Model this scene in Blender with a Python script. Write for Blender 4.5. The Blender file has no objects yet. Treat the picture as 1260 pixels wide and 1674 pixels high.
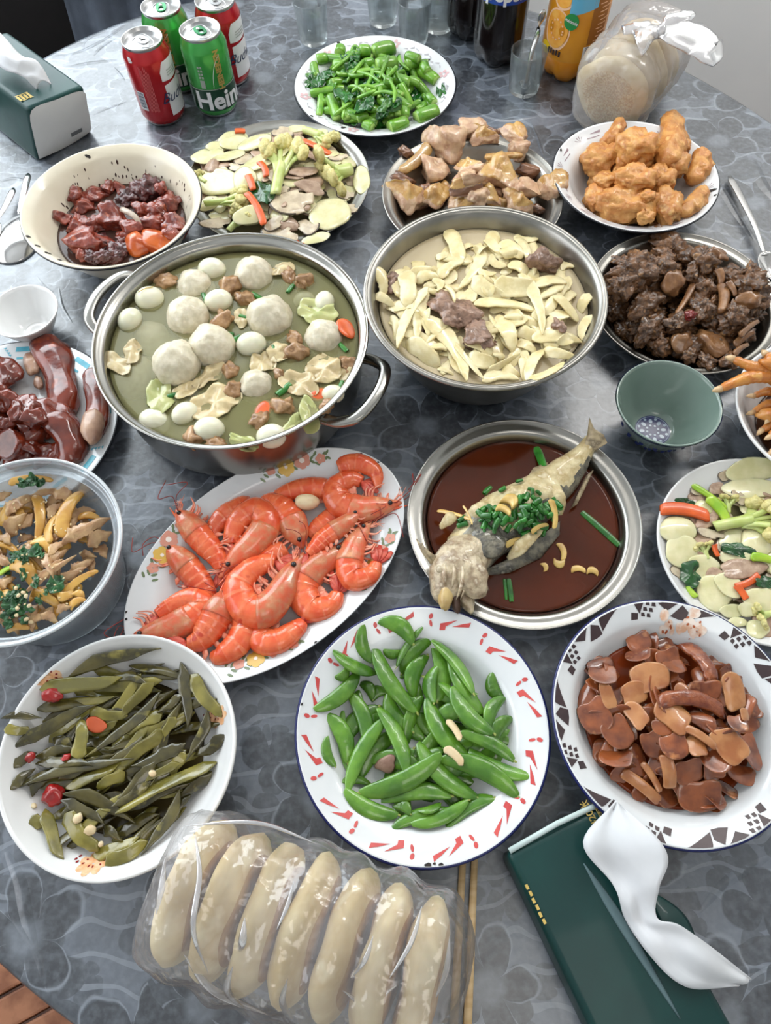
import bpy, bmesh, math, random
import numpy as np
from mathutils import Vector, Matrix, noise

S = bpy.context.scene
COL = S.collection
PI = math.pi
rnd = random.Random(7)

# ------------------------------------------------------------------ camera
IW, IH = 1260, 1674
FPX, TILT, ROLL, CAMH = 1160.75, 1.105231, -0.034355, 0.65
_fw = Vector((0, math.cos(TILT), -math.sin(TILT)))
_r0 = Vector((1, 0, 0)); _u0 = _r0.cross(_fw)
_rt = math.cos(ROLL) * _r0 + math.sin(ROLL) * _u0
_up = -math.sin(ROLL) * _r0 + math.cos(ROLL) * _u0
cd = bpy.data.cameras.new('camera'); cam = bpy.data.objects.new('camera', cd); COL.objects.link(cam)
cd.sensor_fit = 'VERTICAL'; cd.sensor_height = 36.0; cd.lens = 36.0 * FPX / IH
cd.clip_start = 0.02; cd.clip_end = 50
cam.matrix_world = Matrix(((_rt.x, _up.x, -_fw.x, 0), (_rt.y, _up.y, -_fw.y, 0), (_rt.z, _up.z, -_fw.z, CAMH), (0, 0, 0, 1)))
S.camera = cam

# ------------------------------------------------------------------ light and exposure
S.view_settings.view_transform = 'Standard'; S.view_settings.look = 'None'
S.view_settings.gamma = 1.0; S.view_settings.use_curve_mapping = False
S.view_settings.exposure = -0.2
wd = bpy.data.worlds.new('world'); S.world = wd; wd.use_nodes = True
wd.node_tree.nodes['Background'].inputs[0].default_value = (0.75, 0.85, 1.0, 1)
wd.node_tree.nodes['Background'].inputs[1].default_value = 1.0

def area(name, loc, aim, sx, sy, power, col):
    ld = bpy.data.lights.new(name, 'AREA'); ld.shape = 'RECTANGLE'; ld.size = sx; ld.size_y = sy
    ld.energy = power; ld.color = col
    o = bpy.data.objects.new(name, ld); COL.objects.link(o); o.location = loc
    o.rotation_euler = (Vector(aim) - Vector(loc)).to_track_quat('-Z', 'Y').to_euler()
    return o
# daylight falling in through the two windows
area('window_daylight', (-1.93, 0.35, 0.95), (0.0, 0.35, 0.35), 1.7, 1.3, 22, (0.95, 0.97, 1.0))
area('window_daylight', (-1.10, 1.63, 0.86), (-0.6, 0.5, 0.25), 1.5, 1.3, 48, (0.88, 0.96, 1.0))
# added lights, not room fixtures: soft overhead fill, wash brightening the white back wall
area('overhead_fill', (0.35, -0.45, 1.72), (0.3, -0.3, 0.0), 0.6, 0.6, 4, (1.0, 0.95, 0.88))
area('back_wall_fill', (0.85, 1.36, 1.45), (0.85, 1.7, 0.6), 1.4, 0.12, 26, (1.0, 0.98, 0.95))

# ------------------------------------------------------------------ pixel <-> place
def P(px, py, z=0.0):
    d = _fw * FPX + _rt * (px - IW / 2) - _up * (py - IH / 2)
    k = (z - CAMH) / d.z
    return Vector((d.x * k, d.y * k, z))
def PX(p):
    d = Vector(p) - Vector((0, 0, CAMH)); w = d.dot(_fw)
    return (IW / 2 + FPX * d.dot(_rt) / w, IH / 2 - FPX * d.dot(_up) / w)
def mpp(px, py, z):
    return (P(px + 1, py, z) - P(px, py, z)).length

# ------------------------------------------------------------------ materials
MATS = {}
def lin(c):
    return tuple(((v / 255.0) / 12.92 if v <= 10 else ((v / 255.0 + 0.055) / 1.055) ** 2.4) for v in c)
def mat(name, c1, c2=None, rough=0.5, ns=60.0, bump=0.0, bs=200.0, metal=0.0, sss=0.0, coat=0.0, trans=0.0,
        ior=1.45, rand=0.0, lo=0.38, hi=0.62, spec=0.5, c3=None, detail=3.0, stretch=None, alpha=1.0, cr=0.08, sss_r=0.004):
    """procedural principled material: two or three sRGB colours mixed by world-space noise"""
    if name in MATS: return MATS[name]
    m = bpy.data.materials.new(name); m.use_nodes = True; MATS[name] = m
    nt = m.node_tree; N = nt.nodes; L = nt.links; b = N['Principled BSDF']
    b.inputs['Roughness'].default_value = rough; b.inputs['Metallic'].default_value = metal
    b.inputs['IOR'].default_value = ior; b.inputs['Transmission Weight'].default_value = trans
    b.inputs['Coat Weight'].default_value = coat; b.inputs['Coat Roughness'].default_value = cr
    b.inputs['Specular IOR Level'].default_value = spec
    b.inputs['Alpha'].default_value = alpha
    if sss > 0:
        b.inputs['Subsurface Weight'].default_value = sss
        b.inputs['Subsurface Radius'].default_value = (1.0, 0.6, 0.35); b.inputs['Subsurface Scale'].default_value = sss_r
    a = (*lin(c1), 1)
    b.inputs['Base Color'].default_value = a
    vec = None
    if c2 is not None or bump > 0:
        g = N.new('ShaderNodeNewGeometry'); vec = g.outputs['Position']
        if stretch:
            mp = N.new('ShaderNodeMapping'); mp.inputs['Scale'].default_value = stretch; L.new(vec, mp.inputs['Vector']); vec = mp.outputs[0]
    out = None
    if c2 is not None:
        t = N.new('ShaderNodeTexNoise'); t.inputs['Scale'].default_value = ns; t.inputs['Detail'].default_value = detail
        L.new(vec, t.inputs['Vector'])
        r = N.new('ShaderNodeValToRGB'); L.new(t.outputs['Fac'], r.inputs['Fac'])
        r.color_ramp.elements[0].position = lo; r.color_ramp.elements[0].color = a
        r.color_ramp.elements[1].position = hi; r.color_ramp.elements[1].color = (*lin(c2), 1)
        if c3:
            e = r.color_ramp.elements.new(min(0.97, hi + 0.12)); e.color = (*lin(c3), 1)
        out = r.outputs['Color']
    if rand > 0:
        oi = N.new('ShaderNodeObjectInfo'); mr = N.new('ShaderNodeMapRange')
        mr.inputs['To Min'].default_value = 1 - rand; mr.inputs['To Max'].default_value = 1 + rand
        L.new(oi.outputs['Random'], mr.inputs['Value'])
        h = N.new('ShaderNodeHueSaturation'); L.new(mr.outputs[0], h.inputs['Value'])
        if out: L.new(out, h.inputs['Color'])
        else: h.inputs['Color'].default_value = a
        out = h.outputs['Color']
    if out: L.new(out, b.inputs['Base Color'])
    if bump > 0:
        t2 = N.new('ShaderNodeTexNoise'); t2.inputs['Scale'].default_value = bs; t2.inputs['Detail'].default_value = 3.0
        L.new(vec, t2.inputs['Vector'])
        bn = N.new('ShaderNodeBump'); bn.inputs['Strength'].default_value = bump; bn.inputs['Distance'].default_value = 0.0015
        L.new(t2.outputs['Fac'], bn.inputs['Height']); L.new(bn.outputs[0], b.inputs['Normal'])
    return m
def film(name, clear, tint=(255, 255, 255), rough=0.08, milky=(235, 238, 242), gloss=0.12, bump=0.0, bs=60.0):
    """thin clear plastic film: mostly see-through, some milky scatter, glossy sheen"""
    m = bpy.data.materials.new(name); m.use_nodes = True; nt = m.node_tree; N = nt.nodes; L = nt.links
    N.clear(); o = N.new('ShaderNodeOutputMaterial')
    tr = N.new('ShaderNodeBsdfTransparent'); tr.inputs[0].default_value = (*lin(tint), 1)
    df = N.new('ShaderNodeBsdfDiffuse'); df.inputs[0].default_value = (*lin(milky), 1)
    gl = N.new('ShaderNodeBsdfGlossy'); gl.inputs['Roughness'].default_value = rough
    m1 = N.new('ShaderNodeMixShader'); m1.inputs[0].default_value = 1 - clear; L.new(tr.outputs[0], m1.inputs[1]); L.new(df.outputs[0], m1.inputs[2])
    fr = N.new('ShaderNodeLayerWeight'); fr.inputs[0].default_value = 0.35
    mt = N.new('ShaderNodeMath'); mt.operation = 'MULTIPLY_ADD'; mt.inputs[1].default_value = 0.6; mt.inputs[2].default_value = gloss
    L.new(fr.outputs['Fresnel'], mt.inputs[0])
    m2 = N.new('ShaderNodeMixShader'); L.new(mt.outputs[0], m2.inputs[0]); L.new(m1.outputs[0], m2.inputs[1]); L.new(gl.outputs[0], m2.inputs[2])
    L.new(m2.outputs[0], o.inputs[0])
    if bump > 0:
        g = N.new('ShaderNodeNewGeometry'); t = N.new('ShaderNodeTexNoise'); t.inputs['Scale'].default_value = bs; t.inputs['Detail'].default_value = 2
        L.new(g.outputs['Position'], t.inputs['Vector'])
        bn = N.new('ShaderNodeBump'); bn.inputs['Strength'].default_value = bump; bn.inputs['Distance'].default_value = 0.004
        L.new(t.outputs['Fac'], bn.inputs['Height']); L.new(bn.outputs[0], gl.inputs['Normal']); L.new(bn.outputs[0], df.inputs['Normal'])
    MATS[name] = m
    return m

# ------------------------------------------------------------------ mesh helpers
def mesh(name, V, F, mats, fm=None, smooth=True):
    me = bpy.data.meshes.new(name)
    me.from_pydata([tuple(map(float, v)) for v in V], [], [tuple(map(int, f)) for f in F])
    for m in (mats if isinstance(mats, (list, tuple)) else [mats]): me.materials.append(m)
    if fm is not None: me.polygons.foreach_set('material_index', np.array(fm, dtype=np.int32))
    if smooth: me.polygons.foreach_set('use_smooth', np.ones(len(me.polygons), dtype=bool))
    me.update()
    return me
def add(name, me, parent=None, loc=(0, 0, 0), M=None):
    o = bpy.data.objects.new(name, me); COL.objects.link(o)
    if parent: o.parent = parent
    if M is not None: o.matrix_basis = M
    else: o.location = loc
    return o
def tag(o, label=None, cat=None, group=None, kind=None):
    if label: o['label'] = label
    if cat: o['category'] = cat
    if group: o['group'] = group
    if kind: o['kind'] = kind
    return o
def thing(name, label, cat, loc=(0, 0, 0), rz=0.0, group=None):
    o = bpy.data.objects.new(name, None); COL.objects.link(o); o.location = loc; o.rotation_euler = (0, 0, rz)
    o.empty_display_size = 0.02
    return tag(o, label, cat, group)
def join(*parts):
    """[(V,F,matindex)] -> V,F,fm"""
    VV = []; FF = []; fm = []; n = 0
    for V, F, k in parts:
        VV.extend([tuple(v) for v in V]); FF.extend([tuple(i + n for i in f) for f in F])
        fm.extend(k if isinstance(k, list) else [k] * len(F)); n += len(V)
    return VV, FF, fm
def smoothpath(pts, n):
    """Catmull-Rom through points, n samples"""
    p = [np.array(q, float) for q in pts]
    p = [2 * p[0] - p[1]] + p + [2 * p[-1] - p[-2]]
    seg = len(p) - 3; out = []
    for i in range(n):
        t = i / (n - 1) * seg; k = min(int(t), seg - 1); t -= k
        a, b, c, d = p[k:k + 4]
        out.append(0.5 * (2 * b + (c - a) * t + (2 * a - 5 * b + 4 * c - d) * t * t + (3 * b - a - 3 * c + d) * t ** 3))
    return np.array(out)
def sweep(path, rw, rt, seg=10, up=(0, 0, 1), power=2.0, caps=True, twist=None):
    """tube with half-width rw (sideways) and half-thickness rt (along up)"""
    path = np.array(path, float); n = len(path); up = np.array(up, float)
    rw = np.broadcast_to(rw, (n,)); rt = np.broadcast_to(rt, (n,))
    T = np.gradient(path, axis=0); T /= np.linalg.norm(T, axis=1)[:, None] + 1e-12
    V = []; F = []
    a = np.linspace(0, 2 * PI, seg, endpoint=False)
    ca = np.sign(np.cos(a)) * np.abs(np.cos(a)) ** (2 / power); sa = np.sign(np.sin(a)) * np.abs(np.sin(a)) ** (2 / power)
    for i in range(n):
        s = np.cross(T[i], up); l = np.linalg.norm(s)
        s = s / l if l > 1e-6 else np.array([1.0, 0, 0])
        u = np.cross(s, T[i])
        if twist is not None:
            c_, s_ = math.cos(twist[i]), math.sin(twist[i]); s, u = c_ * s + s_ * u, -s_ * s + c_ * u
        V.extend(path[i] + np.outer(ca * rw[i], s) + np.outer(sa * rt[i], u))
    for i in range(n - 1):
        for j in range(seg):
            k = (j + 1) % seg
            F.append((i * seg + j, i * seg + k, (i + 1) * seg + k, (i + 1) * seg + j))
    if caps:
        F.append(tuple(range(seg - 1, -1, -1))); F.append(tuple(range((n - 1) * seg, n * seg)))
    return V, F
def sweepx(path, rw, rt, seg=10, power=2.0, caps=True):
    """like sweep for unit pieces lying along X: every section stays square to X"""
    path = np.array(path, float); n = len(path); rw = np.broadcast_to(rw, (n,)); rt = np.broadcast_to(rt, (n,))
    a = np.linspace(0, 2 * PI, seg, endpoint=False); V = []
    ca = np.sign(np.cos(a)) * np.abs(np.cos(a)) ** (2 / power); sa = np.sign(np.sin(a)) * np.abs(np.sin(a)) ** (2 / power)
    for i in range(n): V.extend(path[i] + np.stack([0 * ca, -ca * rw[i], sa * rt[i]], -1))
    F = [(i * seg + j, i * seg + (j + 1) % seg, (i + 1) * seg + (j + 1) % seg, (i + 1) * seg + j) for i in range(n - 1) for j in range(seg)]
    if caps: F += [tuple(range(seg - 1, -1, -1)), tuple(range((n - 1) * seg, n * seg))]
    return V, F
def lathe(prof, seg=72, closed=True, sx=1.0, sy=1.0, cx=0.0, cy=0.0, lob=None):
    V = []; F = []; n = len(prof)
    for j in range(seg):
        t = 2 * PI * j / seg
        for i, (r, z) in enumerate(prof):
            q = r * (lob(t, r, z) if lob else 1.0)
            V.append((cx + q * math.cos(t) * sx, cy + q * math.sin(t) * sy, z))
    for j in range(seg):
        k = (j + 1) % seg
        for i in range(n - 1):
            if prof[i][0] < 1e-6 and prof[i + 1][0] < 1e-6: continue
            if prof[i][0] < 1e-6: F.append((j * n + i, j * n + i + 1, k * n + i + 1))
            elif prof[i + 1][0] < 1e-6: F.append((j * n + i, j * n + i + 1, k * n + i))
            else: F.append((j * n + i, j * n + i + 1, k * n + i + 1, k * n + i))
    return V, F
def weld(me, d=1e-6):
    bm = bmesh.new(); bm.from_mesh(me); bmesh.ops.remove_doubles(bm, verts=bm.verts, dist=d)
    bmesh.ops.recalc_face_normals(bm, faces=bm.faces); bm.to_mesh(me); bm.free(); return me
_ICO = {}
def ico(sub):
    if sub not in _ICO:
        bm = bmesh.new(); bmesh.ops.create_icosphere(bm, subdivisions=sub, radius=1.0)
        bm.verts.ensure_lookup_table()
        _ICO[sub] = (np.array([v.co[:] for v in bm.verts]), [tuple(v.index for v in f.verts) for f in bm.faces]); bm.free()
    return _ICO[sub]
def nz(p, f, s):
    return noise.noise(Vector((p[0] * f + s, p[1] * f + s * 1.7, p[2] * f - s)))
def blob(seed, amp=0.15, f=1.6, amp2=0.05, f2=5.0, sub=3, sc=(1, 1, 1), planes=0, cut=0.62):
    """lumpy ball of unit radius; planes>0 shaves flat knife-cut faces"""
    V, F = ico(sub); V = V.copy(); r = random.Random(seed)
    for _ in range(planes):
        d = np.array([r.gauss(0, 1) for _ in range(3)]); d /= np.linalg.norm(d)
        c = cut + r.uniform(-0.12, 0.15); k = V @ d
        V -= np.outer(np.maximum(k - c, 0) * 0.94, d)
    s = seed * 3.7 % 50
    q = np.array([1 + amp * nz(v, f, s) * 1.6 + (amp2 * nz(v, f2, s + 9) * 1.6 if amp2 else 0) for v in V])
    V = V * q[:, None] * np.array(sc)
    return V, F
def slab(rf, th=0.1, rings=5, seg=30, zf=None, edge=4.0):
    """flat slice of outline radius rf(angle), thickness th, curved by zf(x,y); returns V,F,fm (1 = skin of the edge)"""
    V = []; F = []; fm = []
    fr = [0.0] + [1 - (1 - k / rings) ** 1.6 for k in range(1, rings + 1)]
    for side in (1, -1):
        for f in fr:
            h = th / 2 * max(0.0, 1 - f ** edge) ** 0.5 if f < 1 else 0.0
            for j in range(seg):
                t = 2 * PI * j / seg; r = rf(t) * f
                x, y = r * math.cos(t), r * math.sin(t)
                V.append((x, y, side * h + (zf(x, y) if zf else 0)))
                if f == 0: break
    m = 1 + rings * seg
    def idx(side, k, j):
        o = 0 if side == 1 else m
        return o if k == 0 else o + 1 + (k - 1) * seg + j % seg
    for side in (1, -1):
        for k in range(rings):
            for j in range(seg):
                a, b, c, d = idx(side, k, j), idx(side, k + 1, j), idx(side, k + 1, j + 1), idx(side, k, j + 1)
                if side == -1 and k == rings - 1:
                    b, c = idx(1, k + 1, j), idx(1, k + 1, j + 1)
                q = (a, b, c) if k == 0 else (a, b, c, d)
                F.append(q if side == 1 else q[::-1]); fm.append(1 if k >= rings - 1 else 0)
    return V, F, fm
def box(x0, x1, y0, y1, z0, z1, bev=0.0):
    bm = bmesh.new(); bmesh.ops.create_cube(bm, size=1.0)
    for v in bm.verts:
        v.co = Vector((x0 if v.co.x < 0 else x1, y0 if v.co.y < 0 else y1, z0 if v.co.z < 0 else z1))
    if bev > 0: bmesh.ops.bevel(bm, geom=list(bm.edges), offset=bev, segments=2, affect='EDGES', profile=0.6)
    bm.verts.ensure_lookup_table(); bm.verts.index_update()
    V = [v.co[:] for v in bm.verts]; F = [tuple(v.index for v in f.verts) for f in bm.faces]; bm.free()
    return V, F
def text_mesh(body, size, mats, extrude=0.0, bold=0.0, align='CENTER', shear=0.0):
    c = bpy.data.curves.new('lettering', 'FONT'); c.body = body; c.size = size; c.align_x = align; c.align_y = 'CENTER'
    c.offset = bold; c.shear = shear; c.resolution_u = 4
    o = bpy.data.objects.new('lettering', c); COL.objects.link(o)
    dg = bpy.context.evaluated_depsgraph_get(); dg.update()
    me = bpy.data.meshes.new_from_object(o.evaluated_get(dg)); me.materials.clear(); me.materials.append(mats)
    bpy.data.objects.remove(o); bpy.data.curves.remove(c)
    return me
def wrap_text(me, R, a0, z0, rot=0.0, off=0.0003):
    """bend flat lettering round an upright cylinder, centred on angle a0 and height z0"""
    bm = bmesh.new(); bm.from_mesh(me)
    bmesh.ops.triangulate(bm, faces=bm.faces)
    bmesh.ops.subdivide_edges(bm, edges=[e for e in bm.edges if e.calc_length() > 0.004], cuts=2)
    for v in bm.verts:
        x, y = v.co.x, v.co.y
        x, y = x * math.cos(rot) - y * math.sin(rot), x * math.sin(rot) + y * math.cos(rot)
        t = a0 + x / R; v.co = Vector(((R + off) * math.cos(t), (R + off) * math.sin(t), z0 + y))
    bm.to_mesh(me); bm.free(); return me
def wrap_patch(R, a0, a1, zlo, zhi, off=0.0002, n=14, m=6):
    """patch on a cylinder; zlo/zhi numbers or functions of 0..1"""
    V = []; F = []
    for i in range(n + 1):
        u = i / n; t = a0 + (a1 - a0) * u
        lo = zlo(u) if callable(zlo) else zlo; hi = zhi(u) if callable(zhi) else zhi
        for j in range(m + 1):
            V.append(((R + off) * math.cos(t), (R + off) * math.sin(t), lo + (hi - lo) * j / m))
    for i in range(n):
        for j in range(m):
            a = i * (m + 1) + j; F.append((a, a + m + 1, a + m + 2, a + 1))
    return V, F

# ------------------------------------------------------------------ heaps of food that rest on one another
class Proto:
    """a kind of food: one mesh, or several part meshes under an Empty"""
    def __init__(self, name, parts, cat):
        self.name = name; self.parts = parts; self.cat = cat
        V = []
        for _, me in parts:
            a = np.empty(len(me.vertices) * 3); me.vertices.foreach_get('co', a); V.append(a.reshape(-1, 3))
        self.V = np.concatenate(V)
    def spawn(self, M):
        if len(self.parts) == 1: return add(self.name, self.parts[0][1], M=M)
        root = bpy.data.objects.new(self.name, None); COL.objects.link(root); root.empty_display_size = 0.01; root.matrix_basis = M
        for nm, me in self.parts: add(nm, me, root)
        return root
CLOCK = ['twelve', 'one', 'two', 'three', 'four', 'five', 'six', 'seven', 'eight', 'nine', 'ten', 'eleven']
class Pile:
    def __init__(self, cx, cy, R, prof, frame, where, group, cell=0.0022, floor=None, dome=0.0):
        self.cx, self.cy, self.R = cx, cy, R; self.cell = cell; self.where = where; self.group = group
        self.ox, self.oy, self.s = frame; self.items = []
        e = R + 0.06; self.n = int(2 * e / cell); self.x0, self.y0 = cx - e, cy - e
        g = np.arange(self.n) * cell + cell / 2 - e
        X, Y = np.meshgrid(g, g, indexing='ij')
        H = prof(X, Y)
        if floor is not None: H = np.maximum(H, np.where(np.hypot(X, Y) < R * 0.985, floor, H))
        if dome: H = np.maximum(H, np.where(np.hypot(X, Y) < R, 0.012 + dome * (1 - (np.hypot(X, Y) / R) ** 2), 0))
        self.H = H
    def px(self, q): return (self.ox + q[0] / self.s, self.oy + q[1] / self.s)
    def cells(self, W):
        i = np.clip(((W[:, 0] - self.x0) / self.cell).astype(int), 0, self.n - 1)
        j = np.clip(((W[:, 1] - self.y0) / self.cell).astype(int), 0, self.n - 1)
        return i, j
    def put(self, pr, a, b=None, w=None, t=None, size=None, yaw=None, roll=0.0, pitch=0.0, follow=0.6, pct=90, what=None, label=None,
            z=None, world=False, keep=False, dz=0.0, ext=0.0):
        """a (and b): places in the zoom frame (end points or centre). size: (rx, ry) in frame pixels for lumps;
        w,t: width/thickness in frame pixels for long pieces; keep: real-size mesh, no scaling"""
        pa = a if world else self.px(a); pb = None if b is None else self.px(b)
        if ext and pb is not None:
            ex_, ey_ = (pb[0] - pa[0]) * ext, (pb[1] - pa[1]) * ext; pa, pb = (pa[0] - ex_, pa[1] - ey_), (pb[0] + ex_, pb[1] + ey_)
        zz = z if z is not None else float(self.H[self.n // 2, self.n // 2]) + 0.006; ta = tb_ = 0.0
        for it in range(7):
            if world: A = Vector((pa[0], pa[1], zz))
            else: A = P(pa[0], pa[1], zz + ta)
            if pb is not None:
                B = P(pb[0], pb[1], zz + tb_); C = (A + B) / 2; d = B - A; L = d.length; yw = math.atan2(d.y, d.x)
            else:
                C = A; L = None; yw = yaw if yaw is not None else 0.0
            if world: k = 1.0
            else:
                q = PX(C); k = mpp(q[0], q[1], zz) / self.s
            if keep: sc = np.array([1.0, 1.0, 1.0])
            elif L is not None: sc = np.array([L, w * k, (t if t is not None else w * 0.4) * k])
            else:
                rx, ry = size; rz = t if t is not None else (rx + ry) * 0.36
                sc = np.array([rx * k, ry * k, rz * k])
            Vs = pr.V * sc
            cr, sr = math.cos(roll), math.sin(roll); cp, sp = math.cos(pitch), math.sin(pitch)
            R0 = np.array([[1, 0, 0], [0, cr, -sr], [0, sr, cr]]); R1 = np.array([[cp, 0, sp], [0, 1, 0], [-sp, 0, cp]])
            cy_, sy_ = math.cos(yw), math.sin(yw); Rz = np.array([[cy_, -sy_, 0], [sy_, cy_, 0], [0, 0, 1]])
            R = Rz @ R1 @ R0
            W = Vs @ R.T; W[:, 0] += C.x; W[:, 1] += C.y
            i, j = self.cells(W)
            if follow > 0:
                h = self.H[i, j]; xx = W[:, 0] - C.x; yy = W[:, 1] - C.y
                sxx = (xx * xx).sum() + 1e-9; syy = (yy * yy).sum() + 1e-9; sxy = (xx * yy).sum(); hm = h - h.mean()
                bx, by = (xx * hm).sum(), (yy * hm).sum(); det = sxx * syy - sxy * sxy + 1e-12
                gx = np.clip((bx * syy - by * sxy) / det, -0.7, 0.7) * follow; gy = np.clip((by * sxx - bx * sxy) / det, -0.7, 0.7) * follow
                q = Vector((0, 0, 1)).rotation_difference(Vector((-gx, -gy, 1)).normalized()).to_matrix()
                R = np.array(q) @ R; W = Vs @ R.T; W[:, 0] += C.x; W[:, 1] += C.y; i, j = self.cells(W)
            if pb is not None:
                e = R @ np.array([L / 2, 0, 0]); ta, tb_ = 0.5 * (ta - e[2]), 0.5 * (tb_ + e[2])
            if z is None:
                d = self.H[i, j] - W[:, 2]; zc = float(np.percentile(d, pct)) + dz
            else: zc = z
            zz = zc if (z is not None or it == 0) else 0.5 * (zz + zc)
        W[:, 2] += zc
        np.maximum.at(self.H, (i, j), W[:, 2])
        i2 = np.minimum(i + 1, self.n - 1); j2 = np.minimum(j + 1, self.n - 1)
        np.maximum.at(self.H, (i2, j), W[:, 2] - 0.0008); np.maximum.at(self.H, (i, j2), W[:, 2] - 0.0008)
        M4 = Matrix.Translation((C.x, C.y, zc)) @ Matrix([list(r) for r in R]).to_4x4() @ Matrix.Diagonal((*sc, 1.0))
        o = pr.spawn(M4)
        self.items.append((o, what or pr.name.replace('_', ' '), label, pr.cat, (C.x, C.y, zc)))
        return o
    def rand(self, r, rmax, rmin=0.0):
        """random frame position inside the dish"""
        q = math.sqrt(r.uniform(rmin * rmin, rmax * rmax)) * self.R; t = r.uniform(0, 2 * PI)
        return (self.cx + q * math.cos(t), self.cy + q * math.sin(t))
    def finish(self):
        cpx = PX((self.cx, self.cy, 0.03)); ex = PX((self.cx + self.R, self.cy, 0.03)); ey = PX((self.cx, self.cy + self.R, 0.03))
        rx = abs(ex[0] - cpx[0]); ry = abs(ey[1] - cpx[1]); seen = {}
        labs = []
        for o, what, label, cat, c in self.items:
            q = PX(c); dx = (q[0] - cpx[0]) / rx; dy = (q[1] - cpx[1]) / ry; d = math.hypot(dx, dy)
            hr = int(round((math.atan2(dx, -dy) % (2 * PI)) / (2 * PI) * 12)) % 12
            if d < 0.2: pos = 'at the centre'
            elif d < 0.46: pos = 'inside %s o\'clock' % CLOCK[hr]
            elif d < 0.7: pos = 'at %s o\'clock' % CLOCK[hr]
            else: pos = 'out at %s o\'clock edge' % CLOCK[hr]
            lb = label or '%s %s %s' % (what, pos, self.where)
            labs.append([o, lb, cat, c[2], label is not None])
        by = {}
        for l in labs: by.setdefault(l[1], []).append(l)
        for k, ls in by.items():
            if 1 < len(ls) <= 16:
                ls.sort(key=lambda l: -l[3])
                names = ['topmost'] + ['lowest'] if len(ls) == 2 else ['topmost'] + ['%s-highest' % w_ for w_ in ('second', 'third', 'fourth', 'fifth', 'sixth', 'seventh', 'eighth', 'ninth', 'tenth', 'eleventh', 'twelfth', 'thirteenth', 'fourteenth', 'fifteenth', 'sixteenth')[:len(ls) - 2]] + ['lowest']
                names += ['lowest'] * (len(ls) - len(names))
                for n_, l in zip(names, ls):
                    w = l[1].split(' ')
                    l[1] = n_ + ' ' + l[1]
        for o, lb, cat, z, _ in labs:
            w = lb.split(' ')
            tag(o, ' '.join(w[:16]), cat, self.group)
def prof_fn(rs, zs, yaw=0.0, ratio=1.0):
    rs = np.array(rs); zs = np.array(zs)
    def f(X, Y):
        c, s = math.cos(yaw), math.sin(yaw)
        u = X * c + Y * s; v = (-X * s + Y * c) / ratio
        r = np.hypot(u, v); h = np.interp(r, rs, zs); return h
    return f
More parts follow.
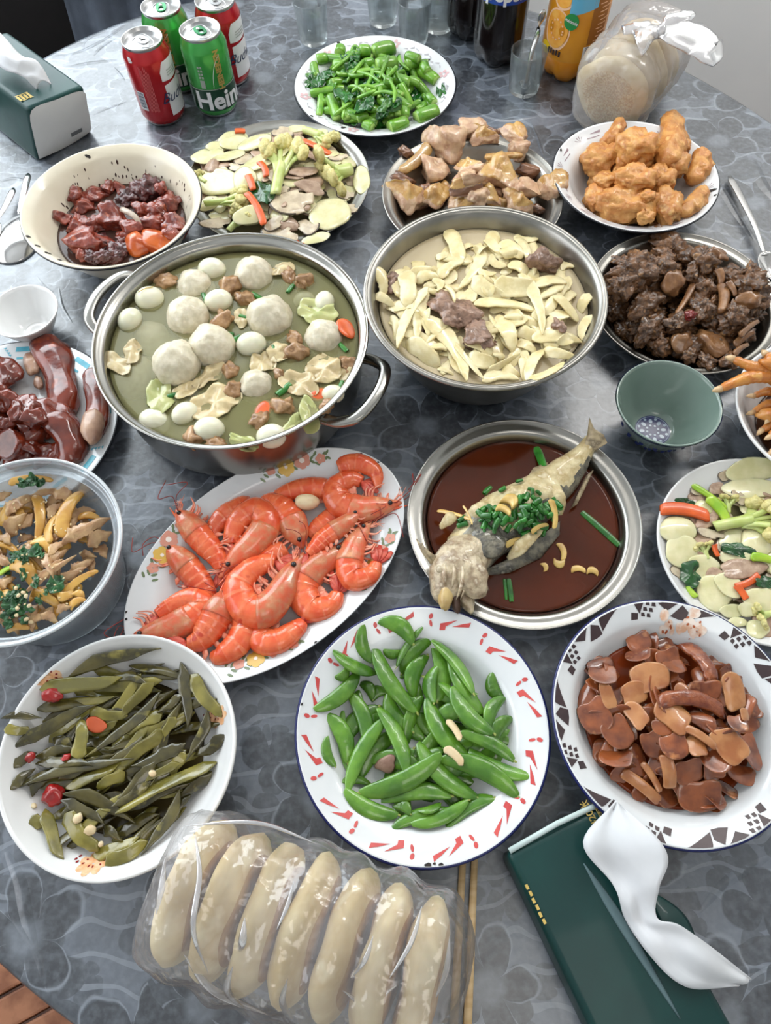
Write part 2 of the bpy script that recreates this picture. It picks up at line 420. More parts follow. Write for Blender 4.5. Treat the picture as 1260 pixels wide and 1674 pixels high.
# ================================================================== the room
FLOOR = -0.75
def node_math(nt, op, a, b=None, c=None):
    n = nt.nodes.new('ShaderNodeMath'); n.operation = op
    for i, v in enumerate((a, b, c)):
        if v is None: continue
        if isinstance(v, (int, float)): n.inputs[i].default_value = v
        else: nt.links.new(v, n.inputs[i])
    return n.outputs[0]
def mixc(nt, f, a, b):
    n = nt.nodes.new('ShaderNodeMix'); n.data_type = 'RGBA'
    if isinstance(f, (int, float)): n.inputs[0].default_value = f
    else: nt.links.new(f, n.inputs[0])
    for i, v in ((6, a), (7, b)):
        if isinstance(v, tuple): n.inputs[i].default_value = (*lin(v), 1)
        else: nt.links.new(v, n.inputs[i])
    return n.outputs[2]
def cloth_material():
    m = bpy.data.materials.new('floral_vinyl'); m.use_nodes = True; nt = m.node_tree; N = nt.nodes; L = nt.links
    b = N['Principled BSDF']
    g = N.new('ShaderNodeNewGeometry')
    wob = N.new('ShaderNodeTexNoise'); wob.inputs['Scale'].default_value = 26; wob.inputs['Detail'].default_value = 2
    L.new(g.outputs['Position'], wob.inputs['Vector'])
    sub = N.new('ShaderNodeVectorMath'); sub.operation = 'SUBTRACT'; L.new(wob.outputs['Color'], sub.inputs[0]); sub.inputs[1].default_value = (0.5, 0.5, 0.5)
    scl = N.new('ShaderNodeVectorMath'); scl.operation = 'SCALE'; L.new(sub.outputs[0], scl.inputs[0]); scl.inputs['Scale'].default_value = 0.02
    pos = N.new('ShaderNodeVectorMath'); pos.operation = 'ADD'; L.new(g.outputs['Position'], pos.inputs[0]); L.new(scl.outputs[0], pos.inputs[1])
    def flowers(scale, size, petals, off, inner=0.5):
        ad = N.new('ShaderNodeVectorMath'); ad.operation = 'ADD'; L.new(pos.outputs[0], ad.inputs[0]); ad.inputs[1].default_value = (off, off * 0.7, 0)
        v = N.new('ShaderNodeTexVoronoi'); v.voronoi_dimensions = '2D'; v.inputs['Scale'].default_value = scale; v.inputs['Randomness'].default_value = 1.0
        L.new(ad.outputs[0], v.inputs['Vector'])
        d = N.new('ShaderNodeVectorMath'); d.operation = 'SUBTRACT'; L.new(ad.outputs[0], d.inputs[0]); L.new(v.outputs['Position'], d.inputs[1])
        s = N.new('ShaderNodeSeparateXYZ'); L.new(d.outputs[0], s.inputs[0])
        r = node_math(nt, 'SQRT', node_math(nt, 'ADD', node_math(nt, 'MULTIPLY', s.outputs[0], s.outputs[0]), node_math(nt, 'MULTIPLY', s.outputs[1], s.outputs[1])))
        sc = N.new('ShaderNodeSeparateColor'); L.new(v.outputs['Color'], sc.inputs[0])
        an = node_math(nt, 'ADD', node_math(nt, 'ARCTAN2', s.outputs[1], s.outputs[0]), node_math(nt, 'MULTIPLY', sc.outputs[0], 6.283))
        lobe = node_math(nt, 'POWER', node_math(nt, 'ABSOLUTE', node_math(nt, 'COSINE', node_math(nt, 'MULTIPLY', an, petals / 2.0))), 0.55)
        edge = node_math(nt, 'MULTIPLY', node_math(nt, 'MULTIPLY_ADD', lobe, 1 - inner, inner), node_math(nt, 'MULTIPLY_ADD', sc.outputs[1], size * 0.5, size * 0.7))
        q = node_math(nt, 'DIVIDE', r, edge)
        return q, r, sc
    def step(q, at, soft):
        mr = N.new('ShaderNodeMapRange'); mr.inputs['From Min'].default_value = at + soft; mr.inputs['From Max'].default_value = at - soft
        L.new(q, mr.inputs['Value']); return mr.outputs[0]
    q1, r1, c1 = flowers(9.0, 0.046, 5, 0.0, 0.25)
    q2, r2, c2 = flowers(15.0, 0.034, 3, 3.7, 0.15)
    q3, r3, c3 = flowers(30.0, 0.016, 2, 7.9, 0.2)
    big = N.new('ShaderNodeTexNoise'); big.inputs['Scale'].default_value = 5; L.new(g.outputs['Position'], big.inputs['Vector'])
    fine = N.new('ShaderNodeTexNoise'); fine.inputs['Scale'].default_value = 160; fine.inputs['Detail'].default_value = 4; L.new(g.outputs['Position'], fine.inputs['Vector'])
    curl = N.new('ShaderNodeTexWave'); curl.wave_type = 'RINGS'; curl.inputs['Scale'].default_value = 14; curl.inputs['Distortion'].default_value = 9; curl.inputs['Detail'].default_value = 1.5
    L.new(g.outputs['Position'], curl.inputs['Vector'])
    base = mixc(nt, big.outputs['Fac'], BG1, BG2)
    base = mixc(nt, node_math(nt, 'MULTIPLY', step(q3, 1.0, 0.04), 0.6), base, PET2)
    line = node_math(nt, 'MULTIPLY', node_math(nt, 'GREATER_THAN', curl.outputs['Fac'], 0.93), 0.45)
    base = mixc(nt, line, base, VEIN)
    base = mixc(nt, node_math(nt, 'MULTIPLY', step(q2, 1.0, 0.03), 0.85), base, PET2)
    base = mixc(nt, node_math(nt, 'MULTIPLY', node_math(nt, 'SUBTRACT', step(q1, 1.08, 0.02), step(q1, 1.02, 0.02)), 0.5), base, VEIN)
    base = mixc(nt, node_math(nt, 'MULTIPLY', step(q1, 1.0, 0.03), 0.85), base, PET1)
    base = mixc(nt, node_math(nt, 'MULTIPLY', step(r1, 0.013, 0.004), 0.75), base, CEN)
    base = mixc(nt, node_math(nt, 'MULTIPLY', node_math(nt, 'SUBTRACT', fine.outputs['Fac'], 0.42), 0.7), base, VEIN)
    L.new(base, b.inputs['Base Color'])
    b.inputs['Roughness'].default_value = 0.36; b.inputs['Specular IOR Level'].default_value = 0.6
    b.inputs['Coat Weight'].default_value = 0.9; b.inputs['Coat Roughness'].default_value = 0.3; b.inputs['Coat IOR'].default_value = 1.55
    crk = N.new('ShaderNodeTexNoise'); crk.inputs['Scale'].default_value = 34; crk.inputs['Detail'].default_value = 3; L.new(g.outputs['Position'], crk.inputs['Vector'])
    h = node_math(nt, 'MULTIPLY_ADD', crk.outputs['Fac'], 1.6, node_math(nt, 'MULTIPLY_ADD', fine.outputs['Fac'], 0.25, node_math(nt, 'MULTIPLY', step(q1, 1.0, 0.05), -0.12)))
    bn = N.new('ShaderNodeBump'); bn.inputs['Strength'].default_value = 0.35; bn.inputs['Distance'].default_value = 0.004
    L.new(h, bn.inputs['Height']); L.new(bn.outputs[0], b.inputs['Normal'])
    return m
BG1, BG2, PET1, PET2, VEIN, CEN = (80, 86, 95), (116, 124, 136), (44, 48, 55), (52, 57, 64), (148, 156, 166), (110, 117, 126)

m_wall = mat('wall_paint', (236, 237, 236), (230, 232, 232), rough=0.75, ns=3, bump=0.05, bs=300)
m_floor = mat('floor_boards', (96, 62, 46), (70, 44, 33), rough=0.5, ns=10, stretch=(1, 12, 1))
def struct(name, V, F, m, **k):
    o = add(name, mesh(name, V, F, m, smooth=False)); o['kind'] = 'structure'; return o
struct('floor', *box(-2.0, 2.0, -1.8, 1.7, FLOOR - 0.05, FLOOR), m_floor)
struct('ceiling', *box(-2.1, 2.1, -1.9, 1.8, 1.8, 1.88), m_wall)
def wall_with_hole(name, fix, axis, a0, a1, h0, h1, k0, k1):
    """wall slab of 8 cm with a rectangular window hole h0..h1 x k0..k1"""
    parts = []
    def bx(u0, u1, z0, z1):
        if axis == 'x': return box(fix[0], fix[1], u0, u1, z0, z1)
        return box(u0, u1, fix[0], fix[1], z0, z1)
    for u0, u1, z0, z1 in ((a0, h0, FLOOR, 1.8), (h1, a1, FLOOR, 1.8), (h0, h1, FLOOR, k0), (h0, h1, k1, 1.8)):
        parts.append((*bx(u0, u1, z0, z1), 0))
    V, F, _ = join(*parts); return struct(name, V, F, m_wall)
wall_with_hole('wall_left', (-2.08, -2.0), 'x', -1.8, 1.7, -0.5, 1.2, 0.3, 1.6)
wall_with_hole('wall_back', (1.7, 1.78), 'y', -2.08, 2.08, -1.85, -0.35, 0.18, 1.55)
struct('wall_right', *box(2.0, 2.08, -1.8, 1.7, FLOOR, 1.8), m_wall)
struct('wall_front', *box(-2.0, 2.0, -1.88, -1.8, FLOOR, 1.8), m_wall)
m_frame = mat('window_paint', (230, 232, 232), rough=0.4)
m_pane = film('window_glass', 0.97, gloss=0.03)
def window(name, axis, fix, u0, u1, z0, z1):
    w = 0.04; ps = []
    for a, b_, c, d in ((u0, u1, z0, z0 + w), (u0, u1, z1 - w, z1), (u0, u0 + w, z0, z1), (u1 - w, u1, z0, z1), ((u0 + u1) / 2 - w / 2, (u0 + u1) / 2 + w / 2, z0, z1)):
        ps.append((*(box(fix - 0.02, fix + 0.02, a, b_, c, d) if axis == 'x' else box(a, b_, fix - 0.02, fix + 0.02, c, d)), 0))
    V, F, _ = join(*ps); o = struct(name, V, F, m_frame)
    q = box(fix - 0.003, fix + 0.003, u0 + w, u1 - w, z0 + w, z1 - w) if axis == 'x' else box(u0 + w, u1 - w, fix - 0.003, fix + 0.003, z0 + w, z1 - w)
    add('pane', mesh('pane', *q, m_pane, smooth=False), o)
window('window_1', 'x', -2.04, -0.5, 1.2, 0.3, 1.6)
window('window_2', 'y', 1.74, -1.85, -0.35, 0.18, 1.55)

# ================================================================== table, cloth, bench, sofa
TX, TY, TR, TRAT, TYAW = 0.0053, 0.5528, 0.770, 0.8568, math.radians(-61.2)
m_wood = mat('table_wood', (120, 84, 55), (92, 62, 40), rough=0.5, ns=30, stretch=(1, 8, 1))
tb = thing('dining_table', 'large rounded wooden dining table hidden under the grey floral cloth', 'table', (TX, TY, FLOOR), TYAW)
V, F = lathe([(0, 0.72), (TR - 0.012, 0.72), (TR - 0.006, 0.725), (TR - 0.006, 0.742), (TR - 0.012, 0.7465), (0, 0.7465)], 96, sy=TRAT)
add('tabletop', weld(mesh('tabletop', V, F, m_wood)), tb)
for k in range(4):
    a = PI / 4 + k * PI / 2; c, s = math.cos(a), math.sin(a)
    V, F = sweep([(0.44 * c, 0.44 * s, 0.0), (0.40 * c, 0.40 * s, 0.4), (0.38 * c, 0.38 * s, 0.73)], [0.018, 0.024, 0.03], [0.018, 0.024, 0.03], 8, up=(c, s, 0.2))
    add('leg', mesh('leg', V, F, m_wood), tb)
m_cloth = cloth_material()
def el(r, t, z):
    x, y = r * math.cos(t), r * math.sin(t) * TRAT
    return (x * math.cos(TYAW) - y * math.sin(TYAW), x * math.sin(TYAW) + y * math.cos(TYAW), z)
VV = []; FF = []
prof = [(0.0, 0.0)] + [(TR * k / 24 * 0.99, 0.0) for k in range(1, 25)] + [(TR * 0.997, -0.0008), (TR + 0.001, -0.004), (TR + 0.003, -0.012)]
seg = 160; n = len(prof); ns = 5
for j in range(seg):
    t = 2 * PI * j / seg
    for r, z in prof: VV.append(el(r, t, z))
    for k in range(1, ns + 1):
        f = k / ns; r = TR + 0.004 + 0.012 * f + 0.014 * f * math.sin(t * 13) + 0.006 * f * math.sin(t * 31 + 1); VV.append(el(r, t, -0.012 - 0.11 * f))
m2 = n + ns
for j in range(seg):
    k = (j + 1) % seg
    for i in range(m2 - 1):
        q = (j * m2 + i, j * m2 + i + 1, k * m2 + i + 1, k * m2 + i); FF.append(q[:3] if i == 0 else q)
# creases of the plastic sheet: low ridges pressed into the surface
CREASE = [([(84, 92), (120, 88), (165, 68), (208, 40)], 5), ([(137, 80), (138, 70), (152, 60), (168, 55)], 3), ([(153, 92), (165, 78), (190, 62)], 4), ([(152, 188), (180, 176), (208, 166)], 4),
          ([(108, 110), (150, 103), (192, 98)], 6), ([(186, 110), (196, 122), (204, 132)], 4), ([(0, 297), (22, 292), (48, 296)], 5), ([(1140, 268), (1172, 300), (1204, 350), (1240, 400)], 9), ([(1232, 262), (1246, 300), (1270, 330)], 12),
          ([(1142, 1492), (1180, 1448), (1216, 1424), (1262, 1398)], 11), ([(10, 1392), (32, 1440), (44, 1500), (62, 1570)], 14), ([(20, 1500), (60, 1560), (70, 1600)], 9), ([(800, 258), (840, 275), (880, 300)], 4), ([(868, 200), (880, 230), (890, 262)], 4),
          ([(392, 76), (440, 60), (500, 58)], 5), ([(396, 40), (440, 30), (490, 34)], 5), ([(250, 260), (262, 236), (286, 214)], 4), ([(60, 452), (74, 470), (88, 478)], 4), ([(96, 470), (102, 500), (118, 528)], 4), ([(1150, 1620), (1200, 1590), (1262, 1580)], 9), ([(770, 180), (820, 196), (880, 190)], 6)]
for pts, wpx in CREASE:
    pp = smoothpath([P(x, y) - Vector((TX, TY, 0)) for x, y in pts], 26); k = mpp(*pts[1], 0) * wpx
    for i, p in enumerate(pp):
        d = pp[min(i + 1, 25)] - pp[max(i - 1, 0)]; d /= np.linalg.norm(d); nrm = np.array([-d[1], d[0], 0]); tp = math.sin(PI * i / 25) ** 0.7
        for u, h in ((-1, -0.0002), (-0.5, 0.3), (-0.12, 0.95), (0.12, 0.95), (0.5, 0.3), (1, -0.0002)):
            q = p + nrm * u * k * (0.4 + 0.6 * tp); VV.append((q[0], q[1], (h * tp * 0.2 * k) if h > 0 else -0.0003))
    o0 = len(VV) - 26 * 6
    for i in range(25):
        for j in range(5): FF.append((o0 + i * 6 + j, o0 + i * 6 + 6 + j, o0 + i * 6 + 7 + j, o0 + i * 6 + j + 1))
me = mesh('tablecloth', VV, FF, m_cloth)
bm = bmesh.new(); bm.from_mesh(me); bmesh.ops.remove_doubles(bm, verts=[v for v in bm.verts if v.co.length < 1e-6], dist=1e-6); bm.to_mesh(me); bm.free()
tag(add('tablecloth', me, loc=(TX, TY, 0)), 'grey-blue floral plastic tablecloth spread over the round table', 'tablecloth')

# slatted wooden bench peeping out at the lower left
m_slat = mat('bench_wood', (172, 116, 84), (134, 84, 58), rough=0.55, ns=14, stretch=(3, 3, 3), bump=0.2, bs=90, rand=0.12)
bz = -0.30; a = P(20, 1650, bz); b2 = P(110, 1600, bz); dirv = (b2 - a).normalized(); ang = math.atan2(dirv.y, dirv.x)
bn = thing('slatted_bench', 'reddish brown slatted wooden bench under the table edge at lower left', 'bench', (a.x, a.y, FLOOR), ang)
slat_me = mesh('slat', *box(-0.30, 0.30, -0.0165, 0.0165, 0.425, 0.45, 0.003), m_slat, smooth=False)
for k in range(-5, 6):
    o = add('slat', slat_me, bn, (rnd.uniform(-0.01, 0.01), k * 0.0365, rnd.uniform(-0.002, 0.002)))
bar = mesh('crossbar', *box(-0.02, 0.02, -0.2, 0.2, 0.39, 0.422, 0.003), m_slat, smooth=False)
leg = mesh('leg', *box(-0.02, 0.02, -0.02, 0.02, 0, 0.389, 0.003), m_slat, smooth=False)
for s in (-1, 1):
    add('crossbar', bar, bn, (s * 0.22, 0, 0))
    for t in (-1, 1): add('leg', leg, bn, (s * 0.22, t * 0.16, 0))

m_leather = mat('black_leather', (14, 10, 11), (9, 7, 8), rough=0.7, ns=40, bump=0.15, bs=120)
sf = thing('sofa', 'black leather sofa in the shade behind the table', 'sofa', (-0.90, 1.43, FLOOR))
for nm, bx_ in (('base', (-0.80, 0.80, -0.14, 0.2, 0.04, 0.26)), ('seat_cushion', (-0.66, -0.005, -0.17, 0.06, 0.265, 0.43)), ('seat_cushion', (0.005, 0.66, -0.17, 0.06, 0.265, 0.43)),
                ('backrest', (-0.66, 0.66, 0.065, 0.22, 0.265, 0.86)), ('armrest', (-0.80, -0.665, -0.17, 0.2, 0.265, 0.56)), ('armrest', (0.665, 0.80, -0.17, 0.2, 0.265, 0.56))):
    add(nm, mesh(nm, *box(*bx_, 0.03), m_leather), sf)
foot = mesh('foot', *box(-0.03, 0.03, -0.03, 0.03, 0, 0.04), m_leather, smooth=False)
for x in (-0.7, 0.7):
    for y in (-0.1, 0.15): add('foot', foot, sf, (x, y, 0))
# slate coat draped over the sofa: hangs down in upright folds
m_coat = mat('slate_cloth', (78, 86, 98), (62, 69, 80), rough=0.85, ns=25, bump=0.25, bs=400)
xa = P(116, 40, -0.2).x; VV = []; FF = []; nu, nv = 34, 16; wdt = 0.30
for i in range(nu):
    u = i / (nu - 1); fold = 0.012 * math.sin(u * 21) + 0.007 * math.sin(u * 47 + 1)
    for j in range(nv):
        v = j / (nv - 1)
        path = smoothpath([(0.012, 0.875 - 0.75), (-0.02, 0.66 - 0.75), (-0.10, 0.47 - 0.75), (-0.20, 0.462 - 0.75), (-0.228, 0.40 - 0.75), (-0.238, 0.1 - 0.75)], nv)[j]
        VV.append((u * wdt - 0.02 * (1 - v) * (u - 0.5), path[0] + fold * (0.35 + 0.65 * v), path[1] + abs(fold) * 0.5))
for i in range(nu - 1):
    for j in range(nv - 1): FF.append((i * nv + j, (i + 1) * nv + j, (i + 1) * nv + j + 1, i * nv + j + 1))
me = mesh('draped_coat', VV, FF, m_coat)
o = add('draped_coat', me, loc=(xa + 0.045, 1.475, 0)); o.modifiers.new('thick', 'SOLIDIFY').thickness = 0.006
tag(o, 'slate grey cloth coat draped over the black sofa in folds', 'coat')
# ================================================================== dishes
m_enamel = mat('white_enamel', (224, 226, 227), (217, 220, 222), rough=0.16, ns=20, coat=0.4)
m_cream = mat('cream_enamel', (226, 218, 198), (218, 209, 187), rough=0.2, ns=20, coat=0.3)
m_black = mat('black_rim', (24, 26, 34), rough=0.3)
m_blue = mat('blue_rim', (22, 30, 84), rough=0.25)
m_steel = mat('stainless_steel', (166, 164, 158), (150, 148, 143), rough=0.24, metal=1.0, ns=8, bump=0.03, bs=60)
m_steel2 = mat('worn_steel', (156, 153, 147), (136, 134, 128), rough=0.32, metal=1.0, ns=25, bump=0.05, bs=150)
m_porc = mat('white_porcelain', (226, 226, 225), rough=0.12, coat=0.5)
m_celadon = mat('celadon_glaze', (124, 142, 133), (114, 134, 124), rough=0.15, ns=15, coat=0.5)
m_bluew = mat('cobalt_blue', (32, 42, 92), rough=0.25)
m_tub = film('clear_tub', 0.80, tint=(240, 244, 246), rough=0.12, milky=(215, 222, 228), gloss=0.06)

def resample(pr, k=4):
    p = smoothpath([(a, b, 0) for a, b in pr], (len(pr) - 1) * k + 1)
    return [(max(0.0, float(q[0])), float(q[1])) for q in p]
class Dish:
    pass
def vessel(name, label, cat, x, y, pr, th, m, rim=None, yaw=0.0, ratio=1.0, body='body', foot=None, seg=96, k=4):
    """turned dish: inner profile pr (centre -> lip), wall thickness th"""
    ip = resample(pr, k); ip[0] = (0.0, ip[0][1]); n = len(ip); out = []
    for i, (r, z) in enumerate(ip):
        a = ip[max(i - 1, 0)]; b = ip[min(i + 1, n - 1)]; dx, dz = b[0] - a[0], b[1] - a[1]; l = math.hypot(dx, dz) + 1e-9
        out.append((max(0.0, r + th * dz / l) if i else 0.0, max(0.0 if foot is None else foot[1] * 0.4, z - th * dx / l)))
    lip = ((ip[-1][0] + out[-1][0]) / 2 + th * 0.25, (ip[-1][1] + out[-1][1]) / 2 + th * 0.25)
    V, F = lathe(ip + [lip] + out[::-1], seg, sy=ratio)
    d = Dish(); d.x, d.y, d.R = x, y, ip[-1][0]; d.yaw = yaw; d.ratio = ratio
    rs, zs = [], []
    for r, z in ip:
        if not rs or r > rs[-1] + 1e-5: rs.append(r); zs.append(z)
    d.rs, d.zs = rs, zs; d.f = prof_fn(rs, zs, yaw, ratio)
    d.root = thing(name, label, cat, (x, y, 0), yaw)
    add(body, weld(mesh(body, V, F, m)), d.root)
    if foot:
        fr, fh = foot; V, F = lathe([(fr - 0.004, fh), (fr - 0.004, 0), (fr, 0), (fr + 0.0015, fh)], 64)
        add('foot_ring', mesh('foot_ring', V, F, m), d.root)
    if rim:
        rm, rr, dz = rim; R = d.R + th * 0.35; z = ip[-1][1] + dz
        ring = [(R + rr * math.cos(a), z + rr * 0.8 * math.sin(a)) for a in np.linspace(0, 2 * PI, 9)]
        V, F = lathe(ring, seg, sy=ratio * (R + 0) / R); add('rim', weld(mesh('rim', V, F, rm)), d.root)
    return d
def surf(d, r): return float(np.interp(r, d.rs, d.zs))
def decal(d, name, polys, m, off=0.00035):
    """flat print on the dish: polygons in the dish's own plane, laid on its surface"""
    bm = bmesh.new()
    for poly in polys:
        vs = [bm.verts.new((x, y, 0)) for x, y in poly]
        try: bm.faces.new(vs)
        except ValueError: pass
    bmesh.ops.triangulate(bm, faces=bm.faces)
    for _ in range(2):
        bmesh.ops.subdivide_edges(bm, edges=[e for e in bm.edges if e.calc_length() > 0.004], cuts=1)
    bmesh.ops.triangulate(bm, faces=bm.faces)
    for v in bm.verts:
        q = math.hypot(v.co.x, v.co.y / d.ratio)
        if q > d.R - 0.0006: v.co.x *= (d.R - 0.0006) / q; v.co.y *= (d.R - 0.0006) / q
        v.co.z = surf(d, math.hypot(v.co.x, v.co.y / d.ratio)) + off
    bmesh.ops.recalc_face_normals(bm, faces=bm.faces)
    me = bpy.data.meshes.new(name); bm.to_mesh(me); bm.free(); me.materials.append(m)
    me.polygons.foreach_set('use_smooth', np.ones(len(me.polygons), dtype=bool))
    return add(name, me, d.root)
def polar(pts, a0=0.0, mirror=False):
    return [(r * math.cos(a0 + t), r * math.sin(a0 + t)) for r, t in pts]
def disc(x, y, r, n=10, sq=1.0, rot=0.0):
    return [(x + r * math.cos(t) * math.cos(rot) - r * sq * math.sin(t) * math.sin(rot), y + r * math.cos(t) * math.sin(rot) + r * sq * math.sin(t) * math.cos(rot)) for t in [2 * PI * i / n for i in range(n)]]

# snow pea plate
A = vessel('enamel_plate', 'white enamel plate with red dashes on its rim, holding snow peas', 'plate', 0.0247, 0.1057,
           [(0, 0.006), (0.04, 0.006), (0.064, 0.009), (0.076, 0.020), (0.083, 0.026), (0.0992, 0.032), (0.1056, 0.0345)], 0.0016, m_enamel, (m_blue, 0.0016, -0.0012))
m_red = mat('red_print', (208, 86, 82), (190, 66, 66), rough=0.3, ns=60)
pol = []
for k in range(12):
    a0 = 2 * PI * k / 12 + 0.05; j = rnd.uniform(-0.02, 0.02)
    pol.append(polar([(0.1022, -0.01), (0.0978, -0.012), (0.0930, 0.14), (0.0985, 0.05), (0.1000, 0.02)], a0 + j))
    pol.append(polar([(0.0878, 0.255), (0.0935, 0.258), (0.0998, 0.11), (0.0920, 0.20), (0.0888, 0.20)], a0 + j))
    x, y = polar([(0.0985, 0.34)], a0)[0]; pol.append(disc(x, y, 0.0026, 8, 0.7, a0))
    x, y = polar([(0.0925, 0.335)], a0)[0]; pol.append(disc(x, y, 0.0030, 8, 0.45, a0 + 0.6))
decal(A, 'red_dashes', pol, m_red)['kind'] = 'stuff'
m_chip = mat('chipped_iron', (30, 26, 24), (46, 36, 30), rough=0.7, ns=200)
def chips(d, spots):
    pl = []
    for px, py, r in spots:
        z = d.zs[-1]; q = P(px, py, z); X, Y = q.x - d.x, q.y - d.y
        c, s = math.cos(-d.yaw), math.sin(-d.yaw); X, Y = X * c - Y * s, X * s + Y * c; k = mpp(px, py, z) * r
        l = math.hypot(X, Y / d.ratio); lim = d.R - k * 0.35
        if l > lim: X, Y = X * lim / l, Y * lim / l
        pl.append([(X + k * rnd.uniform(0.6, 1.2) * math.cos(t), Y + k * rnd.uniform(0.4, 0.9) * math.sin(t)) for t in [2 * PI * i / 9 for i in range(9)]])
    decal(d, 'chipped_enamel', pl, m_chip, 0.0005)['kind'] = 'stuff'
chips(A, [(700, 1421, 7), (722, 1418, 5), (486, 1150, 4), (710, 1412, 3)])

# braised pork skin plate
B = vessel('enamel_plate', 'white enamel plate with brown triangle border and deep blue rim', 'plate', 0.2346, 0.106,
           [(0, 0.012), (0.045, 0.012), (0.066, 0.016), (0.078, 0.030), (0.084, 0.037), (0.0945, 0.042), (0.0998, 0.0445)], 0.0016, m_enamel, (m_blue, 0.0019, -0.0018))
m_brown = mat('brown_print', (66, 50, 52), (54, 41, 44), rough=0.3, ns=40)
pol = []
for k in range(7):
    a = 2 * PI * k / 7 + 0.3
    pol.append(polar([(0.1000, -0.20), (0.1002, -0.10), (0.1000, 0.0), (0.0955, 0.015), (0.0885, 0.03), (0.0945, -0.10)], a))
    pol.append(polar([(0.0870, 0.045), (0.0945, 0.035), (0.0990, 0.10), (0.0885, 0.20), (0.0868, 0.12)], a))
    pol.append(polar([(0.1000, 0.14), (0.1002, 0.24), (0.0985, 0.32), (0.0925, 0.235)], a))
    for i in range(2):
        for j in range(3):
            r0 = 0.0868 + j * 0.0043 + (0.0012 if i else 0); t = 0.385 + i * 0.055 - j * 0.028 + 0.03
            pol.append(polar([(r0, t - 0.02), (r0 + 0.0032, t - 0.016), (r0 + 0.0036, t + 0.014), (r0 + 0.0006, t + 0.02)], a))
    pol.append(polar([(0.0995, 0.45), (0.1000, 0.54), (0.0905, 0.50)], a))
    pol.append(polar([(0.0865, 0.53), (0.0915, 0.515), (0.0930, 0.58), (0.0870, 0.60)], a))
decal(B, 'brown_triangles', pol, m_brown)['kind'] = 'stuff'
chips(B, [(1238, 1235, 4), (1000, 1100, 3)])

# pickled stems dish
Cc = vessel('porcelain_dish', 'plain white porcelain dish full of dark green pickled stems', 'dish', -0.2252, 0.0937,
           [(0, 0.008), (0.04, 0.009), (0.062, 0.016), (0.08, 0.031), (0.0895, 0.043), (0.0945, 0.0495)], 0.0032, m_porc, foot=(0.048, 0.010))
m_rose = mat('orange_rose_print', (226, 160, 108), (236, 196, 158), rough=0.3, ns=160)
m_rosed = mat('dark_red_print', (140, 30, 36), rough=0.3)
def at_dish(d, px, py):
    z = d.zs[-1]
    for _ in range(6):
        q = P(px, py, z); z = surf(d, math.hypot(q.x - d.x, (q.y - d.y)))
    return q.x - d.x, q.y - d.y
pol, dk = [], []
for px, py in ((152, 1412), (355, 1172), (84, 1112)):
    x, y = at_dish(Cc, px, py)
    pol = []
    for i in range(7):
        a = i * 0.9; pol.append(disc(x + 0.0065 * math.cos(a), y + 0.0045 * math.sin(a), 0.0046, 9, 0.7, a))
    decal(Cc, 'rose_print', pol, m_rose)
    for i in range(9):
        a = i * 0.7; dk.append(disc(x + (0.004 + 0.0018 * (i % 3)) * math.cos(a), y + 0.002 + 0.004 * math.sin(a), 0.0011, 6, 0.6, a))
    for i in range(3): dk.append(disc(x - 0.012 - 0.002 * (i % 2), y + 0.002 + 0.002 * i, 0.0012, 6, 0.7, 0.4))
decal(Cc, 'red_dots', dk, m_rosed, 0.0006)['kind'] = 'stuff'

# steamed fish plate
D = vessel('steel_plate', 'round stainless steel plate holding the steamed fish in brown sauce', 'plate', 0.1342, 0.3011,
           [(0, 0.005), (0.06, 0.005), (0.084, 0.007), (0.091, 0.013), (0.0965, 0.0235), (0.1005, 0.0275), (0.107, 0.0283), (0.112, 0.0298)], 0.001, m_steel, (m_steel, 0.0012, -0.0006), k=6)
# soup pot
E_ = vessel('soup_pot', 'two-handled stainless steel pot of meatball and quail egg soup', 'pot', -0.1506, 0.492,
           [(0, 0.006), (0.09, 0.006), (0.118, 0.009), (0.1275, 0.022), (0.129, 0.05), (0.1295, 0.078), (0.1315, 0.0845), (0.1365, 0.0872), (0.1385, 0.090)], 0.0016, m_steel, (m_steel, 0.0014, 0.0), k=6)
def pot_handle(pts, w, t):
    p = smoothpath([P(x, y, z) - Vector((E_.x, E_.y, 0)) for x, y, z in pts], 26)
    return mesh('handle', *sweep(p, w, t, 12, up=(0, 0, 1), power=2.6), m_steel)
# handles reach out from the wall below the lip
def handle_at(ang, span, reach):
    c, s = math.cos(ang), math.sin(ang); R = 0.1305; pts = []
    for u, o in ((-1, 0.0), (-0.97, 0.35), (-0.72, 0.82), (0, 1.0), (0.72, 0.82), (0.97, 0.35), (1, 0.0)):
        rr = R + reach * o if abs(u) < 0.99 else R - 0.001
        x, y = rr, span * u * (1.0 if o > 0 else 1.0)
        if o == 0: x = math.sqrt(R * R - y * y) - 0.0005
        pts.append((x * c - y * s, x * s + y * c, 0.066 + 0.012 * o))
    return mesh('handle', *sweep(smoothpath(pts, 34), 0.0062, 0.0042, 12, power=2.4), m_steel)
hp1 = P(160, 480, 0.075) - Vector((E_.x, E_.y, 0)); hp2 = P(612, 645, 0.075) - Vector((E_.x, E_.y, 0))
for h in (hp1, hp2): add('handle', handle_at(math.atan2(h.y, h.x), 0.042, 0.034), E_.root)
# bamboo shoot basin
F_ = vessel('steel_basin', 'deep stainless steel basin of bamboo shoot and duck soup', 'basin', 0.1098, 0.5275,
           [(0, 0.007), (0.055, 0.007), (0.076, 0.010), (0.0885, 0.026), (0.1, 0.055), (0.111, 0.084), (0.1155, 0.0945), (0.119, 0.098), (0.1225, 0.0985)], 0.0012, m_steel2, (m_steel2, 0.0026, -0.001), foot=(0.066, 0.007), k=6)
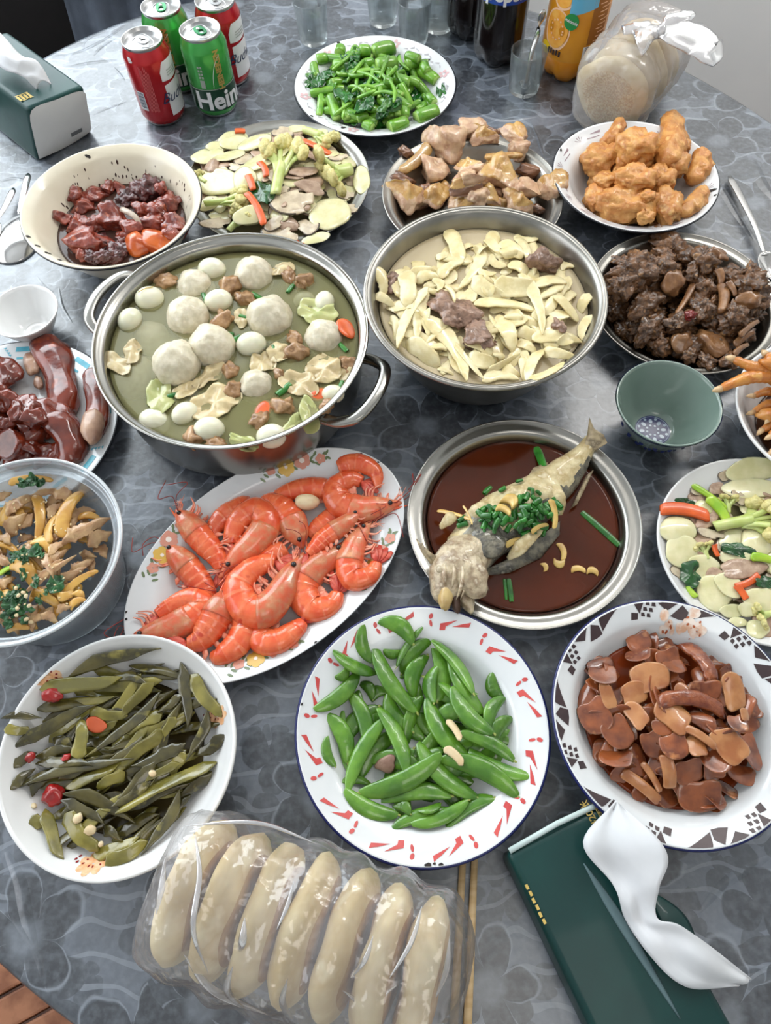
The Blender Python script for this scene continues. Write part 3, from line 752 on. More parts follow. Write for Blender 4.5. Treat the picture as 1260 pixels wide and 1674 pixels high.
# cream enamel bowl
G = vessel('enamel_bowl', 'deep cream enamel bowl with black rim, holding dark red stew', 'bowl', -0.3142, 0.7196,
           [(0, 0.004), (0.05, 0.004), (0.066, 0.009), (0.080, 0.028), (0.0905, 0.048), (0.0955, 0.0565), (0.101, 0.0615), (0.1058, 0.0645)], 0.0018, m_cream, (m_black, 0.0015, -0.0022))
chips(G, [(141, 251, 4.5), (45, 385, 4), (60, 398, 4), (75, 408, 5), (95, 420, 4)])
H_ = vessel('steel_plate', 'steel plate of stir-fried cauliflower, behind the soup pot', 'plate', -0.1231, 0.7947,
           [(0, 0.005), (0.06, 0.005), (0.085, 0.007), (0.094, 0.014), (0.101, 0.0235), (0.105, 0.0268), (0.111, 0.0278), (0.1165, 0.0298)], 0.001, m_steel2, (m_steel2, 0.0012, -0.0006), k=6)
I_ = vessel('enamel_plate', 'dark-rimmed white enamel plate of chopped greens at the far side', 'plate', 0.0059, 0.986,
           [(0, 0.004), (0.05, 0.004), (0.072, 0.007), (0.085, 0.018), (0.091, 0.0235), (0.104, 0.0275), (0.1125, 0.0298)], 0.0016, m_enamel, (m_black, 0.0017, -0.0014))
m_pink = mat('faded_pink_print', (216, 176, 178), (200, 168, 172), rough=0.3, ns=60)
m_grey = mat('grey_print', (176, 172, 176), rough=0.3)
pol, pg = [], []
for k in range(6):
    a = 2 * PI * k / 6 + 0.2
    for i in range(5):
        x, y = polar([(0.100, 0.0)], a)[0]; pol.append(disc(x + 0.005 * math.cos(i * 1.26), y + 0.005 * math.sin(i * 1.26), 0.0034, 8, 0.75, i))
    for i in range(9):
        t = 0.14 + i * 0.085; pg.append(polar([(0.099 + 0.003 * math.sin(i * 2.1), t), (0.1015 + 0.003 * math.sin(i * 2.1), t + 0.02), (0.1 + 0.003 * math.sin(i * 2.1 + 1), t + 0.07), (0.0985 + 0.003 * math.sin(i * 2.1 + 1), t + 0.06)], a))
decal(I_, 'pink_flowers', pol, m_pink)['kind'] = 'stuff'; decal(I_, 'grey_scrolls', pg, m_grey)['kind'] = 'stuff'
chips(I_, [(548, 64, 4), (700, 93, 4), (508, 190, 4), (560, 205, 5)])
J_ = vessel('steel_plate', 'steel plate piled with poached chicken, behind the basin', 'plate', 0.1224, 0.7516,
           [(0, 0.005), (0.06, 0.005), (0.082, 0.007), (0.091, 0.016), (0.098, 0.027), (0.102, 0.0315), (0.107, 0.0328), (0.1115, 0.0348)], 0.001, m_steel2, (m_steel2, 0.0012, -0.0006), k=6)
K_ = vessel('enamel_bowl', 'white enamel bowl with thin mauve marks, heaped with fried chicken', 'bowl', 0.3254, 0.7637,
           [(0, 0.004), (0.045, 0.004), (0.06, 0.008), (0.074, 0.026), (0.081, 0.034), (0.093, 0.0405), (0.1008, 0.0448)], 0.0016, m_enamel, (m_black, 0.0016, -0.0014))
m_mauve = mat('mauve_print', (150, 128, 136), rough=0.3)
pol = []
for k in range(10):
    a = 2 * PI * k / 10
    pol.append(polar([(0.0915, 0.0), (0.0945, 0.0), (0.0930, 0.16), (0.0925, 0.16)], a)); pol.append(polar([(0.0875, 0.03), (0.0885, 0.03), (0.0895, 0.24), (0.0885, 0.24)], a))
    for i in range(4):
        t = 0.30 + i * 0.045; pol.append(polar([(0.0885, 0.36), (0.097 - 0.002 * abs(i - 1.5), t), (0.097 - 0.002 * abs(i - 1.5), t + 0.014)], a))
decal(K_, 'mauve_marks', pol, m_mauve)['kind'] = 'stuff'
chips(K_, [(1166, 308, 6), (909, 242, 4), (1170, 318, 4)])
L_ = vessel('steel_plate', 'steel plate of dark braised duck at the right', 'plate', 0.3488, 0.571,
           [(0, 0.005), (0.06, 0.005), (0.08, 0.007), (0.088, 0.014), (0.094, 0.0235), (0.097, 0.0268), (0.101, 0.0278), (0.1055, 0.0298)], 0.001, m_steel2, (m_steel2, 0.0012, -0.0006), k=6)
M_ = vessel('rice_bowl', 'empty pale green bowl with blue medallion inside its base', 'bowl', 0.2878, 0.4093,
           [(0, 0.007), (0.017, 0.0075), (0.025, 0.012), (0.036, 0.028), (0.0445, 0.046), (0.0505, 0.0595)], 0.002, m_celadon, (m_bluew, 0.0009, -0.0008), foot=(0.0215, 0.008))
# medallion and outside band
M_med = [disc(0, 0, 0.0175, 40)]
def ringpoly(r0, r1, n=40):
    return [[(r0 * math.cos(a), r0 * math.sin(a)), (r1 * math.cos(a), r1 * math.sin(a)), (r1 * math.cos(b), r1 * math.sin(b)), (r0 * math.cos(b), r0 * math.sin(b))] for a, b in [(2 * PI * i / n, 2 * PI * (i + 1) / n) for i in range(n)]]
m_palebl = mat('pale_blue_glaze', (150, 166, 182), rough=0.2)
decal(M_, 'medallion', ringpoly(0.0, 0.0185)[:0] + [disc(0, 0, 0.0185, 40)], m_bluew, 0.0003)
pol = []
for k in range(8):
    a = 2 * PI * k / 8
    pol.append(disc(0.0115 * math.cos(a), 0.0115 * math.sin(a), 0.0029, 10, 0.7, a)); pol.append(disc(0.0148 * math.cos(a + 0.39), 0.0148 * math.sin(a + 0.39), 0.0016, 8))
    pol.append(disc(0.0062 * math.cos(a + 0.2), 0.0062 * math.sin(a + 0.2), 0.0013, 8))
decal(M_, 'medallion_flowers', pol + ringpoly(0.0168, 0.0174), m_palebl, 0.0006)['kind'] = 'stuff'
V, F = lathe([(0.0465, 0.0465), (0.0530, 0.0588)], 64); add('outer_band', mesh('outer_band', V, F, m_bluew), M_.root)
V = []; F = []
for k in range(18):
    a = 2 * PI * k / 18
    for i in range(3):
        t = a + i * 0.09; r = 0.030 + 0.006 * i; z = 0.0165 + 0.009 * i
        o0 = len(V); rr = np.interp(z, [0.007, 0.012, 0.028, 0.046], [0.020, 0.0278, 0.0388, 0.0468])
        for q in range(6):
            b_ = 2 * PI * q / 6; V.append(((rr + 0.0004) * math.cos(t + 0.06 * math.cos(b_)), (rr + 0.0004) * math.sin(t + 0.06 * math.cos(b_)), z + 0.003 * math.sin(b_)))
        F.append(tuple(range(o0, o0 + 6)))
add('outer_flowers', mesh('outer_flowers', V, F, m_bluew), M_.root)['kind'] = 'stuff'
N_ = vessel('porcelain_bowl', 'white porcelain bowl of golden chicken feet at right edge', 'bowl', 0.4447, 0.395,
           [(0, 0.008), (0.03, 0.009), (0.048, 0.015), (0.066, 0.031), (0.0785, 0.0465), (0.087, 0.0548)], 0.0028, m_porc, foot=(0.038, 0.009))
O_ = vessel('porcelain_dish', 'plain white porcelain dish of cauliflower and mushroom stir-fry at right', 'dish', 0.3545, 0.2613,
           [(0, 0.006), (0.045, 0.007), (0.066, 0.012), (0.083, 0.0215), (0.0915, 0.0268), (0.0955, 0.0298)], 0.0028, m_porc, foot=(0.052, 0.008))
P_ = vessel('plastic_tub', 'clear round plastic tub of shredded chicken at the left edge', 'tub', -0.320, 0.260,
           [(0, 0.003), (0.056, 0.003), (0.0625, 0.007), (0.070, 0.040), (0.0775, 0.074), (0.0785, 0.080), (0.0835, 0.081), (0.0845, 0.088), (0.0895, 0.0895)], 0.0012, m_tub, k=5)
ring = [(0.0885 + 0.0016 * math.cos(a), 0.0893 + 0.0014 * math.sin(a)) for a in np.linspace(0, 2 * PI, 9)]
V, F = lathe(ring, 96); add('rolled_rim', weld(mesh('rolled_rim', V, F, film('tub_rim', 0.35, milky=(222, 228, 232), gloss=0.15))), P_.root)
Q_ = vessel('enamel_plate', 'white enamel plate with turquoise marks, holding braised trotters', 'plate', -0.399, 0.435,
           [(0, 0.004), (0.055, 0.004), (0.076, 0.007), (0.087, 0.0145), (0.093, 0.0168), (0.106, 0.0188), (0.1145, 0.0198)], 0.0014, m_enamel, (m_black, 0.0016, -0.0012))
m_cyan = mat('turquoise_print', (70, 158, 182), (104, 186, 204), rough=0.3, ns=50)
pol = []
for k in range(9):
    a = 2 * PI * k / 9 + 0.1
    pol.append(polar([(0.1025, 0.0), (0.1085, 0.01), (0.1085, 0.20), (0.1025, 0.21)], a))
    for i in range(4): pol.append(polar([(0.097 + 0.0035 * i, 0.27 + 0.015 * i), (0.0995 + 0.0035 * i, 0.25 + 0.015 * i), (0.1005 + 0.003 * i, 0.30 + 0.012 * i)], a))
    pol.append(polar([(0.095, 0.40), (0.1005, 0.38), (0.1005, 0.56), (0.095, 0.57)], a)); pol.append(polar([(0.0925, 0.06), (0.0950, 0.06), (0.0950, 0.20), (0.0925, 0.20)], a))
decal(Q_, 'turquoise_marks', pol, m_cyan)['kind'] = 'stuff'
R_ = vessel('small_bowl', 'small empty white bowl at the left edge of the table', 'bowl', -0.4027, 0.5779,
           [(0, 0.006), (0.012, 0.0065), (0.02, 0.011), (0.029, 0.024), (0.0375, 0.0398)], 0.0018, m_porc, foot=(0.016, 0.007))
SY = math.radians(38.95)
S_ = vessel('oval_platter', 'oval white platter with floral sprigs, heaped with boiled shrimps', 'platter', -0.1130, 0.2703,
           [(0, 0.005), (0.07, 0.005), (0.103, 0.008), (0.118, 0.016), (0.126, 0.0195), (0.143, 0.0232), (0.1495, 0.0248)], 0.0018, m_enamel, None, yaw=SY, ratio=0.648)
chips(S_, [(203, 1002, 4), (206, 1012, 3), (635, 912, 5), (516, 1050, 3), (598, 733, 3), (622, 752, 3), (520, 1057, 4), (655, 800, 3)])
m_fy = mat('yellow_flower_print', (220, 178, 84), rough=0.3); m_fp = mat('pink_flower_print', (214, 148, 128), rough=0.3); m_fg = mat('green_leaf_print', (112, 128, 92), rough=0.3); m_fw = mat('white_flower_heart', (240, 226, 216), rough=0.3)
fy, fp, fg, fw = [], [], [], []
def plat(px, py):
    z = 0.02
    for _ in range(5):
        q = P(px, py, z); X, Y = q.x - S_.x, q.y - S_.y; u, v = X * math.cos(SY) + Y * math.sin(SY), -X * math.sin(SY) + Y * math.cos(SY); z = surf(S_, math.hypot(u, v / 0.648))
    return np.array([u, v])
for (xa, ya), (xb, yb) in (((420, 777), (532, 745)), ((240, 950), (298, 850)), ((366, 1098), (488, 1046)), ((583, 966), (640, 872))):
    fy, fp, fg, fw = [], [], [], []
    a, b = plat(xa, ya), plat(xb, yb); d = b - a; nrm = np.array([-d[1], d[0]])
    def q(u, v): return a + d * u + nrm * v
    def flower(c, r, lst, n=6):
        for i in range(n): lst.append(disc(c[0] + r * 0.55 * math.cos(i * 2 * PI / n), c[1] + r * 0.55 * math.sin(i * 2 * PI / n), r * 0.48, 8))
    flower(q(0.42, 0.0), 0.0088, fy); flower(q(0.66, 0.03), 0.0088, fp); flower(q(0.20, 0.02), 0.0055, fp, 5); flower(q(0.92, -0.02), 0.0055, fp, 5)
    fw.append(disc(*q(0.66, 0.03), 0.0028)); fw.append(disc(*q(0.42, 0.0), 0.0018))
    for u in (0.06, 0.12, 0.28, 0.32, 0.54, 0.80, 0.86, 0.98, 1.03):
        for s in (-1, 1):
            c = q(u, s * (0.055 + 0.03 * math.sin(u * 30))); fg.append(disc(c[0], c[1], 0.0032, 8, 0.42, math.atan2(d[1], d[0]) + s * 0.8))
    decal(S_, 'green_sprig', fg, m_fg, 0.0003)['kind'] = 'stuff'; decal(S_, 'yellow_flower', fy, m_fy, 0.0005); decal(S_, 'white_flower_heart', fw, m_fw, 0.0008)['kind'] = 'stuff'
    for nn, u, w_ in ((6, 0.66, 0), (5, 0.20, 6), (5, 0.92, 11)): decal(S_, 'pink_flower', fp[w_:w_ + nn], m_fp, 0.0006)

# liquids
def liquid(d, name, label, z, c, deep, clear, gloss_rough=0.06):
    """pool of broth filling the dish up to height z"""
    m = bpy.data.materials.new(name + '_surface'); m.use_nodes = True; nt = m.node_tree; N = nt.nodes; Lk = nt.links; b = N['Principled BSDF']
    b.inputs['Roughness'].default_value = gloss_rough + 0.06; b.inputs['Specular IOR Level'].default_value = 0.35
    g = N.new('ShaderNodeNewGeometry'); t = N.new('ShaderNodeTexNoise'); t.inputs['Scale'].default_value = 28; t.inputs['Detail'].default_value = 3; Lk.new(g.outputs['Position'], t.inputs['Vector'])
    Lk.new(mixc(nt, t.outputs['Fac'], c, deep), b.inputs['Base Color'])
    mr = N.new('ShaderNodeMapRange'); mr.inputs['To Min'].default_value = 1 - clear * 1.3; mr.inputs['To Max'].default_value = 1 - clear * 0.7; Lk.new(t.outputs['Fac'], mr.inputs['Value']); Lk.new(mr.outputs[0], b.inputs['Alpha'])
    rw = float(np.interp(z, d.zs, d.rs)) - 0.0006
    pr = [(0, z), (rw * 0.5, z), (rw * 0.96, z), (rw, z + 0.0006)]
    low = [(r - 0.0006, zz + 0.0006) for r, zz in zip(d.rs, d.zs) if zz < z - 0.001][::-1]
    V, F = lathe(pr + low[:-1] + [(0, low[-1][1])], 72, sy=d.ratio)
    o = add(name, weld(mesh(name, V, F, m)), loc=(d.x, d.y, 0)); o.rotation_euler = (0, 0, d.yaw)
    return tag(o, label, 'broth', kind='stuff')
liquid(E_, 'soup_broth', 'cloudy pale green broth filling the two-handled pot', 0.0725, (166, 160, 112), (136, 134, 86), 0.46)
liquid(F_, 'duck_broth', 'milky beige broth in the steel basin', 0.080, (196, 180, 146), (182, 164, 128), 0.06)
liquid(D, 'soy_sauce', 'reddish brown soy sauce pooled under the steamed fish', 0.0185, (98, 40, 14), (62, 24, 8), 0.1, 0.03)
liquid(G, 'stew_gravy', 'murky brown gravy under the red stew', 0.027, (82, 58, 50), (66, 46, 40), 0.06)
liquid(B, 'red_oil', 'brown red oily sauce under the pork skin slices', 0.0205, (146, 64, 26), (118, 44, 18), 0.12)
liquid(L_, 'duck_gravy', 'dark brown gravy under the braised duck', 0.011, (44, 28, 18), (30, 18, 12), 0.08)
liquid(O_, 'pale_stock', 'thin yellowish stock under the white stir-fry', 0.0105, (206, 196, 150), (190, 176, 120), 0.35)
liquid(H_, 'pale_stock', 'thin yellowish stock in the steel plate of cauliflower', 0.009, (188, 178, 138), (168, 156, 110), 0.35)
liquid(Cc, 'pickle_juice', 'dark olive juice under the pickled stems', 0.017, (84, 72, 40), (60, 50, 26), 0.12)
liquid(N_, 'feet_sauce', 'dark brown sauce under the chicken feet', 0.022, (84, 46, 20), (60, 30, 14), 0.2)
# ================================================================== food: shared kinds
def bar_path(n, bend=0.0, zb=0.0, wav=0.0, ph=0.0):
    x = np.linspace(-0.5, 0.5, n)
    return np.stack([x, bend * (1 - 4 * x * x) + wav * np.sin(x * 9 + ph), zb * (1 - 4 * x * x) + wav * 0.6 * np.sin(x * 7 + 1 + ph)], -1)
def strip_proto(name, m, cat, seed, bend=0.3, zb=0.0, taper=0.75, ends=0.5, wav=0.0, ridges=0, power=2.6, n=18, seg=12, rag=0.0, tl=0.12):
    r = random.Random(seed); t = np.linspace(0, 1, n)
    w = 0.5 * (1 - (1 - taper) * t) * np.clip(np.minimum(t, 1 - t) / tl + ends, 0, 1)
    if rag: w = w * np.array([1 + rag * r.uniform(-1, 1) for _ in t])
    th = 0.5 * np.clip(np.minimum(t, 1 - t) / 0.1 + 0.5, 0, 1) * np.ones(n)
    V, F = sweepx(bar_path(n, bend, zb, wav, seed), w, th, seg, power=power)
    V = np.array(V)
    if ridges:
        V[:, 2] *= 1 + 0.22 * np.sin(V[:, 1] * ridges * 6)
    return Proto(name, [(name, mesh(name, V, F, m))], cat)
def lump_proto(name, m, cat, seed, **k):
    V, F = blob(seed, **k); return Proto(name, [(name, mesh(name, V, F, m))], cat)
def slab_proto(name, mats, cat, seed, th=0.5, lob=0.12, curl=0.5, tilt=0.0, seg=26, rings=4, shape=None, ruff=0.0):
    """slice of radius about 1 in x,y; z is in thickness units"""
    r = random.Random(seed); ph = [r.uniform(0, 6.28) for _ in range(4)]; c1, c2 = r.uniform(-curl, curl), r.uniform(-curl, curl)
    def rf(t):
        q = 1 + lob * (math.sin(2 * t + ph[0]) * 0.6 + math.sin(3 * t + ph[1]) * 0.5 + math.sin(5 * t + ph[2]) * 0.25)
        return q * (shape(t) if shape else 1.0)
    def zf(x, y): return c1 * x * x + c2 * y * y + 0.3 * curl * x * y + tilt * x + (ruff * math.sin(6 * x + ph[3]) * math.cos(5 * y + ph[0]) if ruff else 0)
    V, F, fm = slab(rf, th, rings, seg, zf)
    return Proto(name, [(name, mesh(name, V, F, mats, fm if isinstance(mats, list) else None))], cat)
def pick(lst): return rnd.choice(lst)

# ------------------------------------------------------------------ snow peas
m_pea = mat('pea_pod', (98, 144, 46), (66, 112, 30), rough=0.24, ns=55, bump=0.12, bs=500, coat=0.5, rand=0.18, sss=0.15)
m_peastem = mat('pod_tip', (150, 160, 80), rough=0.4)
def pod(seed):
    r = random.Random(seed); n = 22; t = np.linspace(0, 1, n); p = bar_path(n, 0.34 + 0.1 * r.random())
    w = 0.5 * np.sin(PI * np.clip(t, 0.012, 0.985)) ** 0.36; th = 0.5 * np.sin(PI * np.clip(t, 0.012, 0.985)) ** 0.6 * (1 + 0.05 * np.cos(t * 42 + seed))
    V, F = sweepx(p, w, th, 14, power=1.9)
    V2, F2 = sweep([(0.485, -0.0, 0), (0.52, -0.1, 0.02)], [0.07, 0.03], [0.12, 0.05], 6)
    return Proto('snow_pea_pod', [('pod', mesh('pod', V, F, m_pea)), ('stem_tip', mesh('stem_tip', V2, F2, m_peastem))], 'snow pea')
PODS = [pod(i) for i in range(5)]
pl = Pile(A.x, A.y, A.R, A.f, (460, 970, 2.739), 'on red-dashed plate', 'snow peas heaped on the red-dashed plate')
for i in range(30):
    x, y = pl.rand(rnd, 0.55); q = PX((x, y, 0.015))
    pl.put(pick(PODS), ((q[0] - 460) * 2.739, (q[1] - 970) * 2.739), size=(250, 84), t=32, yaw=rnd.uniform(0, 6.28), roll=rnd.uniform(-0.4, 0.4), pct=80)
PEAS = [(240, 380, 300, 330, 50), (400, 480, 475, 440, 55), (350, 400, 410, 475, 50), (455, 255, 545, 262, 45), (530, 370, 590, 385, 45), (270, 845, 400, 850, 45), (203, 640, 240, 775, 45), (275, 525, 312, 815, 42), (205, 540, 300, 755, 75), (340, 435, 420, 650, 60), (300, 440, 382, 690, 66), (145, 520, 348, 355, 68),
        (710, 400, 890, 630, 75), (760, 255, 900, 540, 80), (940, 355, 990, 480, 60), (1032, 555, 945, 670, 62), (995, 462, 928, 615, 60), (668, 205, 540, 360, 70), (632, 150, 516, 328, 34), (436, 122, 590, 225, 72), (362, 142, 410, 310, 56), (590, 465, 650, 278, 74), (470, 450, 585, 620, 72), (632, 460, 562, 672, 58), (675, 208, 858, 448, 68), (760, 420, 948, 628, 78),
        (690, 325, 680, 490, 74), (648, 470, 845, 752, 82), (795, 625, 1042, 748, 62), (838, 705, 1114, 818, 70), (735, 1042, 950, 915, 76), (495, 1052, 795, 985, 60), (582, 1035, 835, 930, 58), (280, 882, 522, 992, 72), (500, 948, 578, 990, 50), (612, 975, 712, 938, 44), (610, 668, 874, 915, 84), (712, 742, 1060, 908, 86), (445, 925, 758, 905, 78), (717, 722, 350, 895, 88), (294, 882, 468, 556, 66), (436, 512, 560, 805, 72), (228, 262, 428, 352, 72), (415, 236, 602, 532, 78)]
for k, (x1, y1, x2, y2, w) in enumerate(PEAS):
    lb = None
    if (x1, y1) == (675, 208): lb = 'olive snow pea pod with two brown scorch spots near back of pile'
    if (x1, y1) == (632, 150): lb = 'snow pea pod lying edge-on, thin as a blade, at back of pile'
    if (x1, y1) == (838, 705): lb = 'snow pea pod reaching over the right rim of the red-dashed plate'
    if (x1, y1) == (145, 520): lb = 'curved snow pea pod reaching to the left rim of the red-dashed plate'
    if (x1, y1) == (436, 122): lb = 'blunt snow pea pod farthest back on the red-dashed plate'
    pl.put(pick(PODS), (x1, y1), (x2, y2), w * 1.08, w * 0.5, roll=rnd.uniform(-0.5, 0.5) + (PI if rnd.random() < 0.5 else 0), follow=0.75, pct=84, what='snow pea pod', label=lb)
for o, what, label, cat, c in pl.items: pass
pl.items = [(o, 'snow pea pod', l, c, p) for o, w, l, c, p in pl.items]
m_garlic = mat('garlic', (226, 208, 172), (206, 182, 140), rough=0.35, ns=60, sss=0.3, rand=0.06, coat=0.2)
m_meatslice = mat('pork_slice', (172, 140, 120), (146, 112, 96), rough=0.35, ns=90, bump=0.3, bs=400, coat=0.3, rand=0.1)
GAR = [strip_proto('garlic_slice', m_garlic, 'garlic', i, bend=0.25, taper=0.8, ends=0.2) for i in range(2)]
SLI = [slab_proto('pork_slice', m_meatslice, 'meat', i, th=1.0, curl=0.7, lob=0.3) for i in range(4)]
pl.put(GAR[0], (742, 566), (800, 660), 36, 20, what='pale garlic slice'); pl.put(GAR[1], (728, 692), (812, 770), 44, 22, what='pale garlic slice')
pl.put(SLI[0], (468, 765), size=(55, 34), t=14, what='brown pork slice', pct=70)
pl.finish()

# ------------------------------------------------------------------ boiled shrimps
m_shell = mat('shrimp_shell', (224, 86, 46), (236, 120, 74), rough=0.24, ns=70, bump=0.12, bs=500, coat=0.5, rand=0.1, sss=0.25, c3=(204, 66, 38))
m_band = mat('shrimp_band', (236, 132, 90), (226, 100, 60), rough=0.24, ns=80, coat=0.5, rand=0.08, sss=0.25)
m_head = mat('shrimp_head', (218, 98, 62), (204, 132, 94), rough=0.26, ns=110, bump=0.15, bs=400, coat=0.5, rand=0.12, c3=(234, 164, 122))
m_sleg = mat('shrimp_leg', (232, 128, 98), (240, 172, 146), rough=0.35, ns=200, rand=0.1)
m_dleg = mat('shrimp_swimmeret', (188, 62, 50), (216, 104, 84), rough=0.35, ns=150)
m_feel = mat('feeler', (150, 52, 40), rough=0.5)
m_eye = mat('black_eye', (14, 10, 10), rough=0.12, coat=0.6)
SF = (190, 720, 2.571)
pl = Pile(S_.x, S_.y, 0.1495, S_.f, SF, 'on the oval platter', 'boiled shrimps heaped on the oval platter')
def shrimp(path, rpx, label, vside=None, head=True, tail=True, zz=0.03, spin=0.0, dark=False, legs=True, pct=82):
    W = [P(SF[0] + x / SF[2], SF[1] + y / SF[2], zz) for x, y in path]
    c = sum(W, Vector()) / len(W); k = mpp(*PX(c), zz) / SF[2] * rpx * 1.22
    pts = smoothpath([(w.x - c.x, w.y - c.y, 0) for w in W], 46); n = 46; t = np.linspace(0, 1, n)
    T = np.gradient(pts, axis=0); T /= np.linalg.norm(T, axis=1)[:, None]
    turn = sum(T[i][0] * T[i + 1][1] - T[i][1] * T[i + 1][0] for i in range(n - 1))
    vs = vside or (1 if turn > 0 else -1)            # belly lies on the inside of the curl
    Nn = np.stack([-T[:, 1], T[:, 0], T[:, 2] * 0], -1) * vs
    if head: prof = np.interp(t, [0, 0.04, 0.1, 0.2, 0.34, 0.40, 0.6, 0.8, 0.92, 1.0], [0.10, 0.22, 0.5, 0.80, 0.98, 1.0, 0.92, 0.68, 0.45, 0.30])
    else: prof = np.interp(t, [0, 0.1, 0.4, 0.6, 0.85, 1.0], [0.62, 0.95, 1.0, 0.9, 0.6, 0.3])
    h0 = 0.37 if head else 0.0; parts = []
    i1 = int(h0 * (n - 1))
    if head:
        p = pts[:i1 + 3].copy(); r = prof[:i1 + 3] * k * 1.04
        V, F = sweep(p, r, r * 0.82, 16, up=(0, 0, 1)); parts.append(('carapace', mesh('carapace', V, F, m_head)))
        V, F = sweep(smoothpath([pts[5] - Nn[5] * k * 0.3, pts[1] - Nn[1] * k * 0.3, pts[0] - T[0] * k * 0.45 - Nn[0] * k * 0.25], 8), np.linspace(0.16, 0.02, 8) * k, np.linspace(0.10, 0.02, 8) * k, 6)
        parts.append(('rostrum', mesh('rostrum', V, F, m_shell)))
        for s in (-1, 1):
            V, F = blob(3, amp=0, amp2=0, sub=2); V = V * k * 0.17 + pts[4] - Nn[4] * k * 0.02 + np.array([0, 0, s * k * 0.42])
            parts.append(('eye', mesh('eye', V, F, m_eye)))
    # ringed abdomen: overlapping shell segments
    m = 60; u = np.linspace(h0, 0.93 if tail else 1.0, m); pp = np.stack([np.interp(u, t, pts[:, i]) for i in range(3)], -1); rr = np.interp(u, t, prof)
    f = (u - h0) / (u[-1] - h0) * 6; fr = f - np.floor(np.minimum(f, 5.999)); saw = 1.02 - 0.045 * fr
    V, F = sweep(pp, rr * saw * k, rr * saw * k * 0.80, 16); fm = [1 if fr[min(i // 16, m - 1)] < 0.16 else 0 for i in range(len(F))]
    parts.append(('abdomen', mesh('abdomen', V, F, [m_shell, m_band], fm)))
    if tail:
        for a in (-0.55, -0.2, 0.2, 0.55):
            d = T[-1] * math.cos(a) + Nn[-1] * math.sin(a); q0 = pts[-4]
            pth = [q0 + d * k * x for x in (0, 0.45, 0.9, 1.35)]
            V, F = sweep(np.array(pth) + np.array([0, 0, a * k * 0.2]), np.array([0.12, 0.28, 0.30, 0.10]) * k, np.array([0.12, 0.1, 0.06, 0.03]) * k, 8)
            parts.append(('tail_fan_blade', mesh('tail_fan_blade', V, F, m_dleg)))
    rr_ = random.Random(int(rpx * 7 + path[0][0]))
    if legs and head:
        for j in range(8):
            i = int((0.13 + 0.03 * j) * n); s = rr_.choice((-1, 1)); L = k * rr_.uniform(0.9, 1.5); b0 = pts[i] + Nn[i] * prof[i] * k * 0.85
            fw = -T[i] * rr_.uniform(0.1, 0.9)
            q = smoothpath([b0, b0 + Nn[i] * L * 0.45 + fw * L * 0.3 + np.array([0, 0, s * k * 0.3]), b0 + Nn[i] * L * 0.6 + fw * L * 1.0 + np.array([0, 0, s * k * 0.45])], 9)
            parts.append(('leg', mesh('leg', *sweep(q, np.linspace(0.1, 0.035, 9) * k, np.linspace(0.1, 0.035, 9) * k, 6), m_sleg)))
        for s in (-1, 1):
            a0 = pts[2] + np.array([0, 0, s * k * 0.2]); g = -T[0]
            q = smoothpath([a0, a0 + g * k * 1.2 + Nn[0] * k * rr_.uniform(-0.5, 0.9), a0 + g * k * rr_.uniform(1.2, 2.2) + Nn[0] * k * rr_.uniform(-1.2, 2.0) + np.array([0, 0, k * 0.3]), a0 + g * k * rr_.uniform(0.2, 2.6) + Nn[0] * k * rr_.uniform(0.6, 3.2)], 18)
            parts.append(('feeler', mesh('feeler', *sweep(q, 0.00042, 0.00042, 5), m_feel)))
        for j in range(7):
            a0 = pts[3] + Nn[3] * k * 0.2; g = -T[2]
            q = smoothpath([a0, a0 + g * k * 0.5 + Nn[2] * k * rr_.uniform(0.0, 0.5), a0 + g * k * rr_.uniform(0.6, 1.1) + Nn[2] * k * rr_.uniform(-0.2, 1.0)], 6)
            parts.append(('mouth_bristle', mesh('mouth_bristle', *sweep(q, np.linspace(0.05, 0.015, 6) * k, np.linspace(0.05, 0.015, 6) * k, 5), m_sleg)))
    if legs:
        for j in range(5):
            u_ = h0 + 0.06 + j * 0.105; i = min(int(u_ * n), n - 2); b0 = pts[i] + Nn[i] * prof[i] * k * 0.8
            q = [b0, b0 + Nn[i] * k * 0.35 + T[i] * k * 0.1, b0 + Nn[i] * k * 0.62 + T[i] * k * 0.35]
            parts.append(('swimmeret', mesh('swimmeret', *sweep(q, np.array([0.16, 0.2, 0.06]) * k, np.array([0.1, 0.08, 0.03]) * k, 7), m_dleg if dark else m_sleg)))
    pr = Proto('shrimp', parts, 'shrimp')
    big = [me for nm, me in parts if nm in ('carapace', 'abdomen')]; V = []
    for me in big:
        a = np.empty(len(me.vertices) * 3); me.vertices.foreach_get('co', a); V.append(a.reshape(-1, 3))
    pr.V = np.concatenate(V)
    return pl.put(pr, (c.x, c.y), world=True, keep=True, follow=0.35, pct=pct, label=label, roll=spin)
shrimp([(930, 105), (985, 88), (1040, 95), (1090, 130), (1100, 190)], 36, 'shrimp along the far right rim of the oval platter, back showing', head=False, tail=False)
shrimp([(900, 185), (850, 170), (780, 172), (700, 190), (630, 225)], 42, 'orange shrimp lying straight under the back of the heap', head=False, tail=False)
shrimp([(560, 235), (500, 262), (440, 298), (400, 345), (395, 395)], 42, 'shrimp curled at the upper left, half hidden behind others', head=False, tail=False)
shrimp([(920, 270), (880, 310), (835, 340), (800, 370)], 42, 'pale shrimp tucked under the garlic clove', head=False, tail=False, legs=False)
shrimp([(700, 420), (640, 455), (580, 500), (545, 560)], 44, 'pinkish shrimp buried in the middle of the heap', head=False, tail=False)
shrimp([(590, 770), (610, 830), (680, 830), (750, 780), (790, 735)], 50, 'shrimp curled at the front centre, beneath the largest one', head=False)
shrimp([(500, 690), (535, 760), (500, 840), (430, 890), (385, 890)], 52, 'shrimp at the front of the heap, its head hidden', head=False, tail=False)
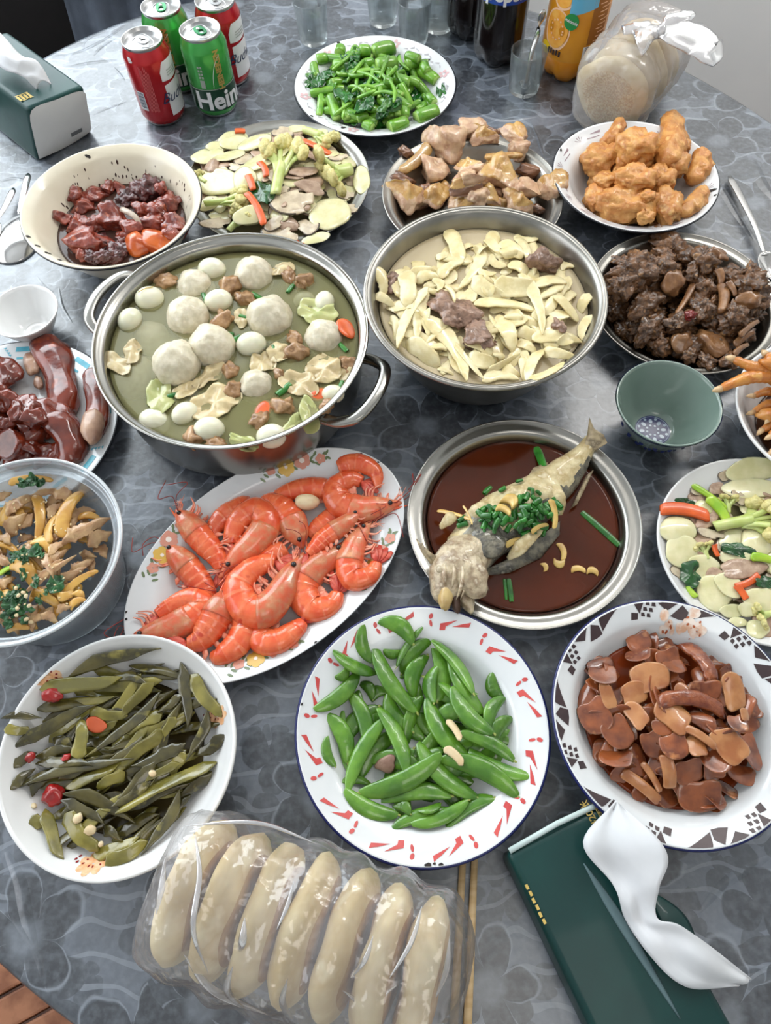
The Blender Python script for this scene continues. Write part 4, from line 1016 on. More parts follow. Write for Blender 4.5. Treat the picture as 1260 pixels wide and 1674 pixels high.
shrimp([(1070, 320), (1010, 400), (975, 500), (1000, 570), (1070, 555), (1105, 480)], 50, 'curled shrimp with spread pale legs at the right end', head=True)
shrimp([(1200, 250), (1110, 265), (1020, 275), (935, 245), (925, 180), (990, 150), (1060, 175)], 52, 'curled shrimp at the far right, black eye beyond the rim')
shrimp([(980, 415), (900, 470), (815, 530), (775, 610), (820, 690), (905, 670), (935, 590)], 58, 'round curled shrimp right of centre with pale legs inside')
shrimp([(1035, 285), (960, 345), (880, 395), (835, 440), (790, 480)], 38, 'bright red straight shrimp pointing to the upper right')
shrimp([(190, 420), (245, 470), (310, 540), (360, 610), (385, 680)], 48, 'shrimp at the left with pale bristling legs toward the rim', vside=-1)
shrimp([(245, 280), (295, 335), (355, 405), (410, 470), (430, 540)], 48, 'shrimp at upper left with its pointed snout over the rim', vside=1)
shrimp([(45, 805), (120, 800), (220, 770), (310, 720), (345, 670), (290, 650), (200, 690), (120, 750)], 54, 'shrimp at the left end with dark red swimming legs', dark=True)
shrimp([(460, 605), (435, 680), (395, 760), (340, 830), (270, 850)], 56, 'pale straight shrimp at front left, black eye at the centre', vside=1)
shrimp([(775, 425), (745, 350), (705, 280), (640, 235), (585, 245)], 54, 'arched shrimp at back centre, eye facing the camera')
shrimp([(420, 560), (490, 480), (570, 410), (625, 330), (580, 275), (510, 315), (475, 390), (470, 440)], 52, 'curled shrimp at left of centre, snout pointing down left')
shrimp([(785, 465), (730, 550), (680, 650), (610, 715), (535, 690), (510, 610), (560, 540), (640, 505), (690, 510)], 60, 'largest curled shrimp, on top at the centre front')
gv, gf = blob(4, amp=0.06, f=1.2, amp2=0.02, sub=3, sc=(1, 0.72, 0.72))
pl.put(Proto('garlic_clove', [('garlic_clove', mesh('garlic_clove', gv, gf, m_garlic))], 'garlic'), (802, 258), size=(52, 50), t=44, yaw=0.1, pct=85, label='whole cream garlic clove among the shrimps on the oval platter')
pl.finish()
# ------------------------------------------------------------------ meatball and quail egg soup (everything floats in the broth)
LV = 0.0725
m_ball = mat('fish_ball', (222, 213, 190), (204, 194, 168), rough=0.42, ns=160, bump=0.5, bs=170, sss=0.25, coat=0.25, rand=0.05, sss_r=0.003)
m_egg = mat('quail_egg', (236, 232, 210), (226, 224, 196), rough=0.22, ns=30, sss=0.3, coat=0.4)
m_yolk = mat('split_yolk', (206, 176, 96), rough=0.5)
m_bmeat = mat('brown_meat', (176, 138, 98), (136, 98, 62), rough=0.35, ns=130, bump=0.5, bs=260, coat=0.35, rand=0.12, c3=(196, 156, 112))
m_skin = mat('tofu_skin', (212, 192, 148), (188, 166, 122), rough=0.3, ns=70, bump=0.3, bs=160, coat=0.4, sss=0.2, rand=0.08)
m_cab = mat('pale_cabbage', (190, 190, 130), (166, 172, 106), rough=0.3, ns=60, bump=0.2, bs=150, coat=0.4, sss=0.2, rand=0.08)
m_carrot = mat('carrot', (226, 100, 38), (206, 84, 28), rough=0.3, ns=70, coat=0.4, rand=0.06, sss=0.15)
m_scal = mat('scallion', (52, 128, 40), (30, 94, 30), rough=0.28, ns=120, coat=0.4, rand=0.15)
BALLS = [lump_proto('fish_ball', m_ball, 'meatball', i, amp=0.05, f=1.6, amp2=0.035, f2=6, sub=4) for i in range(3)]
EGGS = [lump_proto('quail_egg', m_egg, 'egg', i + 20, amp=0.01, f=1, amp2=0, sub=3, sc=(1.0, 0.82, 0.82)) for i in range(2)]
MEATS = [lump_proto('meat_piece', m_bmeat, 'meat', i + 30, amp=0.3, f=1.8, amp2=0.16, f2=4.5, planes=3) for i in range(4)]
def crumple(name, m, cat, seed, amp=0.45):
    r = random.Random(seed); s = seed * 2.3
    V, F, fm = slab(lambda t: 1 + 0.2 * math.sin(2 * t + s) + 0.07 * math.sin(5 * t + s), 0.16, 5, 30, lambda x, y: amp * (nz((x, y, 0), 1.5, s) * 1.6 + nz((x, y, 0), 4, s) * 0.5) + 0.3 * amp * x * x)
    return Proto(name, [(name, mesh(name, V, F, m))], cat)
WRAPS = [crumple('tofu_skin', m_skin, 'tofu skin', i) for i in range(4)]
CABS = [crumple('cabbage_leaf', m_cab, 'cabbage', i + 9, 0.38) for i in range(3)]
def scallion_proto(seed):
    r = random.Random(seed); V, F = sweepx(bar_path(6, r.uniform(-0.1, 0.1)), [0.42, 0.5, 0.5, 0.5, 0.48, 0.42], [0.4, 0.5, 0.5, 0.5, 0.5, 0.4], 10, caps=False)
    V2, F2 = sweepx(bar_path(6, 0), np.full(6, 0.36), np.full(6, 0.36), 10, caps=False)
    VV, FF, _ = join((V, F, 0), (V2, [f[::-1] for f in F2], 0))
    return Proto('scallion_ring', [('scallion_ring', mesh('scallion_ring', VV, FF, m_scal))], 'scallion')
SCAL = [scallion_proto(i) for i in range(3)]
pl = Pile(E_.x, E_.y, E_.R, E_.f, (120, 370, 2.333), 'in the soup pot', 'pieces floating in the soup pot')
for x, y, r, sub in ((300, 430, 66, -1.0), (232, 572, 86, -0.95), (468, 238, 72, -0.2), (690, 192, 74, 0.1), (698, 612, 66, -0.1), (955, 430, 74, 0.0), (440, 350, 82, 0.15), (748, 352, 86, 0.2), (528, 462, 88, 0.3), (396, 527, 91, 0.35)):
    k = mpp(*pl.px((x, y)), LV) * r / 2.333
    pl.put(pick(BALLS), (x, y), size=(r, r), t=r, z=LV + (sub - 0.22) * k, yaw=rnd.uniform(0, 6), follow=0, what='sunken pale fish ball' if sub < -0.5 else 'round pale fish ball')
for i, (x, y, r, sub) in enumerate(((880, 282, 42, -0.85), (310, 745, 62, -0.2), (528, 165, 54, 0.2), (290, 275, 55, 0.3), (216, 358, 52, 0.2), (553, 285, 54, 0.35), (678, 450, 58, 0.35), (957, 290, 47, 0.1), (990, 640, 44, 0.1), (425, 715, 53, 0.2), (517, 775, 60, 0.3), (755, 800, 58, 0.2))):
    k = mpp(*pl.px((x, y)), LV) * r / 2.333; lb = None
    if i == 3: lb = 'quail egg split to its yolk, at the left of the soup pot'
    pl.put(EGGS[i % 2], (x, y), size=(r, r), t=r, z=LV + (sub - 0.2) * k, yaw=(0.1, -0.3, 0, 0.2, 1.1, 0.3, 0.2, 1.4, 0, 0.7, 0.1, 0.1)[i], follow=0, what='white quail egg', label=lb)
    if i == 3:
        o = pl.items[-1][0]; V, F = sweep(smoothpath([(-0.5, -0.1, 0.83), (0.0, 0.08, 0.87), (0.5, 0.22, 0.75)], 8), np.linspace(0.03, 0.05, 8), 0.03, 6)
        add('yolk_crack', mesh('yolk_crack', V, F, m_yolk), o)
for i, (x, y, r) in enumerate(((350, 210, 42), (600, 230, 52), (655, 275, 42), (575, 360, 52), (840, 425, 36), (850, 482, 50), (598, 550, 38), (805, 690, 50), (710, 735, 40), (785, 565, 28), (605, 625, 42), (455, 812, 46), (540, 825, 40), (965, 690, 36), (1055, 530, 44), (875, 212, 40), (820, 188, 34))):
    pl.put(MEATS[i % 4], (x, y), size=(r * 0.98, r * 0.76), t=r * 0.7, z=LV + 0.001, yaw=i * 1.3, follow=0, what='small brown meat piece')
for i, (x, y, rx, ry, m_) in enumerate(((540, 672, 92, 78, 0), (515, 570, 66, 40, 0), (722, 520, 62, 44, 0), (430, 622, 42, 50, 0), (790, 165, 50, 36, 0), (330, 650, 76, 58, 1), (860, 600, 74, 60, 0), (930, 325, 88, 56, 1), (158, 520, 44, 66, 0), (900, 722, 76, 44, 1), (650, 825, 74, 30, 1), (955, 545, 80, 60, 0), (640, 350, 44, 30, 0), (1052, 545, 34, 62, 0), (780, 480, 50, 40, 0), (845, 752, 58, 36, 1), (225, 480, 50, 40, 0))):
    pl.put((CABS if m_ else WRAPS)[i % 3], (x, y), size=(rx, ry), t=rx * 0.45, z=LV + 0.0018, yaw=i * 0.9, follow=0, what='pale green cabbage scrap' if m_ else 'crumpled tofu skin')
CARS = [slab_proto('carrot_slice', m_carrot, 'carrot', i, th=0.35, lob=0.05, curl=0.15) for i in range(2)]
pl.put(CARS[0], (1040, 388), size=(40, 52), t=40, z=LV + 0.003, yaw=0.3, pitch=0.5, follow=0, what='orange carrot slice'); pl.put(CARS[1], (722, 700), size=(46, 34), t=30, z=LV - 0.001, yaw=1, follow=0, what='sunken carrot slice'); pl.put(CARS[0], (938, 640), size=(32, 40), t=30, z=LV - 0.001, yaw=2, follow=0, what='sunken carrot slice')
for i, (x, y, L) in enumerate(((722, 322, 34), (762, 472, 46), (382, 642, 48), (500, 272, 46), (610, 432, 60), (1030, 462, 48), (802, 622, 70), (700, 266, 50), (828, 238, 44), (650, 345, 40), (1020, 605, 40), (592, 410, 40))):
    pl.put(SCAL[i % 3], (x, y), size=(L, L * 0.42), t=L * 0.3, z=LV + (0.016 if i == 0 else 0.0012), yaw=i * 1.7, follow=0, what='green scallion ring')
pl.finish()

# ------------------------------------------------------------------ bamboo shoots and duck in the basin
m_bam = mat('bamboo_shoot', (228, 214, 168), (210, 192, 138), rough=0.3, ns=80, bump=0.15, bs=250, coat=0.4, sss=0.2, rand=0.08)
m_duck = mat('duck_meat', (150, 118, 98), (114, 86, 70), rough=0.38, ns=150, bump=0.8, bs=240, coat=0.3, rand=0.1, c3=(164, 130, 108))
BAM = []
for i in range(6):
    s = strip_proto('bamboo_slice', m_bam, 'bamboo shoot', i + 40, bend=(0.25, -0.2, 0.4, 0.1, -0.35, 0.0)[i], zb=(0.6, 1.2, -0.5, 0.9, 0.3, 1.6)[i], taper=(0.4, 0.7, 0.35, 0.8, 0.5, 0.3)[i], ends=0.3, tl=0.2, rag=0.1, power=3.5, ridges=1); BAM.append(s)
BCURL = [slab_proto('bamboo_slice', m_bam, 'bamboo shoot', i + 60, th=0.5, lob=0.2, curl=2.2) for i in range(3)]
DUCK = [lump_proto('duck_piece', m_duck, 'meat', i + 70, amp=0.3, f=1.5, amp2=0.14, f2=5, planes=4, sub=4) for i in range(3)]
pl = Pile(F_.x, F_.y, 0.112, F_.f, (580, 320, 2.930), 'in the steel basin', 'bamboo shoot slices in the steel basin', floor=0.0785)
for x, y, r in ((180, 420, 62), (310, 610, 58), (345, 690, 40), (940, 520, 70), (600, 700, 70)):
    pl.put(DUCK[0], (x, y), size=(r, r * 0.8), t=r * 0.6, yaw=x, what='sunken duck piece', pct=70)
for i in range(84):
    x, y = pl.rand(rnd, 0.82); q = PX((x, y, 0.08)); zx, zy = (q[0] - 580) * 2.93, (q[1] - 320) * 2.93
    if zx < 430 and zy < 360: continue
    a = rnd.uniform(0, 6.28); L = rnd.uniform(55, 110)
    pl.put(pick(BAM), (zx - L * math.cos(a), zy - L * math.sin(a)), (zx + L * math.cos(a), zy + L * math.sin(a)), rnd.uniform(56, 92), 14, follow=0.6, pct=76, what='bamboo shoot slice')
BS = [(390, 300, 450, 280, 30), (270, 378, 380, 362, 40), (95, 350, 130, 485, 52), (100, 480, 185, 535, 45), (180, 580, 190, 690, 32), (190, 550, 262, 540, 26), (260, 700, 392, 812, 62), (400, 830, 475, 862, 25), (510, 262, 575, 245, 36), (640, 210, 690, 275, 42), (700, 230, 795, 295, 52), (768, 198, 872, 208, 46), (780, 210, 835, 335, 46), (740, 330, 822, 372, 50), (650, 290, 722, 335, 36), (595, 358, 672, 372, 32), (988, 350, 1046, 342, 40),
      (680, 590, 822, 592, 60), (780, 650, 864, 692, 50), (780, 710, 864, 762, 50), (800, 780, 812, 882, 30), (380, 400, 392, 455, 40), (550, 770, 664, 802, 62), (640, 842, 782, 760, 32), (720, 820, 782, 872, 46), (620, 882, 775, 880, 55), (905, 750, 1062, 782, 50), (842, 882, 992, 806, 46), (892, 748, 830, 884, 42), (860, 682, 1072, 702, 62), (1140, 580, 1088, 684, 42), (1136, 476, 1080, 562, 42), (958, 476, 1062, 594, 46), (588, 238, 622, 292, 32), (570, 400, 735, 502, 58), (588, 518, 852, 552, 58), (678, 428, 865, 432, 78),
      (798, 392, 892, 645, 52), (868, 432, 1002, 416, 72), (300, 408, 398, 394, 52), (610, 275, 505, 435, 48), (448, 172, 500, 322, 56), (412, 388, 514, 322, 52), (242, 372, 252, 524, 62), (336, 456, 212, 712, 48), (348, 596, 524, 866, 78), (476, 706, 606, 866, 22), (700, 615, 752, 742, 82)]
for k, (x1, y1, x2, y2, w) in enumerate(BS):
    lb = 'pointed bamboo shoot slice sticking up at the back of the basin' if (x1, y1) == (448, 172) else ('largest flat bamboo shoot slice at front left in the basin' if (x1, y1) == (348, 596) else None)
    pl.put(pick(BAM), (x1, y1), (x2, y2), w * 1.5, min(20, w * 0.28), ext=0.07, roll=rnd.uniform(-0.35, 0.35), follow=0.6, pct=78, what='bamboo shoot slice', label=lb)
for i, (x, y, r) in enumerate(((690, 760, 30), (600, 255, 34), (640, 460, 36), (735, 270, 40), (1010, 690, 40), (330, 570, 36), (760, 575, 40))):
    pl.put(BCURL[i % 3], (x, y), size=(r, r * 0.8), t=r * 0.5, yaw=i, what='curled bamboo shoot slice', pct=78)
pl.put(DUCK[0], (478, 555), size=(118, 88), t=62, yaw=-0.75, label='largest brown duck piece, left of centre in the basin', pct=68)
pl.put(DUCK[1], (600, 665), size=(82, 70), t=40, yaw=-1.0, label='smooth pinkish duck piece beside the largest one in the basin', pct=68)
pl.put(DUCK[2], (912, 318), size=(82, 70), t=60, yaw=0.4, label='ragged duck piece at the back right of the basin', pct=70)
pl.put(DUCK[1], (980, 620), size=(30, 46), t=30, yaw=0.2, label='small duck bone end at the right of the basin', pct=80)
pl.put(BAM[0], (436, 432), (476, 514), 32, 18, what='bamboo shoot slice'); pl.finish()

# ------------------------------------------------------------------ steamed fish
m_fskin = mat('fish_skin', (132, 126, 108), (66, 64, 58), rough=0.28, ns=130, bump=0.6, bs=520, coat=0.5, c3=(196, 190, 170))
m_fflesh = mat('fish_flesh', (216, 202, 160), (182, 160, 112), rough=0.36, ns=90, bump=0.9, bs=190, coat=0.35, sss=0.25, c3=(226, 214, 184))
m_fhead = mat('fish_head', (204, 188, 158), (150, 128, 102), rough=0.34, ns=110, bump=1.0, bs=240, coat=0.4, sss=0.2, c3=(216, 204, 180))
m_fin = mat('fish_fin', (186, 168, 134), (120, 106, 84), rough=0.4, ns=120, bump=0.4, bs=300, c3=(206, 190, 160))
FF_ = (650, 680, 2.93)
def fp(x, y, z): return P(FF_[0] + x / FF_[2], FF_[1] + y / FF_[2], z)
fc = fp(520, 520, 0.02); fish = thing('steamed_fish', 'whole steamed fish lying across the steel plate, tail over the rim', 'fish', (fc.x, fc.y, 0))
def fpath(pts, n): return smoothpath([fp(x, y, z) - Vector((fc.x, fc.y, 0)) for x, y, z in pts], n)
kf = mpp(*PX(fc), 0.03) / FF_[2]
def rough_up(V, amp, f, s):
    V = np.array(V); c = V.mean(0)
    for i, v in enumerate(V): V[i] = v + (v - c) / (np.linalg.norm(v - c) + 1e-9) * amp * (nz(v, f, s) + 0.5 * nz(v, f * 2.7, s + 4))
    return V
# body: from behind the gills to the tail root
n = 50; t = np.linspace(0, 1, n)
p = fpath([(330, 660, 0.026), (440, 545, 0.027), (560, 460, 0.027), (690, 370, 0.027), (800, 275, 0.029), (880, 190, 0.034), (930, 110, 0.041)], n)
w = np.interp(t, [0, 0.15, 0.3, 0.5, 0.68, 0.82, 0.93, 1], [118, 138, 140, 112, 80, 56, 40, 36]) * kf
h = np.interp(t, [0, 0.3, 0.6, 0.85, 1], [0.0185, 0.019, 0.0165, 0.0105, 0.0065])
V, F = sweep(p, w, h, 28, power=2.2); V = rough_up(V, 0.0032, 55, 3)
fm = []
for i, f in enumerate(F):
    c = np.mean([V[j] for j in f], axis=0); k_ = i // 28; a_ = i % 28
    side = a_ / 28.0
    g_ = 0.07 * nz(c, 70, 3); dark = (side < 0.13 + g_ or side > 0.80 - g_) and k_ < 42 or (k_ < 9 and (side < 0.3 + g_ or side > 0.7))
    fm.append(1 if dark else 0)
add('body', mesh('body', V, F, [m_fflesh, m_fskin], fm), fish)
# slashes in the flank: raised flaps of flesh
for (x1, y1, x2, y2, wd) in ((470, 420, 300, 505, 46), (610, 350, 440, 400, 40), (740, 320, 775, 470, 40), (280, 470, 200, 530, 34), (690, 540, 520, 690, 34)):
    q = fpath([(x1, y1, 0.040), ((x1 + x2) / 2 + 8, (y1 + y2) / 2 - 8, 0.043), (x2, y2, 0.034)], 14)
    V, F = sweep(q, np.clip(np.sin(np.linspace(0.12, PI - 0.12, 14)), 0, 1) ** 0.5 * wd * kf * 0.9, np.sin(np.linspace(0.3, PI - 0.3, 14)) * 0.0022, 12); add('flesh_flap', mesh('flesh_flap', rough_up(V, 0.0024, 80, x1), F, m_fflesh), fish)
# grey skin patch on the shoulder
q = fpath([(350, 610, 0.043), (420, 600, 0.0455), (500, 640, 0.043)], 14); V, F = sweep(q, np.sin(np.linspace(0.3, PI - 0.3, 14)) ** 0.6 * 88 * kf, 0.004, 12); add('skin_patch', mesh('skin_patch', rough_up(V, 0.0012, 90, 2), F, m_fskin), fish)
# head hangs over the rim at the lower left
n = 26; t = np.linspace(0, 1, n); p = fpath([(375, 640, 0.030), (310, 690, 0.036), (262, 760, 0.038), (240, 850, 0.034), (246, 892, 0.030)], n)
w = np.interp(t, [0, 0.25, 0.5, 0.75, 0.93, 1], [98, 118, 112, 84, 50, 22]) * kf; h = np.interp(t, [0, 0.4, 0.8, 1], [0.018, 0.0195, 0.014, 0.005])
V, F = sweep(p, w, h, 24); hd = add('head', mesh('head', rough_up(V, 0.0017, 80, 7), F, m_fhead), fish)
def part_blob(name, x, y, z, sx, sy, sz, m, yaw=0.0, par=None, amp=0.1, seed=1):
    V, F = blob(seed, amp=amp, f=1.5, amp2=amp * 0.4, sub=3); c, s = math.cos(yaw), math.sin(yaw); q = fp(x, y, z) - Vector((fc.x, fc.y, 0))
    V = V * np.array([sx, sy, sz]); V = np.stack([V[:, 0] * c - V[:, 1] * s, V[:, 0] * s + V[:, 1] * c, V[:, 2]], -1) + np.array(q)
    return add(name, mesh(name, V, F, m), par or fish)
m_feye = mat('cooked_eye', (180, 166, 140), rough=0.2, coat=0.5); m_lip = mat('fish_lip', (204, 178, 122), (180, 150, 96), rough=0.3, ns=80, coat=0.4)
part_blob('gill_cover', 330, 745, 0.047, 0.017, 0.026, 0.009, m_fhead, 0.35, seed=5, amp=0.2)
part_blob('upper_jaw', 232, 852, 0.043, 0.0072, 0.016, 0.007, m_lip, -0.2, seed=6); part_blob('lower_jaw', 315, 845, 0.036, 0.007, 0.022, 0.008, m_fhead, 0.25, seed=7, amp=0.2)
part_blob('mouth', 272, 862, 0.040, 0.0045, 0.017, 0.006, mat('dark_mouth', (70, 48, 36), rough=0.5), 0.1, seed=8); part_blob('gill_slit', 372, 735, 0.046, 0.003, 0.022, 0.005, mat('gill_slit', (96, 78, 64), rough=0.5), 0.45, seed=9)
part_blob('eye', 205, 735, 0.0505, 0.0042, 0.0042, 0.003, m_feye, amp=0, par=hd)
for x1, y1, x2, y2 in ((170, 700, 90, 590), (165, 690, 115, 610), (185, 690, 130, 630)):
    V, F = sweep(fpath([(x1, y1, 0.045), ((x1 + x2) / 2 - 8, (y1 + y2) / 2, 0.05), (x2, y2, 0.05)], 8), np.linspace(0.0035, 0.0006, 8), 0.001, 6); add('fin_ray', mesh('fin_ray', V, F, m_fin), fish)
for k, (pts, w_) in enumerate((([(352, 640), (372, 720), (352, 800), (318, 870)], 9), ([(322, 650), (345, 735), (330, 810), (300, 880)], 8), ([(290, 665), (312, 745), (302, 820), (282, 876)], 7), ([(262, 690), (272, 760), (258, 830)], 7), ([(228, 690), (222, 770), (232, 830)], 8))):
    hz_ = (0.0435, 0.0505, 0.0555, 0.0565, 0.0545)[k]; q = fpath([(x, y, hz_ - 0.0035 * (i == 0) - 0.008 * (i == len(pts) - 1)) for i, (x, y) in enumerate(pts)], 16)
    V, F = sweep(q, np.sin(np.linspace(0.15, PI - 0.15, 16)) * w_ * kf * 1.3, 0.0016, 8); add('gill_fold', mesh('gill_fold', rough_up(V, 0.0009, 120, k), F, m_fhead), fish)
# fins
def fin(name, pts, m=m_fin, th=0.0016):
    q = [fp(x, y, z) - Vector((fc.x, fc.y, 0)) for x, y, z in pts]; c = sum(q, Vector()) / len(q); V = []; F = []; k = len(q); r = random.Random(len(pts))
    for s in (1, -1):
        V.append((c.x, c.y, c.z + s * th));
        for f in (0.55, 1.0):
            for a in q: V.append((*(c + (a - c) * f * (1 + (0.1 * r.uniform(-1, 1) if f == 1 else 0))).xy, (c + (a - c) * f).z + (s * th * (0.8 if f < 1 else 0.2))))
    m_ = 1 + 2 * k
    for s, o in ((1, 0), (-1, m_)):
        for i in range(k):
            j = (i + 1) % k; tri = (o, o + 1 + i, o + 1 + j); quad = (o + 1 + i, o + 1 + k + i, o + 1 + k + j, o + 1 + j)
            F += [tri, quad] if s == 1 else [tri[::-1], quad[::-1]]
    for i in range(k): F.append((1 + k + i, m_ + 1 + k + i, m_ + 1 + k + (i + 1) % k, 1 + k + (i + 1) % k))
    return add(name, mesh(name, V, F, m), fish)
fin('tail_fin', [(890, 150, 0.043), (905, 80, 0.05), (918, 10, 0.06), (940, 60, 0.058), (985, 90, 0.056), (1005, 130, 0.05), (950, 160, 0.044)])
fin('belly_flap', [(400, 745, 0.020), (500, 700, 0.026), (640, 610, 0.028), (770, 510, 0.026), (790, 560, 0.023), (680, 680, 0.02), (540, 745, 0.02), (430, 770, 0.018)], m_fskin, 0.003)
fin('back_fin', [(600, 330, 0.034), (650, 250, 0.028), (715, 225, 0.024), (720, 260, 0.026), (680, 310, 0.034)])
fin('side_fin', [(830, 440, 0.024), (900, 290, 0.03), (935, 262, 0.034), (905, 330, 0.028), (860, 420, 0.024)])
pl = Pile(D.x, D.y, 0.1, D.f, FF_, 'on the steamed fish', 'chopped scallions and ginger on the fish', floor=0.0185)
bodyV = np.array([v.co[:] for v in fish.children[0].data.vertices]) + np.array([fc.x, fc.y, 0])
for o in fish.children[:8]:
    Vb = np.array([v.co[:] for v in o.data.vertices]) + np.array([fc.x, fc.y, 0])
    for s in np.linspace(-0.003, 0.003, 4):
        for s2 in np.linspace(-0.003, 0.003, 4):
            i, j = pl.cells(Vb + np.array([s, s2, 0])); np.maximum.at(pl.H, (i, j), Vb[:, 2])
r = random.Random(5)
for i in range(104):
    if i < 70: x, y = r.gauss(645, 50), r.gauss(455, 46)
    else: x, y = r.gauss(470, 75), r.gauss(495, 40)
    if i in (5, 11): x, y = (430, 355) if i == 5 else (500, 350)
    L = r.uniform(34, 62); pl.put(SCAL[i % 3], (x, y), size=(L * 0.9, L * 0.55), t=L * 0.42, yaw=r.uniform(0, 6), follow=0.8, pct=75, what='green scallion piece')
m_ging = mat('ginger', (214, 182, 104), (190, 152, 80), rough=0.35, ns=80, coat=0.4, rand=0.1)
GING = [strip_proto('ginger_strip', m_ging, 'ginger', i, bend=0.4, taper=0.7) for i in range(2)]
for x1, y1, x2, y2, w_ in ((190, 452, 345, 500, 22), (310, 430, 360, 520, 12), (520, 610, 640, 590, 34), (500, 400, 560, 440, 70), (470, 440, 540, 470, 50), (730, 400, 750, 540, 34), (640, 560, 720, 520, 26)):
    pl.put(GING[x1 % 2], (x1, y1), (x2, y2), w_, w_ * 0.5, follow=0.6, pct=80, what='yellow ginger strip')
for x1, y1, x2, y2, w_ in ((800, 700, 745, 690, 46), (830, 740, 900, 745, 36), (905, 745, 960, 760, 40), (690, 705, 705, 745, 30), (770, 610, 790, 690, 36)):
    pl.put(GING[x1 % 2], (x1, y1), (x2, y2), w_, w_ * 0.4, pct=60, what='ginger scrap in the sauce')
for x1, y1, x2, y2, w_ in ((880, 460, 1060, 620, 34), (530, 780, 545, 890, 26), (510, 780, 520, 880, 16), (660, 150, 700, 240, 40)):
    pl.put(SCAL[0], (x1, y1), (x2, y2), w_, w_ * 0.4, pct=60, what='long sunken scallion')
pl.where = 'on the fish'
pl.finish()
# ------------------------------------------------------------------ dark red stew in the cream bowl
m_red = mat('red_stew_meat', (142, 62, 42), (102, 38, 30), rough=0.3, ns=90, bump=0.7, bs=200, coat=0.5, rand=0.14, c3=(178, 92, 58))
m_dred = mat('dark_stew_meat', (92, 44, 40), (66, 30, 30), rough=0.32, ns=110, bump=0.9, bs=220, coat=0.45, rand=0.1)
m_orange = mat('orange_meat', (198, 96, 34), (170, 70, 28), rough=0.26, ns=70, bump=0.3, bs=160, coat=0.6)
m_tendon = mat('tendon', (190, 176, 160), (160, 140, 124), rough=0.35, ns=100)
REDS = [lump_proto('stew_meat', m_red, 'meat', i + 80, amp=0.28, f=1.5, amp2=0.12, f2=4.5, planes=4, sub=4) for i in range(4)]
DREDS = [lump_proto('stew_meat', m_dred, 'meat', i + 90, amp=0.35, f=2.0, amp2=0.2, f2=5.5, planes=2, sub=4) for i in range(2)]
ORG = [lump_proto('stew_meat', m_orange, 'meat', 95, amp=0.16, f=1.4, amp2=0.04, sub=3)]
pl = Pile(G.x, G.y, 0.085, G.f, (60, 270, 4.667), 'in cream bowl', 'stew meat in the cream bowl', floor=0.0215)
for x, y, rx, ry, k, lb in ((640, 180, 60, 40, 0, None), (700, 560, 90, 60, 0, None), (480, 600, 80, 60, 1, None), (200, 400, 62, 52, 0, None), (300, 215, 66, 52, 0, None), (440, 235, 100, 55, 0, None), (548, 168, 48, 38, 0, None), (350, 325, 85, 50, 0, None), (310, 450, 82, 66, 0, None), (360, 585, 165, 92, 0, 'largest red meat piece, at the front left in the cream bowl'), (452, 452, 66, 62, 0, None), (592, 412, 104, 108, 0, 'big ridged red meat piece at the centre of the cream bowl'),
        (720, 260, 82, 66, 1, None), (850, 185, 82, 84, 1, 'dark ragged meat piece leaning on the back right of the cream bowl'), (950, 180, 40, 38, 0, None), (1010, 300, 100, 70, 0, None), (820, 335, 62, 80, 0, None), (920, 350, 66, 50, 0, None), (900, 450, 112, 66, 0, None), (1060, 460, 76, 84, 0, None), (740, 505, 90, 66, 0, None), (770, 615, 74, 82, 2, 'bright orange rounded meat piece at the front of the cream bowl'), (935, 580, 120, 80, 2, 'orange flat meat piece at the front right of the cream bowl'), (625, 660, 72, 58, 1, None), (560, 712, 84, 46, 1, None), (352, 690, 54, 38, 0, None), (420, 705, 44, 34, 1, None), (1015, 530, 66, 50, 0, None), (500, 700, 60, 36, 1, None)):
    pl.put((REDS, DREDS, ORG)[k][(x + y) % len((REDS, DREDS, ORG)[k])], (x, y), size=(rx * 1.2, ry * 1.28), t=min(rx, ry) * 1.0, yaw=(x * 0.013) if abs(rx - ry) < 30 else rnd.uniform(-0.3, 0.3), pct=72, what=('red stewed meat piece', 'dark stewed meat piece', 'orange meat piece')[k], label=lb)
q = [P(60 + x / 4.667, 270 + y / 4.667, z) for x, y, z in ((630, 275, 0.056), (690, 310, 0.059), (745, 355, 0.056), (772, 420, 0.047))]; c = q[1]
V, F = sweep(smoothpath([v - c for v in q], 16), np.linspace(0.0042, 0.003, 16), 0.003, 8)
pl.put(Proto('tendon', [('tendon', mesh('tendon', V, F, m_tendon))], 'meat'), (c.x, c.y), world=True, keep=True, follow=0.2, pct=70, label='pale greyish tendon curled on the stew in the cream bowl'); pl.finish()
# splashes of stew dried on the back wall of the bowl
m_spl = mat('dried_gravy', (60, 34, 26), rough=0.5); pol = []
r = random.Random(3)
for i in range(46):
    t = r.uniform(0.15, 2.4) if i < 34 else r.uniform(1.2, 2.8); rr = r.uniform(0.083, 0.092) if i < 34 else r.uniform(0.080, 0.084)
    pol.append(disc(rr * math.cos(t), rr * math.sin(t), r.uniform(0.0005, 0.0016), 7, r.uniform(0.4, 1), r.uniform(0, 3)))
decal(G, 'gravy_splashes', pol, m_spl)['kind'] = 'stuff'

